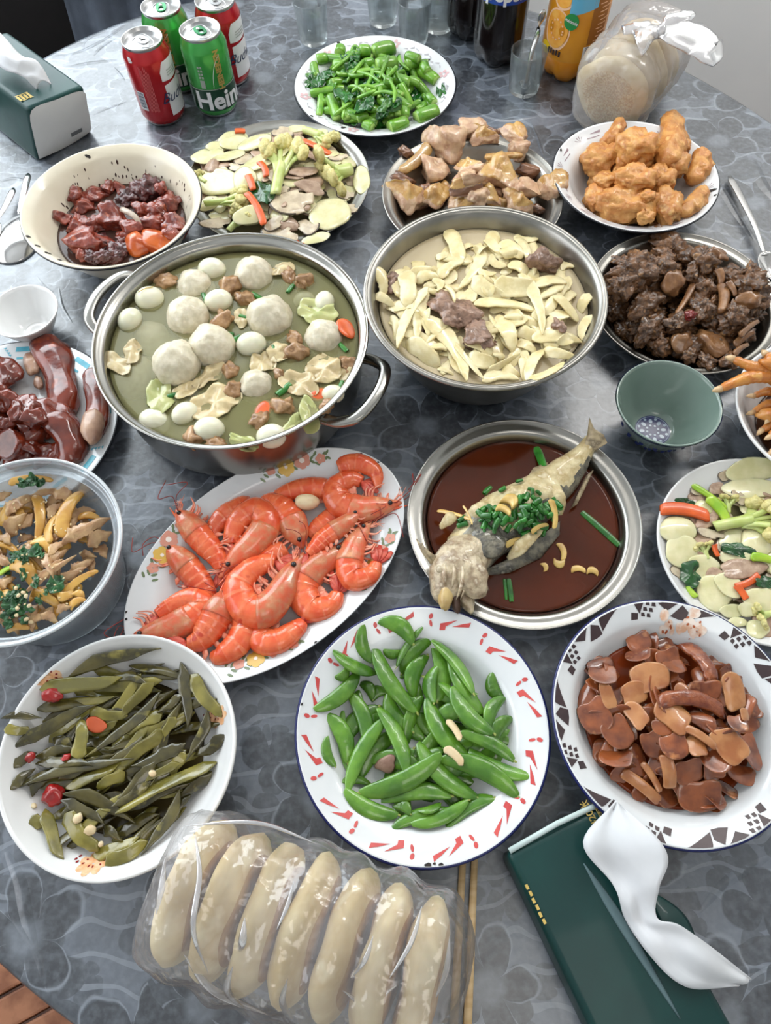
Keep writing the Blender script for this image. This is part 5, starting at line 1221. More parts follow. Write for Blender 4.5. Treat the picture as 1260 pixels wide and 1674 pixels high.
# ------------------------------------------------------------------ stir-fried cauliflower, mushroom and sliced white shoots: two dishes
m_white = mat('white_slice', (226, 218, 176), (208, 202, 152), rough=0.24, ns=60, bump=0.1, bs=200, coat=0.5, sss=0.3, rand=0.06)
m_mush = mat('mushroom_flesh', (206, 190, 162), (178, 160, 134), rough=0.34, ns=90, bump=0.25, bs=260, coat=0.35, sss=0.15, rand=0.08)
m_mcap = mat('mushroom_cap', (92, 78, 62), (70, 58, 48), rough=0.35, ns=120, coat=0.3)
m_pork = mat('pale_pork', (184, 156, 132), (160, 130, 108), rough=0.38, ns=130, bump=0.6, bs=280, coat=0.3, rand=0.08)
m_cstem = mat('cauliflower_stem', (204, 212, 140), (184, 200, 112), rough=0.3, ns=50, coat=0.4, sss=0.25, rand=0.05)
m_curd = mat('cauliflower_curd', (226, 214, 150), (204, 192, 122), rough=0.5, ns=240, bump=0.9, bs=420, sss=0.2, rand=0.05)
m_leaf = mat('dark_green_leaf', (34, 88, 34), (20, 62, 26), rough=0.25, ns=90, bump=0.3, bs=160, coat=0.5, rand=0.1)
m_leek = mat('bright_leek', (176, 206, 62), (140, 186, 46), rough=0.22, ns=40, coat=0.5, sss=0.2, rand=0.06, stretch=(1, 1, 1))
WHT = [slab_proto('white_slice', m_white, 'vegetable slice', i + 100, th=0.42, lob=0.1, curl=0.5) for i in range(4)]
def mshape(t):
    a = abs((t + PI) % (2 * PI) - PI)     # stem points along +x
    return 1.05 if a > 1.25 else (0.62 if a > 0.45 else 1.15)
def mush_proto(seed):
    V, F, fm = slab(lambda t: (lambda x, y: 1 / max(1e-6, (abs(x) ** 2.6 + abs(y / 0.8) ** 2.6) ** (1 / 2.6)))(math.cos(t), math.sin(t)) * (1 + 0.08 * math.sin(3 * t + seed)) * (0.72 if 0.35 < abs((t + PI) % (2 * PI) - PI) < 0.9 else 1.0), 0.34, 4, 36, lambda x, y: 0.25 * x * y + 0.3 * x * x * math.sin(seed))
    fm = [1 if (m and (i % 36) > 9 and (i % 36) < 27) else 0 for i, m in enumerate(fm)]
    return Proto('mushroom_slice', [('mushroom_slice', mesh('mushroom_slice', V, F, [m_mush, m_mcap], fm))], 'mushroom')
MUS = [mush_proto(i) for i in range(4)]
PRK = [slab_proto('pork_strip', m_pork, 'meat', i + 110, th=0.7, lob=0.22, curl=0.7) for i in range(3)]
CST = [strip_proto('carrot_strip', m_carrot, 'carrot', i + 120, bend=(0.1, -0.2, 0.35)[i], taper=(0.9, 0.7, 1.0)[i], ends=0.8, power=4) for i in range(3)]
LEA = [crumple('spinach_leaf', m_leaf, 'leaf', i + 130, 0.6) for i in range(3)]
LEK = [strip_proto('leek_piece', m_leek, 'leek', i + 140, bend=0.15, taper=0.75, ends=0.35) for i in range(2)]
def floret(seed):
    r = random.Random(seed); st = [(*sweep(smoothpath([(-0.5, 0, 0), (-0.2, 0.02, 0.03), (0.05, 0, 0.05)], 8), np.linspace(0.17, 0.2, 8), np.linspace(0.17, 0.2, 8) * 1.2, 10), 0)]; cu = []
    for i in range(7):
        a = -1.05 + 2.1 * i / 6 + r.uniform(-0.1, 0.1); L = r.uniform(0.30, 0.40); e = (0.02 + L * math.cos(a), 0.62 * math.sin(a), r.uniform(-0.25, 0.4))
        st.append((*sweep(smoothpath([(-0.08, 0.12 * math.sin(a), 0), (0.1, 0.3 * math.sin(a), e[2] * 0.5), e], 6), np.linspace(0.12, 0.07, 6), np.linspace(0.12, 0.07, 6), 8), 0))
        for k in range(3):
            V, F = blob(seed * 9 + i * 3 + k, amp=0.15, f=2, amp2=0.16, f2=6, sub=2)
            cu.append((V * np.array([0.12, 0.19, 0.24]) * r.uniform(0.75, 1.15) + np.array([e[0] + r.uniform(-0.01, 0.08), e[1] + r.uniform(-0.1, 0.1), e[2] + r.uniform(-0.05, 0.2)]), F, 0))
    V1, F1, _ = join(*st); V2, F2, _ = join(*cu)
    return Proto('cauliflower_floret', [('stem', mesh('stem', V1, F1, m_cstem)), ('curd', mesh('curd', V2, F2, m_curd))], 'cauliflower')
FLO = [floret(i) for i in range(4)]
KIND = {'w': (WHT, 'pale white vegetable slice'), 'm': (MUS, 'grey-edged mushroom slice'), 'p': (PRK, 'pale brown pork strip'), 'g': (LEA, 'dark green leaf')}
LONG = {'c': (CST, 'orange carrot strip'), 'f': (FLO, 'cauliflower floret'), 'k': (LEK, 'bright green leek piece'), 'k2': (LEK, 'pale green leek piece')}
def stirfry(pl, base, items, rbase, seed):
    r = random.Random(seed)
    for i in range(base):
        x, y = pl.rand(r, rbase); k = r.choice('wwwmmpp'); s = r.uniform(0.010, 0.017)
        pl.put(pick(KIND[k][0]), (x, y), world=True, size=(s, s * r.uniform(0.6, 0.9)), t=s * 0.45, yaw=r.uniform(0, 6), pct=84, what=KIND[k][1])
    for it in items:
        if it[0] in LONG:
            _, x1, y1, x2, y2, w = it[:6]; pr = LONG[it[0]]
            pl.put(pr[0][(int(x1) + int(y1)) % len(pr[0])], (x1, y1), (x2, y2), w, w * (0.75 if it[0] == 'f' else 0.5), follow=0.5, pct=82, what=pr[1])
        else:
            k, x, y, rx, ry, a = it; pr = KIND[k]
            pl.put(pr[0][(int(x) * 3 + int(y)) % len(pr[0])], (x, y), size=(rx * 1.06, ry * 1.2), t=min(rx, ry) * (0.42 if k != 'g' else 0.5), yaw=a, follow=0.7, pct=88, what=pr[1])
    pl.finish()
pl = Pile(H_.x, H_.y, 0.112, H_.f, (300, 180, 4.065), 'on far steel plate', 'stir-fry pieces on the far steel plate', dome=0.024)
stirfry(pl, 120, [('w', 330, 190, 90, 50, .3), ('w', 560, 160, 90, 50, 0), ('p', 600, 200, 80, 40, 0), ('m', 210, 750, 100, 56, 0.3), ('f', 300, 800, 420, 690, 120), ('w', 430, 700, 95, 55, .2), ('w', 160, 300, 100, 84, 0.2), ('w', 220, 235, 70, 42, 0.2), ('w', 345, 215, 95, 62, .1), ('w', 470, 205, 115, 62, .1), ('w', 300, 300, 100, 60, .4), ('w', 235, 480, 108, 118, 1.2), ('w', 530, 330, 165, 82, 0.5), ('w', 400, 455, 82, 84, .6), ('w', 740, 120, 70, 42, 0), ('m', 660, 150, 56, 76, 1.5), ('w', 900, 150, 56, 32, 0), ('p', 850, 300, 44, 76, 1.3), ('p', 740, 440, 60, 46, 0.4), ('p', 805, 405, 56, 82, -1), ('m', 600, 440, 46, 56, .5),
        ('p', 840, 515, 90, 40, -.2), ('m', 1070, 560, 56, 50, 0), ('m', 1090, 660, 50, 80, 1.2), ('m', 645, 540, 60, 50, .8), ('w', 970, 690, 128, 128, .3), ('w', 1180, 455, 56, 118, .1), ('m', 720, 612, 145, 100, .3), ('m', 830, 770, 80, 72, 2.2), ('m', 640, 815, 125, 62, -.4), ('m', 600, 752, 70, 50, .6), ('w', 880, 850, 90, 40, .3), ('f', 800, 130, 1010, 215, 150), ('c', 790, 200, 975, 292, 42), ('f', 1110, 390, 920, 450, 250), ('f', 610, 555, 690, 215, 200), ('f', 140, 620, 430, 600, 130), ('f', 150, 480, 80, 440, 90), ('g', 520, 545, 72, 100, 0.2), ('c', 425, 430, 462, 530, 50), ('c', 500, 345, 548, 440, 44), ('c', 418, 550, 532, 760, 50), ('c', 750, 880, 800, 895, 40), ('c', 340, 140, 410, 140, 40)], 0.86, 11)
pl = Pile(O_.x, O_.y, 0.092, O_.f, (1040, 730, 4.782), 'in right white dish', 'stir-fry pieces in the white dish at right', dome=0.008)
stirfry(pl, 60, [('m', 700, 225, 66, 44, 0.4), ('p', 640, 335, 66, 50, .3), ('p', 478, 412, 86, 56, 0), ('w', 520, 480, 70, 60, 0), ('g', 375, 440, 70, 40, 0), ('m', 335, 990, 84, 52, -.5), ('m', 480, 350, 66, 40, 0), ('w', 905, 185, 190, 88, .05), ('w', 885, 325, 195, 86, -.1), ('m', 805, 400, 40, 76, .6), ('f', 720, 520, 720, 390, 110), ('w', 325, 640, 148, 98, -.1), ('w', 355, 815, 130, 112, .4), ('w', 750, 720, 112, 66, .4), ('w', 770, 850, 112, 72, 0), ('p', 535, 600, 100, 40, .2), ('m', 575, 680, 108, 46, -.2), ('f', 560, 880, 510, 760, 110), ('w', 540, 950, 96, 116, 1.2), ('w', 950, 745, 132, 112, .2), ('p', 620, 1030, 84, 66, 0), ('w', 605, 1145, 126, 130, .6), ('w', 725, 1085, 84, 104, .9), ('w', 975, 1205, 118, 96, -.4), ('w', 760, 1285, 110, 44, .1), ('w', 945, 1425, 84, 72, .4), ('w', 870, 1275, 70, 48, 0), ('w', 790, 1370, 70, 40, 0),
        ('f', 1060, 1300, 930, 1330, 150), ('p', 835, 955, 205, 64, 0.02), ('k', 470, 1180, 400, 1080, 60), ('k2', 435, 300, 705, 485, 58), ('k', 560, 395, 712, 582, 100), ('c', 185, 495, 568, 550, 108), ('c', 610, 765, 640, 860, 46), ('g', 425, 1000, 96, 80, 0.5), ('g', 790, 805, 120, 50, -.5), ('k', 895, 862, 1070, 895, 80), ('c', 955, 1000, 778, 1092, 56), ('c', 778, 1085, 860, 1195, 56), ('g', 1010, 1060, 90, 44, -.2), ('f', 610, 625, 1150, 540, 250)], 0.8, 12)

# ------------------------------------------------------------------ chopped greens on the far plate
m_stalk = mat('green_stalk', (122, 172, 58), (92, 148, 40), rough=0.24, ns=60, bump=0.12, bs=200, coat=0.5, sss=0.2, rand=0.16)
m_cutend = mat('pale_stalk_end', (172, 206, 112), (150, 190, 90), rough=0.3, ns=100)
m_green = mat('cooked_leaf', (36, 110, 30), (22, 78, 24), rough=0.25, ns=70, bump=0.4, bs=130, coat=0.5, rand=0.2)
def stalk(seed, hollow=False):
    V, F = sweepx(bar_path(9, 0.06 * (seed % 3 - 1), 0.05), np.interp(np.linspace(0, 1, 9), [0, .08, .9, 1], [0.44, 0.5, 0.46, 0.4]), np.interp(np.linspace(0, 1, 9), [0, .08, .9, 1], [0.44, 0.5, 0.46, 0.4]), 12)
    fm = [0] * (len(F) - 2) + [1, 1]
    return Proto('stalk_piece', [('stalk_piece', mesh('stalk_piece', V, F, [m_stalk, m_cutend], fm))], 'greens')
STK = [stalk(i) for i in range(4)]; GRN = [crumple('green_leaf', m_green, 'greens', i + 150, 0.8) for i in range(4)]
pl = Pile(I_.x, I_.y, 0.106, I_.f, (420, 0, 2.864), 'on far greens plate', 'chopped greens on the far plate', dome=0.008)
r = random.Random(8)
for i in range(46):
    x, y = pl.rand(r, 0.70); s = r.uniform(0.012, 0.018); pl.put(pick(GRN), (x, y), world=True, size=(s, s * 0.8), t=s * 0.5, yaw=r.uniform(0, 6), pct=65, what='dark cooked leaf')
for i in range(66):
    x, y = pl.rand(r, 0.74); s = r.uniform(0.009, 0.016); pr = Proto
    pl.put(pick(STK), (x, y), world=True, size=(s * 2.2, s * 0.9), t=s * 0.8, yaw=r.uniform(0, 6), pitch=r.uniform(-0.5, 0.5), pct=66, what='chopped green stalk')
for x1, y1, x2, y2, w in ((320, 270, 420, 280, 40), (385, 250, 392, 220, 52), (250, 440, 408, 415, 44), (345, 455, 375, 555, 56), (640, 430, 628, 545, 44), (300, 450, 290, 540, 36), (425, 525, 562, 580, 46), (470, 500, 560, 515, 36), (690, 500, 690, 548, 50), (620, 600, 700, 570, 70), (745, 555, 842, 515, 74), (540, 600, 500, 580, 50), (580, 460, 620, 490, 56), (585, 350, 575, 455, 30), (590, 385, 635, 395, 56), (640, 370, 715, 390, 62), (710, 375, 760, 395, 44), (700, 310, 750, 290, 60), (770, 330, 840, 380, 60), (780, 300, 800, 340, 50), (560, 310, 655, 295, 76), (545, 250, 640, 225, 78), (440, 270, 458, 200, 0), (455, 310, 460, 225, 48), (415, 310, 430, 250, 36), (360, 310, 425, 305, 62), (480, 240, 530, 240, 56), (500, 300, 545, 290, 50), (280, 280, 330, 270, 52), (430, 340, 560, 330, 30), (440, 360, 580, 345, 26), (650, 470, 660, 540, 40), (800, 450, 830, 480, 46), (700, 260, 760, 280, 50), (265, 300, 280, 360, 40), (600, 530, 640, 480, 48), (470, 560, 520, 540, 40)):
    if w: pl.put(pick(STK), (x1, y1), (x2, y2), w, w * 0.9, follow=0.3, pct=66, what='thick chopped green stalk')
m_green2 = mat('light_leaf', (84, 140, 44), (52, 108, 34), rough=0.28, ns=70, bump=0.4, bs=140, coat=0.5, rand=0.15); GR2 = [crumple('green_leaf', m_green2, 'greens', i + 155, 0.6) for i in range(3)]
THN = [strip_proto('thin_stem', m_stalk, 'greens', i + 158, bend=(0.6, -0.8, 0.3)[i], zb=0.6, taper=0.8, ends=0.4) for i in range(3)]
for i in range(26):
    x, y = r.gauss(520, 170), r.gauss(400, 100); s = r.uniform(26, 52)
    if ((x - 545) / 300) ** 2 + ((y - 400) / 190) ** 2 < 1: pl.put(pick(GR2 + GRN[:2]), (x, y), size=(s, s * 0.75), t=s * 0.5, yaw=r.uniform(0, 6), pct=72, what='crinkled green leaf')
for i in range(22):
    x, y = max(400, min(690, r.gauss(530, 110))), max(290, min(510, r.gauss(400, 80))); a = r.uniform(0, 3.1); L = r.uniform(30, 64); pl.put(THN[i % 3], (x - L * math.cos(a), y - L * math.sin(a)), (x + L * math.cos(a), y + L * math.sin(a)), 20, 16, pct=76, what='thin green stem')
pl.put(GRN[0], (862, 430), size=(26, 40), t=20, yaw=0.3, label='flat dark leaf lying on the right rim of the greens plate', pct=70)
pl.put(GRN[2], (500, 500), size=(60, 40), t=30, yaw=1, what='dark cooked leaf'); pl.put(GRN[1], (310, 370), size=(52, 44), t=30, yaw=1, what='dark cooked leaf'); pl.put(GRN[3], (410, 450), size=(50, 44), t=30, yaw=2, what='dark cooked leaf')
pl.finish()

# ------------------------------------------------------------------ fried chicken
m_fry = mat('fried_batter', (204, 150, 84), (180, 114, 54), rough=0.45, ns=70, bump=1.0, bs=190, coat=0.2, rand=0.08, c3=(222, 178, 112))
FRY = [lump_proto('fried_piece', m_fry, 'fried chicken', i + 160, amp=0.22, f=1.5, amp2=0.13, f2=6, sub=4) for i in range(5)]
def frystick(seed):
    n = 20; V, F = sweepx(bar_path(n, 0.15), np.interp(np.linspace(0, 1, n), [0, .03, .12, .3, .6, .9, .97, 1], [.14, .3, .4, .42, .5, .44, .3, .12]), np.interp(np.linspace(0, 1, n), [0, .03, .12, .3, .6, .9, .97, 1], [.14, .3, .4, .42, .5, .44, .3, .12]), 18)
    V = np.array(V); s = seed * 3.1
    for i, v in enumerate(V): V[i] = v * np.array([1, 1 + 0.5 * nz(v, 4, s) + 0.25 * nz(v, 9, s), 1 + 0.5 * nz(v, 4, s + 5) + 0.25 * nz(v, 9, s + 2)])
    return Proto('fried_piece', [('fried_piece', mesh('fried_piece', V, F, m_fry))], 'fried chicken')
FST = [frystick(i) for i in range(3)]
pl = Pile(K_.x, K_.y, 0.096, K_.f, (900, 170, 4.345), 'in fried chicken bowl', 'fried chicken pieces in the enamel bowl')
r = random.Random(4)
for i in range(13):
    x, y = pl.rand(r, 0.55); s = r.uniform(0.018, 0.024); pl.put(pick(FRY), (x + 0.006, y), world=True, size=(s, s * 0.8), t=s * 0.8, yaw=r.uniform(0, 6), pct=68, what='buried fried chicken piece')
def lumpf(x, y, rx, ry, a=0.0, lb=None, p=72): pl.put(FRY[int(x + y) % 5], (x, y), size=(rx * 1.12, ry * 1.24), t=min(rx, ry) * 1.02, yaw=a, pct=p, what='golden fried chicken piece', label=lb, follow=0.4)
def stickf(x1, y1, x2, y2, w, lb=None, p=74): pl.put(FST[int(x1) % 3], (x1, y1), (x2, y2), w * 1.15, w * 0.95, pct=p, what='long fried chicken strip', label=lb, follow=0.5)
lumpf(315, 665, 60, 80); lumpf(940, 300, 48, 52); stickf(1080, 325, 990, 560, 130, 'upright fried chicken strip at the right of the bowl'); stickf(1095, 595, 915, 790, 110, 'fried chicken strip slanting at the lower right of the bowl'); lumpf(830, 730, 92, 125); stickf(505, 105, 380, 300, 100, 'pointed fried chicken strip at the back left of the bowl')
lumpf(365, 405, 138, 108, 0.2); lumpf(400, 545, 84, 66); lumpf(880, 420, 90, 90); lumpf(550, 725, 205, 118, -0.15, 'largest crusty fried chicken piece, at the front of the bowl'); lumpf(780, 540, 98, 90); lumpf(605, 540, 138, 86, -0.1); lumpf(610, 305, 135, 108, -0.2); stickf(855, 75, 805, 430, 170, 'tall crusty fried chicken strip standing up at the back right', 60); lumpf(675, 800, 62, 44); lumpf(690, 660, 50, 40)
pl.finish()

# ------------------------------------------------------------------ poached chicken
m_ch1 = mat('chicken_flesh', (208, 176, 142), (180, 140, 112), rough=0.38, ns=80, bump=0.6, bs=200, coat=0.3, sss=0.2, rand=0.08, c3=(228, 204, 170))
m_ch2 = mat('chicken_skin', (198, 160, 96), (172, 128, 72), rough=0.26, ns=60, bump=0.35, bs=300, coat=0.5, sss=0.2, rand=0.1, c3=(210, 184, 132))
m_ch3 = mat('chicken_dark', (128, 88, 62), (92, 62, 46), rough=0.32, ns=80, bump=0.5, bs=200, coat=0.4, rand=0.12)
def ckn(seed, ma, mb, cut=0.55):
    V, F = blob(seed, amp=0.2, f=1.4, amp2=0.08, f2=4.5, planes=8, cut=cut - 0.06, sub=4); V = np.array(V); fm = []
    d = np.array([0.2, 0.25, 0.95]) / np.linalg.norm([0.2, 0.25, 0.95])
    for f in F:
        c = V[list(f)].mean(0); fm.append(1 if c @ d > 0.30 + 0.1 * nz(c, 2, seed) else 0)
    return Proto('chicken_piece', [('chicken_piece', mesh('chicken_piece', V, F, [ma, mb], fm))], 'chicken')
CK = [ckn(i + 180, m_ch1, m_ch2) for i in range(4)]; CKD = [ckn(i + 190, m_ch3, m_ch2, 0.5) for i in range(2)] + [ckn(196, m_ch3, m_ch3)]; CKW = [ckn(i + 200, m_ch1, m_ch1) for i in range(3)]
CKS = [strip_proto('skin_slice', m_ch2, 'chicken', i + 210, bend=0.2, taper=0.8, ends=0.4, power=3, rag=0.08) for i in range(2)]
pl = Pile(J_.x, J_.y, 0.106, J_.f, (610, 180, 3.94), 'on poached chicken plate', 'poached chicken pieces on the steel plate')
r = random.Random(9)
for i in range(26):
    x, y = pl.rand(r, 0.66); s = r.uniform(0.017, 0.023); pl.put(pick(CK + CKD + CKW), (x, y), world=True, size=(s, s * 0.85), t=s * 0.7, yaw=r.uniform(0, 6), pct=68, what='buried chicken piece')
def ck(kind, x, y, rx, ry, a, lb=None, p=70): pl.put({'a': CK, 'd': CKD, 'w': CKW}[kind][int(x) % 3], (x, y), size=(rx * 1.24, ry * 1.3), t=min(rx, ry) * 0.95, yaw=a, pct=p, what={'a': 'yellow-skinned chicken piece', 'd': 'brown chicken piece', 'w': 'pale chicken piece'}[kind], label=lb, follow=0.45)
ck('d', 215, 275, 50, 46, 0); ck('d', 200, 460, 86, 60, 0.3); ck('d', 1010, 400, 84, 60, 0); ck('a', 1130, 480, 96, 104, 0.4); ck('a', 560, 600, 90, 50, 0)
pl.put(CKS[0], (360, 225), (170, 400), 84, 40, pct=72, label='long yellow chicken skin strip at the left of the steel plate')
ck('d', 740, 150, 80, 60, 0.2); ck('a', 890, 140, 66, 96, 0.5); ck('a', 225, 565, 140, 118, 0.6, 'big yellow-skinned chicken piece at the front left of the plate'); ck('w', 1000, 520, 90, 70, 0.2); ck('a', 930, 610, 126, 86, 0.1, 'flat yellow chicken skin piece at the front right of the plate'); ck('a', 430, 540, 98, 78, 0.9); ck('a', 760, 565, 66, 76, 0.2); ck('w', 660, 560, 70, 60, 1.0); ck('d', 600, 500, 120, 66, 0.1)
ck('w', 650, 120, 100, 70, 0.2); ck('w', 640, 450, 96, 76, 0.5); ck('w', 395, 385, 104, 92, 0.5); ck('a', 835, 430, 116, 130, -0.4); ck('a', 690, 240, 126, 68, 0.1); ck('a', 615, 350, 116, 72, 0.15); ck('w', 930, 250, 74, 66, 0.4); ck('w', 450, 200, 120, 130, 0.7, 'tall pale chicken piece on top at the back left of the plate')
pl.put(CKS[1], (722, 312), (958, 292), 60, 34, pct=72, label='flat yellow skin slice lying across the top of the chicken'); ck('d', 1070, 640, 50, 36, 0)
pl.finish()

# ------------------------------------------------------------------ dark braised duck
m_bd = mat('braised_duck', (116, 80, 50), (66, 43, 28), rough=0.3, ns=130, bump=1.0, bs=260, coat=0.3, rand=0.2, c3=(152, 112, 72), lo=0.42, hi=0.58)
m_bd2 = mat('braised_bone', (146, 104, 66), (116, 78, 48), rough=0.3, ns=90, bump=0.5, bs=200, coat=0.5, rand=0.1)
m_bdr = mat('dried_chilli', (120, 30, 26), rough=0.22, coat=0.5)
BD = [lump_proto('duck_piece', m_bd, 'duck', i + 220, amp=0.32, f=1.7, amp2=0.24, f2=6, planes=4, sub=4) for i in range(5)]
BDL = [lump_proto('duck_piece', m_bd2, 'duck', i + 230, amp=0.2, f=1.5, amp2=0.1, f2=5, planes=4, sub=3) for i in range(2)]
BON = [strip_proto('duck_bone', m_bd2, 'duck', i + 235, bend=0.2, taper=0.6, ends=0.5) for i in range(2)]
pl = Pile(L_.x, L_.y, 0.100, L_.f, (960, 360, 4.183), 'on braised duck plate', 'braised duck pieces on the steel plate')
r = random.Random(10)
for i in range(72):
    x, y = pl.rand(r, 0.80); s = r.uniform(0.012, 0.020); pl.put(pick(BD), (x, y), world=True, size=(s, s * 0.8), t=s * 0.65, yaw=r.uniform(0, 6), pct=70, what='dark braised duck piece')
for x, y, rx, ry, k in ((245, 290, 80, 60, 0), (300, 350, 150, 110, 0), (230, 460, 90, 100, 0), (370, 580, 130, 90, 0), (540, 180, 130, 90, 0), (505, 262, 80, 70, 0), (570, 440, 96, 88, 1), (800, 280, 90, 80, 0), (880, 230, 70, 60, 1), (790, 460, 90, 80, 0), (780, 600, 110, 80, 0), (720, 370, 60, 50, 0), (1100, 550, 66, 76, 1), (1000, 640, 70, 80, 0), (850, 845, 140, 70, 1), (640, 840, 80, 66, 1), (480, 855, 76, 76, 0), (390, 760, 110, 66, 0), (810, 960, 80, 50, 0), (960, 960, 70, 60, 0), (700, 930, 60, 50, 0), (650, 700, 120, 70, 0)):
    pl.put((BDL if k else BD)[int(x) % (2 if k else 5)], (x, y), size=(rx, ry * 1.1), t=min(rx, ry) * 0.8, yaw=x * 0.01, pct=70, what='light brown duck piece' if k else 'dark braised duck piece', follow=0.5)
for x1, y1, x2, y2, w in ((892, 335, 908, 440, 66), (925, 440, 910, 630, 90), (722, 435, 606, 640, 52), (1010, 860, 1135, 765, 60), (1040, 790, 1170, 690, 50), (960, 420, 1010, 520, 50), (900, 250, 960, 270, 50), (1000, 920, 1100, 850, 50)):
    pl.put(BON[int(x1) % 2], (x1, y1), (x2, y2), w, w * 0.6, pct=72, what='pale duck bone piece')
pl.put(BD[0], (705, 655), size=(40, 36), t=30, yaw=0, pct=70, what='x', label='small shiny red chilli bit on the braised duck'); pl.items[-1][0].data = pl.items[-1][0].data.copy(); pl.items[-1][0].data.materials[0] = m_bdr; pl.items[-1][0].name = 'chilli_piece'; pl.items[-1] = (pl.items[-1][0], 'x', pl.items[-1][2], 'chilli', pl.items[-1][4])
pl.finish()
# ------------------------------------------------------------------ dark green pickled stems
m_pk = mat('pickled_stem', (88, 80, 38), (56, 52, 26), rough=0.22, ns=60, bump=0.4, bs=140, coat=0.6, rand=0.22, c3=(130, 120, 56), stretch=(1, 1, 1))
m_chl = mat('red_chilli', (168, 34, 30), (140, 24, 24), rough=0.2, ns=60, coat=0.6)
m_chb = mat('orange_chilli', (186, 78, 34), rough=0.25, coat=0.5)
m_pk2 = mat('light_pickled_stem', (140, 130, 58), (104, 98, 42), rough=0.2, ns=50, bump=0.3, bs=120, coat=0.6, rand=0.12)
PK = [strip_proto('pickled_stem', m_pk2 if i in (1, 3) else m_pk, 'pickled stem', i + 240, bend=(0.1, -0.2, 0.3, 0.0, 0.2)[i], zb=(0.8, 0.4, -0.4, 1.0, 0.6)[i], taper=(0.4, 0.6, 0.35, 0.65, 0.5)[i], ends=0.1, tl=(0.3, 0.2, 0.35, 0.12, 0.25)[i], wav=0.06, rag=0.06, ridges=2, power=3) for i in range(5)]
pl = Pile(Cc.x, Cc.y, 0.086, Cc.f, (0, 1030, 3.15), 'in pickle dish', 'pickled stems in the white dish', dome=0.012)
r = random.Random(12)
def frame_pt(pl, x, y, z): q = PX((x, y, z)); return ((q[0] - pl.ox) * pl.s, (q[1] - pl.oy) * pl.s)
for i in range(58):
    x, y = pl.rand(r, 0.84); fx, fy_ = frame_pt(pl, x, y, 0.02); a = r.gauss(-0.45, 0.35); L = r.uniform(90, 170)
    pl.put(pick(PK), (fx - L * math.cos(a), fy_ - L * math.sin(a)), (fx + L * math.cos(a), fy_ + L * math.sin(a)), r.uniform(56, 84), 20, ext=0.1, roll=r.uniform(-0.4, 0.4), pct=84, what='olive pickled stem')
PKS = [(600, 240, 745, 272, 62), (285, 375, 560, 348, 46), (25, 448, 200, 462, 44), (32, 512, 145, 520, 44), (80, 705, 180, 640, 52), (60, 815, 170, 720, 50), (170, 960, 232, 1002, 52), (170, 850, 242, 782, 52), (560, 1202, 745, 1100, 66), (620, 1062, 805, 960, 64), (690, 190, 952, 252, 56), (228, 285, 592, 250, 76), (388, 228, 792, 112, 78), (985, 250, 1132, 432, 66), (1072, 740, 900, 862, 54), (882, 980, 972, 862, 62), (950, 640, 892, 742, 62), (700, 420, 560, 400, 56), (472, 420, 642, 442, 52), (202, 412, 425, 398, 54), (280, 562, 382, 602, 54), (460, 520, 592, 470, 46), (720, 562, 560, 662, 56), (832, 528, 640, 682, 64), (932, 588, 700, 692, 66), (1152, 548, 1012, 642, 66), (902, 458, 850, 542, 46), (1062, 428, 960, 652, 60), (822, 438, 660, 522, 62), (108, 592, 472, 400, 66), (200, 652, 402, 608, 56), (360, 802, 602, 690, 54), (198, 772, 642, 678, 66), (632, 738, 508, 802, 56), (782, 690, 620, 852, 62), (762, 790, 590, 902, 64), (912, 700, 760, 772, 40), (358, 850, 664, 985, 76), (350, 960, 492, 1124, 76), (330, 890, 522, 992, 52), (540, 1020, 624, 1076, 64), (248, 940, 312, 1165, 64), (912, 848, 738, 1128, 70), (1072, 700, 638, 925, 66), (208, 690, 452, 700, 56), (932, 338, 820, 422, 46), (782, 288, 640, 432, 56), (792, 350, 468, 625, 64), (412, 652, 430, 478, 64), (932, 195, 962, 485, 60)]
for k, (x1, y1, x2, y2, w) in enumerate(PKS):
    pl.put(PK[k % 5], (x1, y1), (x2, y2), w * 1.3, w * 0.3, ext=0.10, roll=rnd.uniform(-0.4, 0.4), follow=0.65, pct=86, what='long olive pickled stem' if math.hypot(x2 - x1, y2 - y1) > 280 else 'olive pickled stem')
CH = [lump_proto('chilli_piece', m_chl, 'chilli', i + 250, amp=0.2, f=1.6, amp2=0.1, sub=3) for i in range(2)]; CHO = [slab_proto('chilli_piece', m_chb, 'chilli', 252, th=0.4)]
for x, y, rx, ry, lb in ((270, 335, 52, 36, 'red chilli piece at the back left of the pickle dish'), (272, 852, 54, 58, 'largest red chilli lump at the left of the pickle dish'), (340, 655, 24, 18, 'tiny red chilli bit left of the centre of the pickles'), (155, 655, 26, 22, 'tiny red chilli bit at the left edge of the pickles')):
    pl.put(CH[x % 2], (x, y), size=(rx, ry), t=min(rx, ry) * 0.7, yaw=x, pct=76, label=lb)
pl.put(CHO[0], (495, 488), size=(60, 36), t=20, yaw=-0.5, pct=84, label='orange-red chilli slice near the centre of the pickle dish')
GB = [lump_proto('garlic_bit', m_garlic, 'garlic', 255, amp=0.2, f=1.6, sub=2)]
for x, y, rr in ((400, 970, 28), (465, 1030, 30), (785, 738, 20), (520, 1102, 16), (175, 905, 16)): pl.put(GB[0], (x, y), size=(rr, rr * 0.8), t=rr * 0.6, yaw=x, pct=80, what='small garlic bit')
pl.finish()

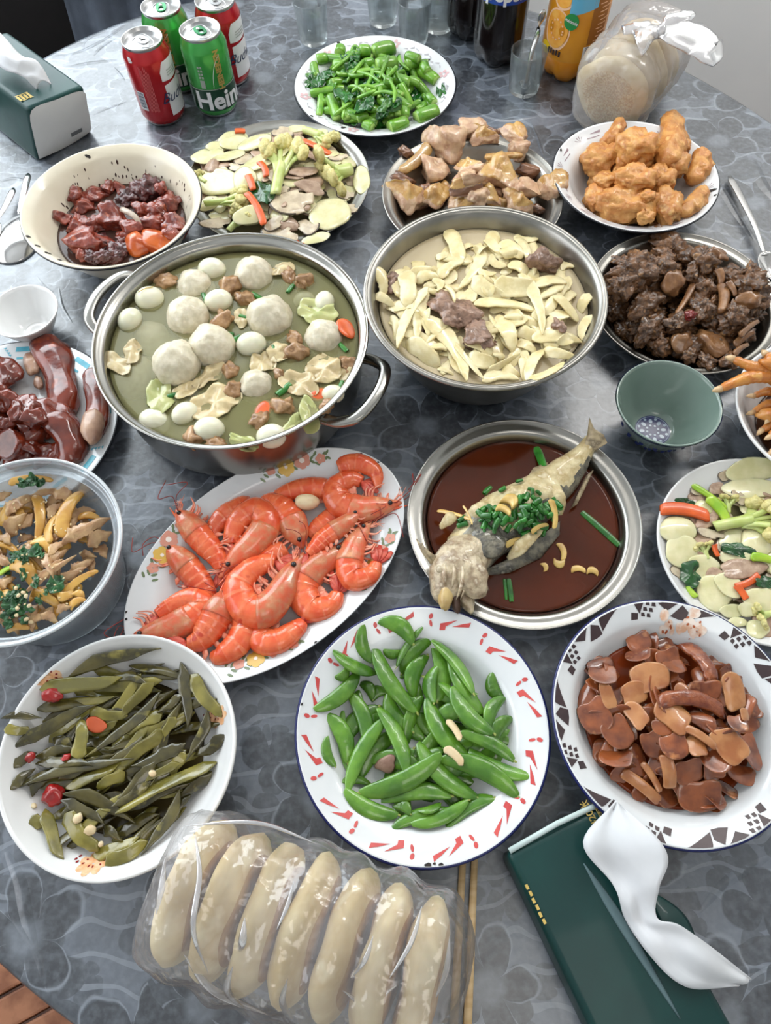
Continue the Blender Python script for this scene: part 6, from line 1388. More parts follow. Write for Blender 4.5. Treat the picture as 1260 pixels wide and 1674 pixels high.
# ------------------------------------------------------------------ braised pork skin
m_ps = mat('braised_skin', (150, 82, 44), (104, 52, 30), rough=0.2, ns=60, bump=0.25, bs=160, coat=0.75, sss=0.3, rand=0.16, c3=(190, 126, 76))
m_psl = mat('pale_braised_skin', (184, 128, 82), (158, 98, 58), rough=0.22, ns=60, bump=0.25, bs=140, coat=0.6, sss=0.3, rand=0.08)
m_psr = mat('red_crisp_skin', (150, 80, 42), (112, 50, 26), rough=0.25, ns=120, bump=0.9, bs=260, coat=0.6, rand=0.1)
PS = [slab_proto('pork_skin_piece', m_ps, 'pork skin', i + 260, th=0.55, lob=0.13, curl=1.3, shape=lambda t: 1 / max(1e-6, (abs(math.cos(t)) ** 4 + abs(math.sin(t)) ** 4) ** 0.25) * 0.9) for i in range(5)]
PSL = [slab_proto('pork_skin_piece', m_psl, 'pork skin', i + 270, th=0.5, lob=0.12, curl=1.2, shape=lambda t: 1 / max(1e-6, (abs(math.cos(t)) ** 4 + abs(math.sin(t)) ** 4) ** 0.25) * 0.9) for i in range(2)]
PSR = [strip_proto('pork_skin_strip', m_psr, 'pork skin', i + 280, bend=(0.5, 0.2)[i], zb=0.6, taper=0.92, ends=0.85, rag=0.14, power=3) for i in range(2)]
PST = [strip_proto('pork_skin_strip', m_psl, 'pork skin', i + 285, bend=0.15, zb=0.5, taper=0.9, ends=0.6, power=4) for i in range(2)]
pl = Pile(B.x, B.y, 0.080, B.f, (880, 960, 3.316), 'on brown-triangle plate', 'braised pork skin on the brown-bordered plate', dome=0.022)
r = random.Random(13)
for i in range(84):
    x, y = pl.rand(r, 0.9); s = r.uniform(0.009, 0.015); pl.put(pick(PS), (x, y), world=True, size=(s, s * r.uniform(0.6, 0.9)), t=s * 0.3, yaw=r.uniform(0, 6), roll=r.uniform(-0.7, 0.7), pct=84, what='brown pork skin piece')
for x, y, rx, ry, a, k in ((545, 300, 66, 60, .2, 0), (540, 370, 70, 46, 0, 0), (700, 395, 80, 66, .3, 0), (350, 480, 80, 60, 0, 0), (310, 700, 88, 98, .4, 0), (420, 930, 90, 60, -.2, 0), (870, 1130, 120, 90, 0, 0), (1090, 1010, 92, 60, -.4, 0), (1145, 890, 66, 106, .1, 0), (1060, 565, 70, 98, .1, 1), (900, 560, 92, 60, 0, 0), (960, 940, 80, 80, .3, 0), (810, 1000, 84, 76, .2, 0), (620, 850, 60, 78, .2, 0), (430, 790, 82, 90, .5, 0), (600, 490, 125, 76, .05, 1), (520, 575, 84, 60, .3, 1), (375, 590, 42, 72, .1, 1), (530, 690, 60, 74, .6, 1), (670, 760, 60, 46, 0, 0), (730, 690, 96, 96, .8, 1), (735, 860, 76, 76, .2, 0), (860, 860, 66, 60, 0, 1), (1035, 860, 92, 100, .5, 1), (780, 560, 50, 40, .9, 1), (1080, 740, 56, 56, 0, 0), (1120, 690, 34, 34, 0, 1), (740, 430, 76, 50, .2, 0)):
    pl.put((PSL if k else PS)[int(x) % (2 if k else 5)], (x, y), size=(rx, ry * 1.08), t=min(rx, ry) * 0.3, yaw=a, roll=rnd.uniform(-0.55, 0.55), pct=84, what='pale translucent pork skin piece' if k else 'brown pork skin piece', follow=0.7)
pl.put(PSR[1], (785, 305), (940, 520), 95, 44, pct=84, label='dark red crisp pork skin strip at the back of the pile'); pl.put(PSR[0], (645, 625), (1005, 680), 90, 48, pct=82, label='curved bumpy orange pork skin strip across the centre of the plate')
for x1, y1, x2, y2, w, lb in ((690, 908, 704, 1090, 76, 'pale pork skin strip standing at the front centre of the plate'), (455, 1000, 655, 1165, 66, None), (560, 950, 660, 1110, 40, None), (790, 760, 960, 870, 50, None)): pl.put(PST[x1 % 2], (x1, y1), (x2, y2), w, w * 0.4, pct=84, what='pale pork skin strip', label=lb)
pl.finish()
m_stain = mat('sauce_stain', (224, 178, 146), (240, 226, 214), rough=0.35, ns=140); m_stain2 = mat('dark_sauce_stain', (176, 92, 52), rough=0.35); p1, p2 = [], []
r = random.Random(2)
for i in range(26):
    px, py = (880 + r.gauss(720, 70) / 3.316, 960 + r.gauss(235, 26) / 3.316) if i < 13 else (880 + r.gauss(840, 40) / 3.316, 960 + r.gauss(205, 40) / 3.316)
    x, y = at_dish(B, px, py); p1.append(disc(x, y, r.uniform(0.002, 0.0055), 9, r.uniform(0.5, 1), r.uniform(0, 3)))
    if i % 2: p2.append(disc(x + r.uniform(-.004, .004), y + r.uniform(-.003, .003), r.uniform(0.0006, 0.0016), 7, 0.7, r.uniform(0, 3)))
decal(B, 'sauce_stains', p1, m_stain, 0.0006)['kind'] = 'stuff'; decal(B, 'dark_sauce_stains', p2, m_stain2, 0.0009)['kind'] = 'stuff'

# ------------------------------------------------------------------ chicken feet
m_cf = mat('chicken_claw', (206, 142, 66), (186, 112, 48), rough=0.28, ns=60, bump=0.5, bs=300, coat=0.5, sss=0.2, rand=0.08, c3=(222, 168, 94))
m_claw = mat('claw', (214, 180, 136), rough=0.3, coat=0.4)
pl = Pile(N_.x, N_.y, 0.078, N_.f, (1160, 560, 8.37), 'in right porcelain bowl', 'chicken feet in the bowl at the right edge', floor=0.020)
def toe(p0, p1, r0, r1, bend=0.006, segs=26):
    p0, p1 = Vector(p0), Vector(p1); d = p1 - p0; nrm = Vector((-d.y, d.x, 0)).normalized()
    q = smoothpath([p0, (p0 + p1) / 2 + nrm * bend + Vector((0, 0, 0.003)), p1], segs); t = np.linspace(0, 1, segs)
    rr = (r0 + (r1 - r0) * t) * (1 + 0.07 * np.sin(t * 60)) * (1 + 0.16 * np.exp(-((t - 0.55) / 0.09) ** 2)) * np.where(t > 0.95, 0.7, 1)
    return sweep(q, rr, rr * 0.9, 12)
def foot(tips, palm, leg, w, label):
    c = Vector(palm); parts = []
    for k, tp in enumerate(tips):
        tp = Vector(tp); V, F = toe((0, 0, 0), tp - c, w * 1.15, w * 0.62, 0.004 * (1 if k % 2 else -1)); parts.append(('toe', mesh('toe', V, F, m_cf)))
        d = (tp - c).normalized(); e = tp - c; V, F = sweep([e - d * 0.002, e + d * 0.003, e + d * 0.0065 - Vector((0, 0, 0.001))], np.array([0.6, 0.45, 0.1]) * w, np.array([0.6, 0.45, 0.1]) * w, 8); parts.append(('claw', mesh('claw', V, F, m_claw)))
    V, F = blob(len(tips), amp=0.12, f=1.5, amp2=0.05, f2=6, sub=3); parts.append(('palm', mesh('palm', V * np.array([w * 2.0, w * 1.8, w * 1.4]), F, m_cf)))
    V, F = toe((0, 0, 0), Vector(leg) - c, w * 1.3, w * 1.5, 0.0); parts.append(('shank', mesh('shank', V, F, m_cf)))
    pr = Proto('chicken_claw', parts, 'chicken feet'); return pl.put(pr, (c.x, c.y), world=True, keep=True, follow=0.0, z=c.z, label=label)
def fN(x, y, z): return P(1160 + x / 8.37, 560 + y / 8.37, z)
foot([fN(580, 960, 0.046), fN(700, 1210, 0.044), fN(900, 1320, 0.04)], fN(1060, 860, 0.046), fN(1250, 700, 0.05), 0.0056, 'golden chicken foot with toes pointing down left in the bowl')
foot([fN(590, 730, 0.05), fN(800, 1050, 0.052)], fN(1020, 740, 0.054), fN(1300, 900, 0.05), 0.005, 'chicken foot lying beneath the top one in the bowl')
foot([fN(120, 640, 0.073), fN(300, 220, 0.076), fN(760, 160, 0.072)], fN(960, 460, 0.072), fN(1300, 520, 0.058), 0.0068, 'topmost chicken foot, two toes reaching over the bowl rim')
foot([fN(820, 1290, 0.046), fN(850, 1500, 0.042)], fN(1150, 1150, 0.044), fN(1400, 1000, 0.046), 0.0058, 'chicken foot at the front right of the bowl')
m_cfm = mat('reddish_gizzard', (128, 62, 50), (96, 42, 36), rough=0.3, ns=90, bump=0.6, bs=200, coat=0.5)
pl.put(lump_proto('gizzard_piece', m_cfm, 'meat', 290, amp=0.3, f=1.6, planes=3), (800, 250), size=(90, 80), t=70, yaw=0.3, z=0.052, follow=0, label='reddish brown meat piece at the back of the chicken feet bowl')
r = random.Random(14)
for i in range(16):
    x, y = pl.rand(r, 0.75); s = r.uniform(0.011, 0.017); pl.put(lump_proto('foot_piece', m_cf, 'chicken foot', 300 + i % 3, amp=0.2, f=1.5, planes=3) if i < 3 else FP[i % 3], (x, y), world=True, size=(s * 1.4, s * 0.7), t=s * 0.6, yaw=r.uniform(0, 6), pct=76, what='chopped golden chicken foot piece')
    if i == 0: FP = []
    if i < 3: FP.append(Proto('foot_piece', [('foot_piece', pl.items[-1][0].data)], 'chicken foot'))
pl.finish()

# ------------------------------------------------------------------ shredded chicken in the plastic tub
m_sh = mat('shredded_chicken', (204, 168, 122), (172, 128, 90), rough=0.36, ns=70, bump=0.7, bs=180, coat=0.35, rand=0.12, c3=(212, 178, 130), stretch=(1, 1, 1))
m_shy = mat('yellow_chicken_skin', (214, 168, 82), (194, 142, 62), rough=0.28, ns=60, bump=0.3, bs=200, coat=0.5, sss=0.2, rand=0.08)
m_cil = mat('cilantro', (40, 96, 44), (26, 70, 34), rough=0.35, ns=120, bump=0.3, bs=300, coat=0.3, rand=0.2)
m_ses = mat('sesame', (228, 206, 160), rough=0.4)
SH = [strip_proto('chicken_shred', m_sh, 'shredded chicken', i + 310, bend=(0.2, -0.3, 0.1, 0.35)[i], zb=(0.7, 0.2, 1.2, -0.3)[i], taper=(0.5, 0.7, 0.4, 0.6)[i], ends=0.12, tl=0.28, rag=0.2, wav=0.04, ridges=2, power=2.6) for i in range(4)]
SHY = [strip_proto('skin_strip', m_shy, 'shredded chicken', i + 320, bend=(0.3, -0.2)[i], zb=0.8, taper=0.6, ends=0.35, rag=0.1, power=3) for i in range(2)]
CIL = [crumple('cilantro_leaf', m_cil, 'cilantro', i + 330, 0.8) for i in range(3)]
pl = Pile(P_.x, P_.y, 0.072, P_.f, (0, 770, 5.98), 'in plastic tub', 'shredded chicken salad in the plastic tub', floor=0.040, dome=0.038)
r = random.Random(15)
for i in range(120):
    x, y = pl.rand(r, 0.84); fx, fy_ = frame_pt(pl, x, y, 0.06); a = r.uniform(-1.4, 1.4); L = r.uniform(70, 140)
    pl.put(pick(SH + SHY), (fx - L * math.cos(a), fy_ - L * math.sin(a)), (fx + L * math.cos(a), fy_ + L * math.sin(a)), r.uniform(90, 140), 42, roll=r.uniform(-0.4, 0.4), pct=80, what='shredded chicken strip')
for x1, y1, x2, y2, w, k in ((280, 222, 640, 170, 62, 0), (150, 155, 525, 128, 66, 1), (500, 170, 690, 290, 120, 0), (70, 430, 310, 250, 130, 0), (100, 640, 250, 420, 130, 0), (0, 285, 110, 215, 66, 0), (0, 650, 100, 720, 84, 0), (480, 460, 640, 320, 90, 0), (350, 258, 362, 660, 88, 1), (330, 690, 480, 790, 110, 1), (490, 690, 560, 440, 84, 1), (618, 630, 795, 225, 130, 1), (480, 830, 650, 690, 76, 0), (630, 700, 1072, 480, 130, 0), (860, 720, 1080, 600, 130, 0), (690, 1005, 915, 890, 100, 0), (570, 1070, 830, 950, 90, 0), (640, 1190, 945, 990, 66, 1), (268, 1180, 720, 840, 70, 0), (140, 910, 320, 1090, 150, 1), (330, 1180, 570, 1320, 100, 1), (565, 1230, 720, 1190, 80, 1), (720, 1190, 800, 1270, 70, 1), (690, 1340, 830, 1260, 66, 1), (740, 770, 900, 800, 66, 0), (400, 1400, 560, 1480, 80, 0), (560, 1380, 700, 1330, 70, 0), (80, 1560, 280, 1530, 70, 1)):
    pl.put((SHY if k else SH)[int(x1) % (2 if k else 4)], (x1, y1), (x2, y2), w * 1.35, w * 0.42, ext=0.06, roll=rnd.uniform(-0.3, 0.3), follow=0.6, pct=82, what='yellow chicken skin strip' if k else 'shredded chicken strip')
for i in range(56):
    if i < 40: x, y = r.gauss(170, 110), r.gauss(1270, 110)
    elif i < 48: x, y = r.gauss(200, 90), r.gauss(830, 30)
    else: x, y = r.gauss(250, 90), r.gauss(90, 20)
    s = r.uniform(34, 66); pl.put(CIL[i % 3], (x, y), size=(s, s * 0.75), t=s * 0.5, yaw=r.uniform(0, 6), pct=76, what='chopped cilantro bit')
pl.put(CIL[0], (545, 1105), size=(100, 80), t=40, yaw=0.2, pct=82, label='largest flat cilantro leaf at the centre front of the tub'); pl.put(CIL[1], (325, 780), size=(70, 62), t=40, yaw=1, pct=80, what='cilantro leaf')
pl.put(LEK[0], (0, 1010), (110, 950), 60, 30, pct=80, label='bright green scallion stalk at the left edge of the tub')
SES = [lump_proto('sesame_seed', m_ses, 'sesame', 340, amp=0.05, amp2=0, sub=1)]
for i in range(46):
    x, y = r.uniform(60, 860), r.uniform(240, 1340)
    if x > 500 + (900 - abs(y - 800)) * 0.4: continue
    pl.put(SES[0], (x, y), size=(15, 9), t=7, yaw=r.uniform(0, 6), pct=70, what='sesame seed')
for i in range(9):
    x, y = r.uniform(100, 330), r.uniform(1080, 1500); pl.put(GB[0], (x, y), size=(24, 18), t=16, yaw=i, pct=75, what='chopped garlic bit')
pl.finish()

# ------------------------------------------------------------------ braised pig trotters
m_pt = mat('trotter_skin', (124, 46, 24), (84, 28, 18), rough=0.2, ns=40, bump=0.25, bs=160, coat=0.7, sss=0.15, rand=0.12, c3=(150, 66, 34))
m_ptc = mat('trotter_cut', (112, 70, 58), (86, 50, 44), rough=0.3, ns=70, bump=0.4, bs=220, coat=0.4)
m_bone = mat('trotter_bone', (186, 150, 124), (150, 112, 92), rough=0.35, ns=60, bump=0.3, bs=150, coat=0.3)
pl = Pile(Q_.x, Q_.y, 0.100, Q_.f, (0, 540, 6.0), 'on turquoise-marked plate', 'braised trotter pieces on the turquoise plate')
def trot(seed, cut=None, seg=18):
    n = 24; t = np.linspace(0, 1, n); V, F = sweepx(bar_path(n, 0.18), np.interp(t, [0, .06, .25, .55, .85, 1], [.26, .42, .5, .40, .46, .28]), np.interp(t, [0, .06, .25, .55, .85, 1], [.26, .42, .5, .42, .46, .28]), seg)
    V = np.array(V); s = seed * 2.9
    for i, v in enumerate(V): V[i] = v * np.array([1, 1 + 0.22 * nz(v, 3, s) + 0.07 * nz(v, 9, s), 1 + 0.22 * nz(v, 3, s + 4)])
    fm = [0] * len(F)
    if cut: fm[-1] = 1; fm[-2] = 1 if cut > 1 else 0
    return V, F, fm
def TR_(seed, extra=None):
    V, F, fm = trot(seed, 2); parts = [('skin', mesh('skin', V, F, [m_pt, m_ptc], fm))]
    if extra:
        for k, (x, y, z, r_) in enumerate(extra):
            V, F = blob(seed + k, amp=0.14, f=1.5, amp2=0.05, sub=3); parts.append(('bone', mesh('bone', V * np.array([r_ * 0.7, r_ * 1.1, r_ * 1.1]) + np.array([x, y, z]), F, m_bone)))
    return Proto('trotter_piece', parts, 'trotter')
TRL = [lump_proto('trotter_piece', m_pt, 'trotter', i + 350, amp=0.28, f=1.5, amp2=0.06, f2=4, planes=3, sub=4) for i in range(4)]
def TRCUT(seed):
    V, F = blob(seed, amp=0.1, f=1.4, amp2=0.04, planes=0, sub=4); V = np.array(V); V[:, 2] = np.minimum(V[:, 2], 0.45); fm = [1 if V[list(f)][:, 2].min() > 0.44 and np.hypot(*V[list(f)].mean(0)[:2]) < 0.74 else 0 for f in F]
    return Proto('trotter_piece', [('trotter_piece', mesh('trotter_piece', V, F, [m_pt, m_ptc], fm))], 'trotter')
r = random.Random(16)
for i in range(16):
    x, y = pl.rand(r, 0.62); s = r.uniform(0.020, 0.028); pl.put(pick(TRL), (x - 0.008, y), world=True, size=(s, s * 0.8), t=s * 0.7, yaw=r.uniform(0, 6), pct=70, what='dark trotter piece')
for x, y, rx, ry in ((40, 420, 160, 200), (230, 760, 170, 130), (150, 800, 110, 100), (330, 880, 130, 110), (60, 940, 110, 90), (300, 1150, 120, 80), (430, 1220, 150, 90), (560, 1200, 110, 90), (60, 680, 110, 110)): pl.put(TRL[x % 4], (x, y), size=(rx, ry), t=min(rx, ry) * 0.85, yaw=x * 0.01, pct=72, what='glossy brown trotter piece')
pl.put(TRCUT(361), (95, 1120), size=(160, 150), t=110, yaw=0.3, pct=74, label='trotter piece showing its round cut face at the front left')
pl.put(TR_(362), (500, 830), (730, 1310), 320, 210, pct=74, label='long trotter piece at the front right with pimpled brown skin')
pl.put(TR_(363, [(0.40, 0.05, 0.30, 0.36)]), (905, 400), (925, 1040), 270, 200, pct=74, label='trotter piece with cut bone face at the right rim of the plate')
pl.put(TR_(364, [(-0.22, -0.42, 0.1, 0.20), (0.0, -0.44, -0.05, 0.12)]), (400, 85), (640, 830), 350, 250, pct=68, label='largest trotter piece on top, pale knuckle bone showing at left')
pl.finish()
# ================================================================== things standing about the plates
def zfind(x, y, py):
    lo, hi = 0.0, 0.5
    for _ in range(40):
        m = (lo + hi) / 2
        if PX((x, y, m))[1] > py: lo = m
        else: hi = m
    return lo
def strokes(rects):
    """little flat bars for print too small to read: (x, y, w, h) -> V, F"""
    V = []; F = []
    for x, y, w, h in rects:
        n = len(V); V += [(x, y, 0), (x + w, y, 0), (x + w, y + h, 0), (x, y + h, 0)]; F.append((n, n + 1, n + 2, n + 3))
    return V, F
def wrap_print(rects, R, a0, z0, off=0.0003):
    VV = []; FF = []
    for x, y, w, h in rects:
        V, F = wrap_patch(R, a0 + x / R, a0 + (x + w) / R, z0 + y, z0 + y + h, off, n=2, m=1); n = len(VV)
        VV += V; FF += [tuple(i + n for i in f) for f in F]
    return VV, FF
def wrap_disc(R, a0, z0, rx, rz, off=0.0003, n=24, r0=0.0):
    V = []; F = []
    for k in range(n):
        t = 2 * PI * k / n
        for q in (r0, 1.0): V.append(((R + off) * math.cos(a0 + rx * q * math.cos(t) / R), (R + off) * math.sin(a0 + rx * q * math.cos(t) / R), z0 + rz * q * math.sin(t)))
    for k in range(n):
        j = (k + 1) % n; F.append((2 * k, 2 * k + 1, 2 * j + 1, 2 * j))
    return V, F
# ------------------------------------------------------------------ four drink cans
m_alu = mat('aluminium', (200, 200, 200), rough=0.28, metal=1.0)
m_cred = mat('red_can_print', (186, 28, 36), rough=0.26, metal=0.45, coat=0.4); m_cgreen = mat('green_can_print', (62, 160, 72), (74, 172, 80), rough=0.26, metal=0.45, ns=20, coat=0.4)
m_cdark = mat('dark_green_print', (18, 58, 38), rough=0.3, coat=0.3); m_cwhite = mat('can_white', (224, 224, 226), rough=0.35, coat=0.2); m_cblue = mat('can_lettering', (38, 52, 86), rough=0.4)
m_gold = mat('gold_print', (196, 170, 96), rough=0.3, metal=0.5); m_gtab = mat('green_tab', (24, 112, 62), rough=0.25, metal=0.7); m_cgrey = mat('grey_print_can', (150, 156, 150), rough=0.4); m_pred = mat('pale_red_print', (216, 120, 120), rough=0.4)
CR, CZ = 0.031, 0.107
def can(px, py, kind, face, label):
    c = P(px, py, CZ); t = thing('drink_can', label, 'can', (c.x, c.y, 0), 0, 'drink cans')
    V, F = lathe([(0.0245, 0.002), (0.0275, 0.005), (CR, 0.0125), (CR, 0.0875), (0.0305, 0.0905), (0.0268, 0.1003), (0.0262, 0.1022)], 64)
    add('body', mesh('body', V, F, m_cred if kind == 'r' else m_cgreen), t)
    V, F = lathe([(0, 0.004), (0.021, 0.003), (0.0235, 0.0), (0.0262, 0.0015), (0.0275, 0.005)], 48); add('base', weld(mesh('base', V, F, m_alu)), t)
    V, F = lathe([(0.0262, 0.1020), (0.0272, 0.1050), (0.0270, 0.1066), (0.0262, 0.1070), (0.0254, 0.1064), (0.0246, 0.1024), (0.0236, 0.1018), (0.0228, 0.1030), (0, 0.1032)], 64); add('lid', weld(mesh('lid', V, F, m_alu)), t)
    a = face + 0.5
    lid = [o for o in t.children if o.name.startswith('lid')][0]
    ring = []
    for i in range(29):
        u = 2 * PI * i / 28; ring.append((0.0155 * math.copysign(abs(math.cos(u)) ** 0.7, math.cos(u)) + 0.003, 0.0105 * math.copysign(abs(math.sin(u)) ** 0.7, math.sin(u)) * (1.0 - 0.2 * math.cos(u)), 0.1034))
    R = Matrix.Rotation(a, 3, 'Z'); V, F = sweep([R @ Vector(q) for q in ring], 0.0006, 0.0005, 6); add('score_line', mesh('score_line', V, F, m_alu), lid)
    out = [(0.0105 * math.copysign(abs(math.cos(u)) ** 0.8, math.cos(u)), 0.0070 * math.copysign(abs(math.sin(u)) ** 0.8, math.sin(u))) for u in np.linspace(0, 2 * PI, 24, endpoint=False)]
    V = []; F = []
    for z in (0.1036, 0.1048):
        V += [R @ Vector((x, y, z)) for x, y in out]; V += [R @ Vector((x * 0.45 + 0.0035, y * 0.5, z)) for x, y in out]
    for k in range(24):
        j = (k + 1) % 24; F += [(48 + k, 48 + j, 72 + j, 72 + k), (k, 24 + k, 24 + j, j), (k, j, 48 + j, 48 + k), (24 + k, 72 + k, 72 + j, 24 + j)]
    tab = add('pull_tab', mesh('pull_tab', V, F, m_gtab if kind == 'g' else m_alu, smooth=False), t)
    V, F = lathe([(0, 0.1062), (0.0018, 0.1060), (0.0026, 0.1050), (0.0028, 0.1032)], 16, cx=-0.0045 * math.cos(a), cy=-0.0045 * math.sin(a)); add('rivet', mesh('rivet', V, F, m_alu), tab)
    if kind == 'r':
        hexa = lambda u: 0.058 + (0.008 if 0.2 < u < 0.8 else 0.008 * min(u, 1 - u) / 0.2) * -1 + 0.006
        V, F = wrap_patch(CR, face + 0.35, face + 1.95, 0.016, lambda u: 0.058 + 0.004 * u, 0.0003, 22, 6); add('white_label', mesh('white_label', V, F, m_cwhite), t)
        V, F = wrap_patch(CR, face + 0.30, face + 1.85, lambda u: 0.062 + 0.006 * abs(u - 0.3), lambda u: 0.0875 - 0.012 * max(0, 0.12 - u) / 0.12, 0.0003, 22, 6); add('crest_label', mesh('crest_label', V, F, m_cwhite), t)
        me = text_mesh('Budweiser', 0.019, m_cblue, shear=0.45); add('lettering', wrap_text(me, CR, face + 1.33, 0.041, 0.0, 0.0007), t)
        V, F = wrap_print([(x * 0.0024, y * 0.0032, 0.0016, 0.0014) for x in range(9) for y in range(3)], CR, face + 0.62, 0.068, 0.0007); add('crest_print', mesh('crest_print', V, F, m_cgrey), t)['kind'] = 'stuff'
        V, F = wrap_patch(CR, face - 1.08, face - 0.68, 0.026, 0.052, 0.0003); add('barcode_panel', mesh('barcode_panel', V, F, m_cwhite), t)
        V, F = wrap_print([(0.001, 0.002 + 0.0016 * i, 0.010, 0.0005 + 0.0006 * (i % 3 == 0)) for i in range(13)], CR, face - 1.06, 0.028, 0.0007); add('barcode', mesh('barcode', V, F, m_cblue), t)['kind'] = 'stuff'
        V, F = wrap_print([(0.0016 * i, -0.03 + 0.0008 * (i % 3), 0.0005, 0.062 - 0.003 * (i % 4)) for i in range(8)], CR, face - 0.55, 0.055, 0.0004); add('small_print', mesh('small_print', V, F, m_pred), t)['kind'] = 'stuff'
        me = text_mesh('B', 0.010, m_cwhite, bold=0.0006); add('initial', wrap_text(me, 0.0298, face - 0.86, 0.0935, 0.0, 0.0012), t)
    else:
        V, F = wrap_patch(CR, face - PI, face + PI, 0.0130, 0.043, 0.0003, 64, 4); add('dark_band', mesh('dark_band', V, F, m_cdark), t)
        V, F = wrap_patch(CR, face - PI, face + PI, 0.043, 0.0440, 0.0004, 64, 1); add('silver_line', mesh('silver_line', V, F, m_cgrey), t)
        me = text_mesh('Heineken', 0.0345, m_cwhite, bold=0.0010); add('lettering', wrap_text(me, CR, face + 1.20, 0.0265, 0.0, 0.0007), t)
        me = text_mesh('HEINEKEN', 0.0110, m_gold, bold=0.0006); add('gold_lettering', wrap_text(me, CR, face + 0.42, 0.0675, PI / 2, 0.0005), t)
        arc = [((CR + 0.0004) * math.cos(face + q), (CR + 0.0004) * math.sin(face + q), z) for q, z in ((0.02, 0.046), (0.08, 0.060), (0.25, 0.075), (0.55, 0.086))]
        V, F = sweep(smoothpath(arc, 16), 0.0005, 0.0003, 5); add('silver_arc', mesh('silver_arc', V, F, m_cwhite), t)
        V, F = wrap_print([(0.0035 * i, 0.0045 * j, 0.0026, 0.003) for i in range(2) for j in range(4)] + [(0, -0.013, 0.0062, 0.011)], CR, face - 0.52, 0.059, 0.0004); add('small_print', mesh('small_print', V, F, m_cgrey), t)['kind'] = 'stuff'
    return t
can(231, 61, 'r', -1.276, 'red drink can at front left of the four, its barcode facing out'); can(326, 46, 'g', -1.35, 'green drink can in front, large white letters on its dark band')
can(262, 8, 'g', -1.9, 'green drink can behind the front red one, mostly hidden'); can(350, -2, 'r', -1.38, 'red drink can at the back right of the four')

# ------------------------------------------------------------------ drinking glasses
m_glass = film('clear_glass', 0.955, tint=(250, 253, 253), gloss=0.02, rough=0.03, milky=(200, 208, 212))
def glass(bx, by, label, h=0.058, r0=0.0215, r1=0.0255):
    c = P(bx, by, 0); w = 0.0014
    V, F = lathe([(0, 0.006), (r0 - w - 0.001, 0.0062), (r0 - w + 0.0008, 0.010), (r1 - w, h - 0.001), (r1 - w * 0.5, h), (r1, h - 0.001), (r0, 0.003), (r0 - 0.002, 0.0004), (0, 0.0004)], 56)
    return tag(add('drinking_glass', weld(mesh('drinking_glass', V, F, m_glass)), loc=(c.x, c.y, 0)), label, 'glass', 'empty drinking glasses')
glass(855, 148, 'empty drinking glass in front of the orange drink bottle, spoon in it')
glass(513, 66, 'empty drinking glass at the back left of the greens plate'); glass(676, 66, 'empty drinking glass right behind the greens plate'); glass(716, 46, 'drinking glass half hidden between the cola and another glass'); glass(626, 36, 'faint drinking glass farthest back at the middle of the table')
# ------------------------------------------------------------------ bottles
m_cola = mat('cola_plastic', (20, 14, 14), rough=0.1, coat=0.6); m_cblab = mat('blue_label', (28, 66, 160), rough=0.3, coat=0.3); m_cap = mat('bottle_cap', (30, 60, 140), rough=0.35)
m_orj = mat('orange_drink', (222, 140, 20), rough=0.12, coat=0.6, sss=0.2); m_olab = mat('orange_label', (216, 146, 36), (204, 132, 28), rough=0.3, ns=20, coat=0.3); m_sky = mat('sky_blue_label', (98, 172, 206), rough=0.3, coat=0.3); m_ocap = mat('orange_cap', (226, 110, 30), rough=0.35)
def bottle(bx, by, R, m, label, name='soda_bottle', capm=None):
    c = P(bx, by, 0); t = thing(name, label, 'bottle', (c.x, c.y, 0))
    def lob(a, r, z):
        f = max(0.0, 1 - z / 0.03); return 1 - 0.20 * f * (0.5 + 0.5 * math.cos(5 * a)) ** 2
    pr = [(0, 0.006), (R * 0.35, 0.004), (R * 0.62, 0.0), (R * 0.80, 0.003), (R * 0.95, 0.014), (R, 0.03), (R, 0.036), (R * 0.985, 0.040), (R * 0.985, 0.085), (R * 0.97, 0.095), (R * 0.97, 0.17), (R, 0.18), (R * 0.97, 0.205), (R * 0.78, 0.24), (R * 0.45, 0.272), (R * 0.28, 0.285), (R * 0.27, 0.298), (0, 0.298)]
    V, F = lathe(pr, 70, lob=lob); add('bottle_body', weld(mesh('bottle_body', V, F, m)), t)
    V, F = lathe([(R * 0.31, 0.288), (R * 0.31, 0.306), (R * 0.29, 0.308), (0, 0.308)], 32); add('cap', weld(mesh('cap', V, F, capm)), t)
    return t, math.atan2(-c.y, -c.x)
t, fa = bottle(811, 94, 0.0375, m_cola, 'dark cola bottle with blue label, the front one of two', capm=m_cap)
zl = zfind(t.location.x, t.location.y - 0.037, 9); V, F = wrap_patch(0.0375, -PI, PI, zl, zl + 0.085, 0.0005, 64, 3); add('label_band', mesh('label_band', V, F, m_cblab), t)
me = text_mesh('pepsi', 0.026, m_cwhite, bold=0.0008); add('lettering', wrap_text(me, 0.0375, fa + 0.05, zl + 0.013, 0.0, 0.0012), t)
t, fa = bottle(766, 52, 0.036, m_cola, 'second cola bottle half hidden behind the front cola bottle', capm=m_cap)
V, F = wrap_patch(0.036, -PI, PI, zl, zl + 0.085, 0.0005, 64, 3); add('label_band', mesh('label_band', V, F, m_cblab), t)
t, fa = bottle(925, 114, 0.0415, m_orj, 'orange soda bottle with sky blue and orange label', capm=m_ocap); OR = 0.0415
V, F = wrap_patch(OR, -PI, PI, 0.034, 0.175, 0.0004, 72, 3); add('label_band', mesh('label_band', V, F, m_olab), t)
V, F = wrap_patch(OR, fa - 0.25, fa + 0.62, lambda u: 0.094 + 0.012 * u, 0.175, 0.0008, 16, 3); add('sky_panel', mesh('sky_panel', V, F, m_sky), t)
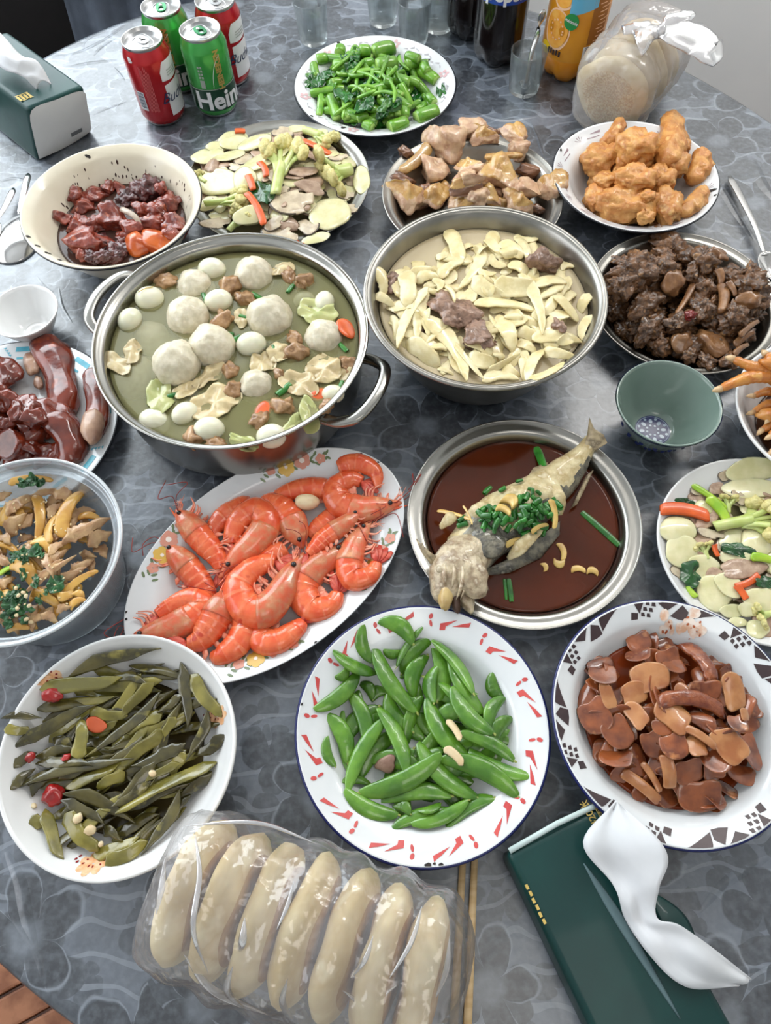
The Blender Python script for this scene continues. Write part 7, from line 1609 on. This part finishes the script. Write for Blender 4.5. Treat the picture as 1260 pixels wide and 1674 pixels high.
m_slice = mat('orange_slice_print', (232, 156, 60), (240, 178, 84), rough=0.3, ns=90); m_rind = mat('pale_rind_print', (240, 196, 160), rough=0.3); m_badge = mat('green_badge', (46, 142, 76), rough=0.3); m_yell = mat('yellow_print', (240, 200, 40), rough=0.3); m_brn = mat('brown_panel', (150, 92, 30), rough=0.35); m_dk = mat('dark_print', (60, 48, 50), rough=0.4)
for nm, a, z, rx, rz, off, m_ in (('rind', -0.62, 0.072, 0.021, 0.027, 0.0008, m_rind), ('orange_slice', -0.62, 0.073, 0.018, 0.024, 0.0011, m_slice), ('rind', -0.55, 0.112, 0.015, 0.014, 0.0008, m_rind), ('orange_slice', -0.55, 0.112, 0.012, 0.011, 0.0011, m_slice), ('green_badge', -0.14, 0.088, 0.0098, 0.0105, 0.0016, m_badge)):
    V, F = wrap_disc(OR, fa + a, z, rx, rz, off); add(nm, weld(mesh(nm, V, F, m_), 1e-5), t)
V, F = wrap_print([(0.018 * math.cos(q) * 0.5 - 0.0006 + 0.0, 0.012 * math.sin(q), 0.0012, 0.009) if False else (0.0095 * math.cos(q), 0.0125 * math.sin(q), 0.0022, 0.0022) for q in np.linspace(0, 6.0, 12)], OR, fa - 0.62, 0.072, 0.0014); add('juice_dots', mesh('juice_dots', V, F, m_rind), t)['kind'] = 'stuff'
me = text_mesh('mirinda', 0.0058, m_cwhite, bold=0.0001); add('badge_lettering', wrap_text(me, OR, fa - 0.14, 0.0885, -0.25, 0.0021), t)
V, F = wrap_patch(OR, fa + 0.50, fa + 1.15, 0.058, 0.17, 0.0008, 10, 3); add('brown_panel', mesh('brown_panel', V, F, m_brn), t)
V, F = wrap_print([(0.002 * (i % 3), 0.0052 * i, 0.011 + 0.003 * (i % 3), 0.0012) for i in range(16)], OR, fa + 0.70, 0.062, 0.0013); add('small_print', mesh('small_print', V, F, m_rind), t)['kind'] = 'stuff'
V, F = wrap_patch(OR, fa + 0.42, fa + 0.90, 0.036, 0.056, 0.0010, 8, 2); add('barcode_panel', mesh('barcode_panel', V, F, m_cwhite), t)
V, F = wrap_print([(0.002, 0.002 + 0.0018 * i, 0.016, 0.0006 + 0.0005 * (i % 2)) for i in range(10)], OR, fa + 0.44, 0.036, 0.0015); add('barcode', mesh('barcode', V, F, m_dk), t)['kind'] = 'stuff'
V, F = wrap_disc(OR, fa - 0.95, 0.044, 0.010, 0.008, 0.0012); add('yellow_burst', weld(mesh('yellow_burst', V, F, m_yell), 1e-5), t)
V, F = wrap_print([(0.0045 * i, 0.001 * (i % 2), 0.0028, 0.0075) for i in range(5)], OR, fa - 0.80, 0.040, 0.0017); add('brown_print', mesh('brown_print', V, F, m_dk), t)['kind'] = 'stuff'

# ------------------------------------------------------------------ cutlery
m_cut = mat('cutlery_steel', (206, 204, 202), rough=0.14, metal=1.0)
def spoon(path, bowl, rx, ry, label, zb=0.011, w=0.0042, yaw=None, flip=False):
    """path: handle pixels (x,y,z) from the tip to the bowl; bowl: centre pixel"""
    c = P(*bowl, 0.006); t = thing('spoon', label, 'spoon', (c.x, c.y, 0)); pts = [P(*q) - Vector((c.x, c.y, 0)) for q in path]
    d = -pts[-1].normalized() if yaw is None else Vector((math.cos(yaw), math.sin(yaw), 0)); a = math.atan2(d.y, d.x)
    V, F, fm = slab(lambda q: 1.0, 0.0018, 6, 36, None); V = np.array(V); V = np.stack([V[:, 0] * rx * (1 - 0.12 * V[:, 0]), V[:, 1] * ry, V[:, 2] + (0.0105 * (V[:, 0] ** 2 + V[:, 1] ** 2) if not flip else 0.0115 * (1 - V[:, 0] ** 2 - V[:, 1] ** 2)) + 0.0012], -1)
    ca, sa = math.cos(a), math.sin(a); V = np.stack([V[:, 0] * ca - V[:, 1] * sa, V[:, 0] * sa + V[:, 1] * ca, V[:, 2]], -1); add('spoon_bowl', mesh('spoon_bowl', V, F, m_cut), t)
    e = Vector((-ca * rx * 0.9, -sa * rx * 0.9, zb)); q = smoothpath(pts[:-1] + [e], 20); V, F = sweep(q, np.interp(np.linspace(0, 1, 20), [0, 0.04, 0.2, 0.8, 1], [0.5, 1.25, 1.2, 0.6, 0.9]) * w, 0.0011, 10); add('handle', mesh('handle', V, F, m_cut), t)
    return t
spoon([(46, 284, 0.012), (38, 318, 0.014), (32, 345, 0.013), (30, 352, 0.012)], (23, 390), 0.045, 0.031, 'large steel spoon with a broad bowl beside the cream enamel bowl', flip=True)
spoon([(22, 308, 0.010), (8, 338, 0.012), (-10, 365, 0.012), (-14, 372, 0.01)], (-34, 400), 0.036, 0.024, 'steel spoon at the left edge, only its handle in view')
spoon([(1192, 288, 0.006), (1212, 325, 0.010), (1234, 370, 0.012), (1247, 408, 0.010), (1250, 418, 0.009)], (1264, 444), 0.026, 0.018, 'thin steel spoon at the right edge beside the braised duck')
spoon([(888, 16, 0.105), (880, 50, 0.078), (868, 90, 0.05), (862, 120, 0.03)], (857, 143), 0.011, 0.008, 'steel spoon standing in the glass by the orange bottle', zb=0.012)
m_bamboo = mat('bamboo_wood', (218, 190, 146), (202, 170, 124), rough=0.45, ns=40, stretch=(1, 6, 1), bump=0.1)
for (x1, y1, x2, y2), lb in (((757, 1395, 740, 1700), 'bamboo chopstick under the snow pea plate, left one of the pair'), ((776, 1395, 763, 1700), 'bamboo chopstick under the snow pea plate, right one of the pair')):
    a, b_ = P(x1, y1, 0.0036), P(x2, y2, 0.0036); d = (b_ - a).normalized(); q = [a - d * 0.045, a + d * 0.08, a + d * 0.185]
    V, F = sweep([v - a for v in q], [0.0024, 0.0032, 0.0036], [0.0024, 0.0032, 0.0036], 8, power=5.0); tag(add('chopstick', mesh('chopstick', V, F, m_bamboo), loc=a), lb, 'chopstick', 'pair of bamboo chopsticks')

# ------------------------------------------------------------------ tissue packs
m_pack = mat('dark_green_film', (16, 62, 58), (12, 52, 50), rough=0.42, ns=12, bump=0.15, bs=45, coat=0.12, spec=0.35); m_tis = mat('tissue_paper', (212, 213, 216), (204, 206, 209), rough=0.95, ns=30); m_slot = mat('torn_slot', (88, 110, 114), rough=0.6)
def hexa(bot, top, bev=0.006):
    bm = bmesh.new(); vb = [bm.verts.new(v) for v in bot]; vt = [bm.verts.new(v) for v in top]
    bm.faces.new(vb[::-1]); bm.faces.new(vt)
    for i in range(4): bm.faces.new((vb[i], vb[(i + 1) % 4], vt[(i + 1) % 4], vt[i]))
    bmesh.ops.recalc_face_normals(bm, faces=bm.faces); bmesh.ops.bevel(bm, geom=list(bm.edges), offset=bev, segments=3, affect='EDGES', profile=0.6)
    bm.verts.index_update(); V = [v.co[:] for v in bm.verts]; F = [tuple(v.index for v in f.verts) for f in bm.faces]; bm.free(); return V, F
def quad_on(a, b_, c, d, n=1):
    return [a, b_, c, d], [(0, 1, 2, 3)]
def ribbon(L_pts, R_pts, n=34, m=11, bulge=0.006, seed=1):
    A_, B_ = smoothpath(L_pts, n), smoothpath(R_pts, n); V = []; F = []
    for i in range(n):
        for j in range(m):
            f = j / (m - 1); p = A_[i] * (1 - f) + B_[i] * f; g = math.sin(PI * f)
            p = p + np.array([0, 0, bulge * g + 0.0075 * nz((i * 0.13, f * 2.2, 0), 1.0, seed) + 0.0009 * math.sin(f * 9 + i * 0.2)]); V.append(p)
    for i in range(n - 1):
        for j in range(m - 1): F.append((i * m + j, i * m + j + 1, (i + 1) * m + j + 1, (i + 1) * m + j))
    return V, F
def solid(o, th=0.0008):
    o.modifiers.new('thick', 'SOLIDIFY').thickness = th; return o
# pack at the upper left, stood with its white end facing right
b0, b1 = P(62, 266, 0), P(152, 216, 0); t0, t1 = P(45, 178, 0.082), P(138, 141, 0.082); far = P(12, 50, 0.082) - t1; far.z = 0
bot = [b0, b1, b1 + far, b0 + far]; top = [t0, t1, t1 + far, t0 + far]; c = (b0 + b1) / 2; c.z = 0
tp = thing('tissue_pack', 'dark green tissue pack with white end, at the upper left', 'tissue pack', c)
rel = lambda v: Vector(v) - c
V, F = hexa([rel(v) for v in bot], [rel(v) for v in top], 0.007); add('wrapper', mesh('wrapper', V, F, m_pack), tp)
up_ = lambda u, v, k=0.0: (t0 * (1 - u) + t1 * u) + far * v + Vector((0, 0, k))
en = lambda u, v: rel((b0 * (1 - u) + b1 * u) * (1 - v) + (t0 * (1 - u) + t1 * u) * v)
nrm = (b1 - b0).cross(t0 - b0).normalized(); nrm = nrm if nrm.y < 0 else -nrm
loop = [(0.03, 0.06), (0.5, 0.01), (0.92, 0.05), (0.985, 0.2), (0.985, 0.6), (0.95, 0.93), (0.5, 0.97), (0.05, 0.95), (0.01, 0.5)]
ctr = en(0.5, 0.5) + nrm * 0.0045; V = [ctr]; F = []
sm = smoothpath([(*q, 0) for q in loop + loop[:1]], 41)[:-1]
for ring_, k in ((0.6, 0.004), (1.0, 0.0006)):
    for q in sm: V.append(en(0.5 + (q[0] - 0.5) * ring_, 0.5 + (q[1] - 0.5) * ring_) + nrm * k)
for i in range(40):
    j = (i + 1) % 40; F += [(0, 1 + i, 1 + j), (1 + i, 41 + i, 41 + j, 1 + j)]
add('white_end', mesh('white_end', V, F, mat('white_film', (228, 226, 224), rough=0.35, bump=0.3, bs=60)), tp)
V, F = quad_on(*[en(u, v) + nrm * 0.0042 for u, v in ((0.60, 0.20), (0.80, 0.20), (0.80, 0.28), (0.60, 0.28))]); add('date_stamp', mesh('date_stamp', V, F, mat('stamp_ink', (110, 112, 114), rough=0.5), smooth=False), tp)
def gold_marks(par, org, ux, uy, rects, name='gold_print', m_=None):
    V = []; F = []
    for x, y, w, h in rects:
        n = len(V); V += [org + ux * x + uy * y, org + ux * (x + w) + uy * y, org + ux * (x + w) + uy * (y + h), org + ux * x + uy * (y + h)]; F.append((n, n + 1, n + 2, n + 3))
    o = add(name, mesh(name, V, F, m_ or m_gold, smooth=False), par); o['kind'] = 'stuff'; return o
ux = (t1 - t0).normalized(); uy = far.normalized()
gold_marks(tp, rel(up_(0.03, 0.10, 0.0006)), ux, uy, [(0.0045 * i, 0.002 * (i % 2), 0.003, 0.012) for i in range(4)] + [(0, 0.0, 0.017, 0.0015), (0.0, 0.0135, 0.017, 0.0015)])
gold_marks(tp, rel(up_(0.45, 0.9, 0.0006)), ux, uy, [(0.0035 * i, 0.0, 0.0022, 0.006) for i in range(4)])
L_ = [rel(P(60, 145, 0.083)), rel(P(34, 124, 0.098)), rel(P(4, 108, 0.108)), rel(P(-40, 80, 0.108))]; R_p = [rel(P(84, 136, 0.083)), rel(P(64, 106, 0.098)), rel(P(22, 78, 0.112)), rel(P(-20, 30, 0.118))]
solid(add('tissue_sheet', mesh('tissue_sheet', *ribbon(L_, R_p, seed=2), m_tis), tp))
# pack at the lower right, lying beside the snow pea plate
z1 = 0.040; q0, q1, q2 = P(828, 1395, z1), P(985, 1293, z1), P(1178, 1642, z1); axl = q2 - q1; axs = q1 - q0; axs = axs - axl * (axs.dot(axl) / axl.length_squared)
axl = axl.normalized() * 0.19
top = [q0, q0 + axs, q0 + axs + axl, q0 + axl]; bot = [Vector((v.x, v.y, 0.0)) for v in top]; c = (top[0] + top[2]) / 2; c.z = 0
tp = thing('tissue_pack', 'dark green tissue pack at lower right, white tissue pulled out of it', 'tissue pack', c)
V, F = hexa([rel(v) for v in bot], [rel(v) for v in top], 0.006); add('wrapper', mesh('wrapper', V, F, m_pack), tp)
on = lambda u, v, k=0.0007: rel(q0 + axs * u + axl * v + Vector((0, 0, k)))
V, F = sweep([on(0.03, -0.003, 0.0), on(0.5, -0.012, 0.001), on(0.97, -0.003, 0.0)], 0.0022, 0.0014, 8); add('seam_fold', mesh('seam_fold', V, F, mat('pale_film_edge', (190, 206, 204), rough=0.4)), tp)
V, F = sweep(smoothpath([on(0.55, 0.16, 0.0), on(0.60, 0.4, 0.0006), on(0.66, 0.75, 0.0)], 12), np.sin(np.linspace(0.1, PI - 0.1, 12)) * 0.004, 0.0012, 8); add('opening', mesh('opening', V, F, m_slot), tp)
V, F = sweep(smoothpath([on(0.93, 0.36, 0.002), on(0.97, 0.5, 0.008), on(0.93, 0.66, 0.003)], 14), np.sin(np.linspace(0.2, PI - 0.2, 14)) * 0.012, 0.0015, 8, up=(0.3, 0.2, 1)); add('torn_flap', mesh('torn_flap', V, F, m_pack), tp)
d1, d2 = axs.normalized(), axl.normalized()
me = text_mesh('420张', 0.0078, m_gold, bold=0.00008); tc = rel(P(964, 1329, z1 + 0.0007))
for v in me.vertices: v.co = tc - d2 * v.co.x - d1 * v.co.y
add('lettering', me, tp)
bc = rel(P(976, 1321, z1 + 0.0007)) + d2 * 0.0085 - d1 * 0.0018
gold_marks(tp, bc, -d2, d1, [(0, 0, 0.0175, 0.0042)], 'gold_badge')
gold_marks(tp, bc + Vector((0, 0, 0.0003)), -d2, d1, [(0.0018 + 0.0038 * i + dx, 0.0006 + dy, w, h) for i in range(4) for dx, dy, w, h in ((0, 0, 0.0028, 0.0005), (0, 0.0012, 0.0028, 0.0005), (0, 0.0025, 0.0028, 0.0005), (0.0012, 0, 0.0005, 0.003))], 'badge_print', m_pack)
gold_marks(tp, on(0.02, 0.13), d2, d1, [(0.005 * i, 0.0 + 0.0004 * (i % 2), 0.0036, 0.0022) for i in range(6)])
gold_marks(tp, on(0.42, 0.90), d1, d2, [(0.004 * i, 0.003 * (i % 2), 0.0028, 0.006) for i in range(6)])
def rp(l): return [rel(P(x, y, z)) for x, y, z in l]
Lp = rp([(1003, 1312, 0.052), (952, 1378, 0.056), (1000, 1445, 0.052), (1022, 1500, 0.047), (1060, 1560, 0.046), (1120, 1612, 0.046), (1205, 1612, 0.040)])
Rp = rp([(1008, 1308, 0.054), (1088, 1392, 0.072), (1076, 1450, 0.064), (1074, 1500, 0.056), (1110, 1512, 0.058), (1175, 1556, 0.054), (1230, 1600, 0.042)])
solid(add('tissue_sheet', mesh('tissue_sheet', *ribbon(Lp, Rp, 44, 15, 0.001, 5), m_tis), tp))

# ------------------------------------------------------------------ flat breads in plastic bags
m_bun = mat('pale_dough', (232, 214, 168), (212, 186, 132), rough=0.6, ns=34, bump=0.4, bs=120, sss=0.15, rand=0.05, c3=(238, 224, 186)); m_crust = mat('toasted_crust', (184, 140, 84), (206, 170, 112), rough=0.6, ns=60, bump=0.5, bs=200)
m_bag = film('thin_bag', 0.86, tint=(252, 252, 252), rough=0.14, milky=(232, 228, 230), gloss=0.05, bump=1.0, bs=60)
def bread(seed, R, th):
    V, F, fm = slab(lambda t: 1 + 0.03 * math.sin(3 * t + seed) + 0.02 * math.sin(5 * t + 2 * seed), 1.0, 7, 44, None, edge=3.0); V = np.array(V); s = seed * 1.7
    r = np.hypot(V[:, 0], V[:, 1]); V[:, 2] *= th * (1 - 0.25 * np.exp(-(r / 0.35) ** 2)); V[:, :2] *= R
    V[:, 2] += np.array([0.0035 * nz((v[0] / R, v[1] / R, v[2] * 20), 1.6, s) for v in V])
    V[:, :2] *= np.array([1 + 0.03 * nz((v[0] / R * 2.2, v[1] / R * 2.2, v[2] * 90), 1.0, s + 5) + 0.02 * nz((v[0] / R * 5, v[1] / R * 5, v[2] * 150), 1.0, s) for v in V])[:, None]
    fm = [1 if np.hypot(*V[list(f)].mean(0)[:2]) < R * 0.72 else 0 for f in F]
    return V, F, fm
def bag(cs, r, hz, m, seed, ends=(0.05, 0.05), amp=0.004, n=46, seg=56, flat=0.0006, sq=2.6):
    """bag skin around a row of standing breads: cs = row axis points (on the table)"""
    a, b_ = Vector(cs[0]), Vector(cs[-1]); d = (b_ - a).normalized(); s = Vector((-d.y, d.x, 0)); Lr = (b_ - a).length; V = []; F = []
    for i in range(n):
        u = -ends[0] + (Lr + ends[0] + ends[1]) * i / (n - 1); e = min(1.0, max(0.0, (u + ends[0]) / (ends[0] * 0.9)), max(0.0, (Lr + ends[1] - u) / (ends[1] * 0.9))); q = max(0.02, math.sqrt(max(0, 1 - (1 - e) ** 2.4)))
        for j in range(seg):
            t = 2 * PI * j / seg; ct, st = math.cos(t), math.sin(t); x = r * q * math.copysign(abs(ct) ** (2 / sq), ct); z = hz * 0.5 * (1 + q * math.copysign(abs(st) ** (2 / sq), st) * 1.0) * 1.0
            if q < 1: z = hz * 0.5 * q * (1 + math.copysign(abs(st) ** (2 / sq), st)) + (1 - q) * 0.012
            w = amp * (nz((u * 28, ct * 1.5, st * 1.5), 1.0, seed) + 0.6 * nz((u * 60, ct * 4, st * 4), 1.0, seed + 3)) + amp * 0.5 * math.sin(u * 185)
            p = a + d * u + s * (x + w * ct); V.append((p.x, p.y, max(flat, z + w * max(st, -0.2) + 0.001)))
    for i in range(n - 1):
        for j in range(seg):
            k = (j + 1) % seg; F.append((i * seg + j, i * seg + k, (i + 1) * seg + k, (i + 1) * seg + j))
    F.append(tuple(range(seg - 1, -1, -1))); F.append(tuple(range((n - 1) * seg, n * seg)))
    return V, F
# seven flat breads in the bag at the bottom
ends_px = [(353, 1351, 271, 1559), (420, 1372, 338, 1572), (482, 1407, 395, 1600), (540, 1432, 459, 1628), (604, 1452, 524, 1645), (676, 1476, 594, 1660), (731, 1512, 652, 1684)]
mids = [P((a + c_) / 2, (b_ + d_) / 2, 0.072) for a, b_, c_, d_ in ends_px]; p0 = Vector((mids[0].x, mids[0].y, 0)); p1 = Vector((mids[-1].x, mids[-1].y, 0)); row = (p1 - p0); ra = math.atan2(row.y, row.x)
BRR = 0.0515
ORD = ('first', 'second', 'third', 'fourth', 'fifth', 'sixth', 'last')
for k in range(7):
    c = p0 + row * k / 6; V, F, fm = bread(k, BRR, 0.0282)
    M = Matrix.Translation((c.x, c.y, BRR + 0.0035)) @ Matrix.Rotation(ra + rnd.uniform(-0.04, 0.04), 4, 'Z') @ Matrix.Rotation(PI / 2 - 0.10, 4, 'Y')
    o = add('flat_bread', mesh('flat_bread', V, F, [m_bun, m_crust], fm), M=M); tag(o, 'pale flat bread, %s from the left in the bottom plastic bag' % ORD[k], 'bread', 'flat breads in the bottom bag')
bagt = thing('bread_bag', 'clear crinkled plastic bag around the row of seven flat breads', 'plastic bag', p0)
V, F = bag([(0, 0, 0), tuple(row)], 0.0575, 0.111, m_bag, 3, (0.034, 0.036), 0.0045); add('bag_film', mesh('bag_film', V, F, m_bag), bagt)
def crease(par, pts, w, m_, name='bag_crease', th=0.0012):
    q = smoothpath(pts, 22); V, F = sweep(q, np.sin(np.linspace(0.05, PI - 0.05, 22)) * w, np.sin(np.linspace(0.05, PI - 0.05, 22)) * th, 7); return add(name, mesh(name, V, F, m_), par)
m_crs = film('bag_fold', 0.55, milky=(206, 204, 206), gloss=0.14, rough=0.14)
def bpt(px, py, z): return P(px, py, z) - p0
for l, w in (([(270, 1400, 0.1), (262, 1470, 0.1), (256, 1540, 0.08)], 0.0028), ([(300, 1350, 0.1), (420, 1345, 0.1), (520, 1380, 0.1)], 0.0016), ([(380, 1580, 0.105), (372, 1620, 0.09), (400, 1650, 0.07)], 0.0026), ([(470, 1600, 0.108), (462, 1640, 0.095), (480, 1668, 0.07)], 0.0024), ([(690, 1480, 0.115), (672, 1540, 0.117), (636, 1600, 0.112)], 0.0018), ([(480, 1440, 0.117), (470, 1480, 0.117), (452, 1520, 0.116)], 0.0016), ([(735, 1530, 0.1), (728, 1590, 0.095), (700, 1650, 0.08)], 0.0024), ([(318, 1360, 0.112), (326, 1430, 0.118), (316, 1520, 0.115), (340, 1590, 0.09)], 0.0022), ([(400, 1500, 0.116), (396, 1540, 0.112), (388, 1556, 0.1)], 0.003), ([(610, 1530, 0.117), (596, 1570, 0.112), (572, 1600, 0.1)], 0.002), ([(300, 1560, 0.09), (350, 1620, 0.07), (440, 1660, 0.06)], 0.003), ([(560, 1620, 0.1), (600, 1640, 0.09), (650, 1610, 0.09)], 0.002)):
    crease(bagt, [bpt(*q) for q in l], w, m_crs)['kind'] = 'stuff'
# sesame flat breads in a knotted bag at the upper right
m_sesb = mat('sesame_crust', (206, 166, 102), (232, 206, 150), rough=0.55, ns=420, bump=1.0, bs=420, lo=0.45, hi=0.55)
fc_ = P(1000, 152, 0.052); dr = Vector((0.60, 0.80, 0)).normalized(); f0 = Vector((fc_.x, fc_.y, 0)); ya = math.atan2(dr.y, dr.x)
NB = ('front sesame flat bread in the knotted bag, its seeded face showing', 'second flat bread in the knotted bag, right behind the front one', 'third flat bread in the knotted bag', 'back flat bread in the knotted bag, by the table edge')
for k in range(4):
    c = f0 + dr * (0.031 * k); V, F, fm = bread(k + 9, 0.050, 0.027)
    M = Matrix.Translation((c.x, c.y, 0.0515)) @ Matrix.Rotation(ya, 4, 'Z') @ Matrix.Rotation(PI / 2 - 0.12, 4, 'Y')
    tag(add('flat_bread', mesh('flat_bread', V, F, [m_bun, m_sesb], fm), M=M), NB[k], 'bread', 'sesame breads in the knotted bag')
bt = thing('bread_bag', 'milky knotted plastic bag of sesame flat breads by the orange bottle', 'plastic bag', f0)
m_bag2 = film('milky_bag', 0.70, rough=0.2, milky=(216, 212, 212), gloss=0.03, bump=0.8, bs=50)
V, F = bag([(0, 0, 0), tuple(dr * 0.10)], 0.0545, 0.110, m_bag2, 8, (0.028, 0.045), 0.004); add('bag_film', mesh('bag_film', V, F, m_bag2), bt)
kn = P(1078, 52, 0.125) - f0
def fpt(px, py, z): return P(px, py, z) - f0
V, F = sweep(smoothpath([fpt(1040, 70, 0.112), fpt(1060, 58, 0.120), kn], 14), np.linspace(0.026, 0.006, 14), np.linspace(0.012, 0.005, 14), 14); V = rough_up(V, 0.003, 60, 4); add('gathered_neck', mesh('gathered_neck', V, F, m_bag2), bt)
V, F = blob(5, amp=0.25, f=2, amp2=0.12, sub=3); add('knot', mesh('knot', V * 0.008 + np.array(kn), F, m_crs), bt)
for pts, w in (([kn, fpt(1095, 38, 0.13), fpt(1122, 26, 0.134), fpt(1133, 22, 0.134)], [0.005, 0.009, 0.008, 0.004]), ([kn, fpt(1105, 55, 0.128), fpt(1140, 66, 0.122), fpt(1165, 88, 0.115), fpt(1178, 66, 0.112)], [0.006, 0.016, 0.024, 0.016, 0.003]), ([kn, fpt(1050, 44, 0.124), fpt(1018, 50, 0.118)], [0.005, 0.010, 0.006])):
    q = smoothpath(pts, 20); w_ = np.interp(np.linspace(0, 1, 20), np.linspace(0, 1, len(w)), w); V, F = sweep(q, w_, 0.0022, 12, up=(0.1, -0.5, 1)); V = rough_up(V, 0.0035, 70, 6); add('bag_ear', mesh('bag_ear', V, F, m_crs), bt)
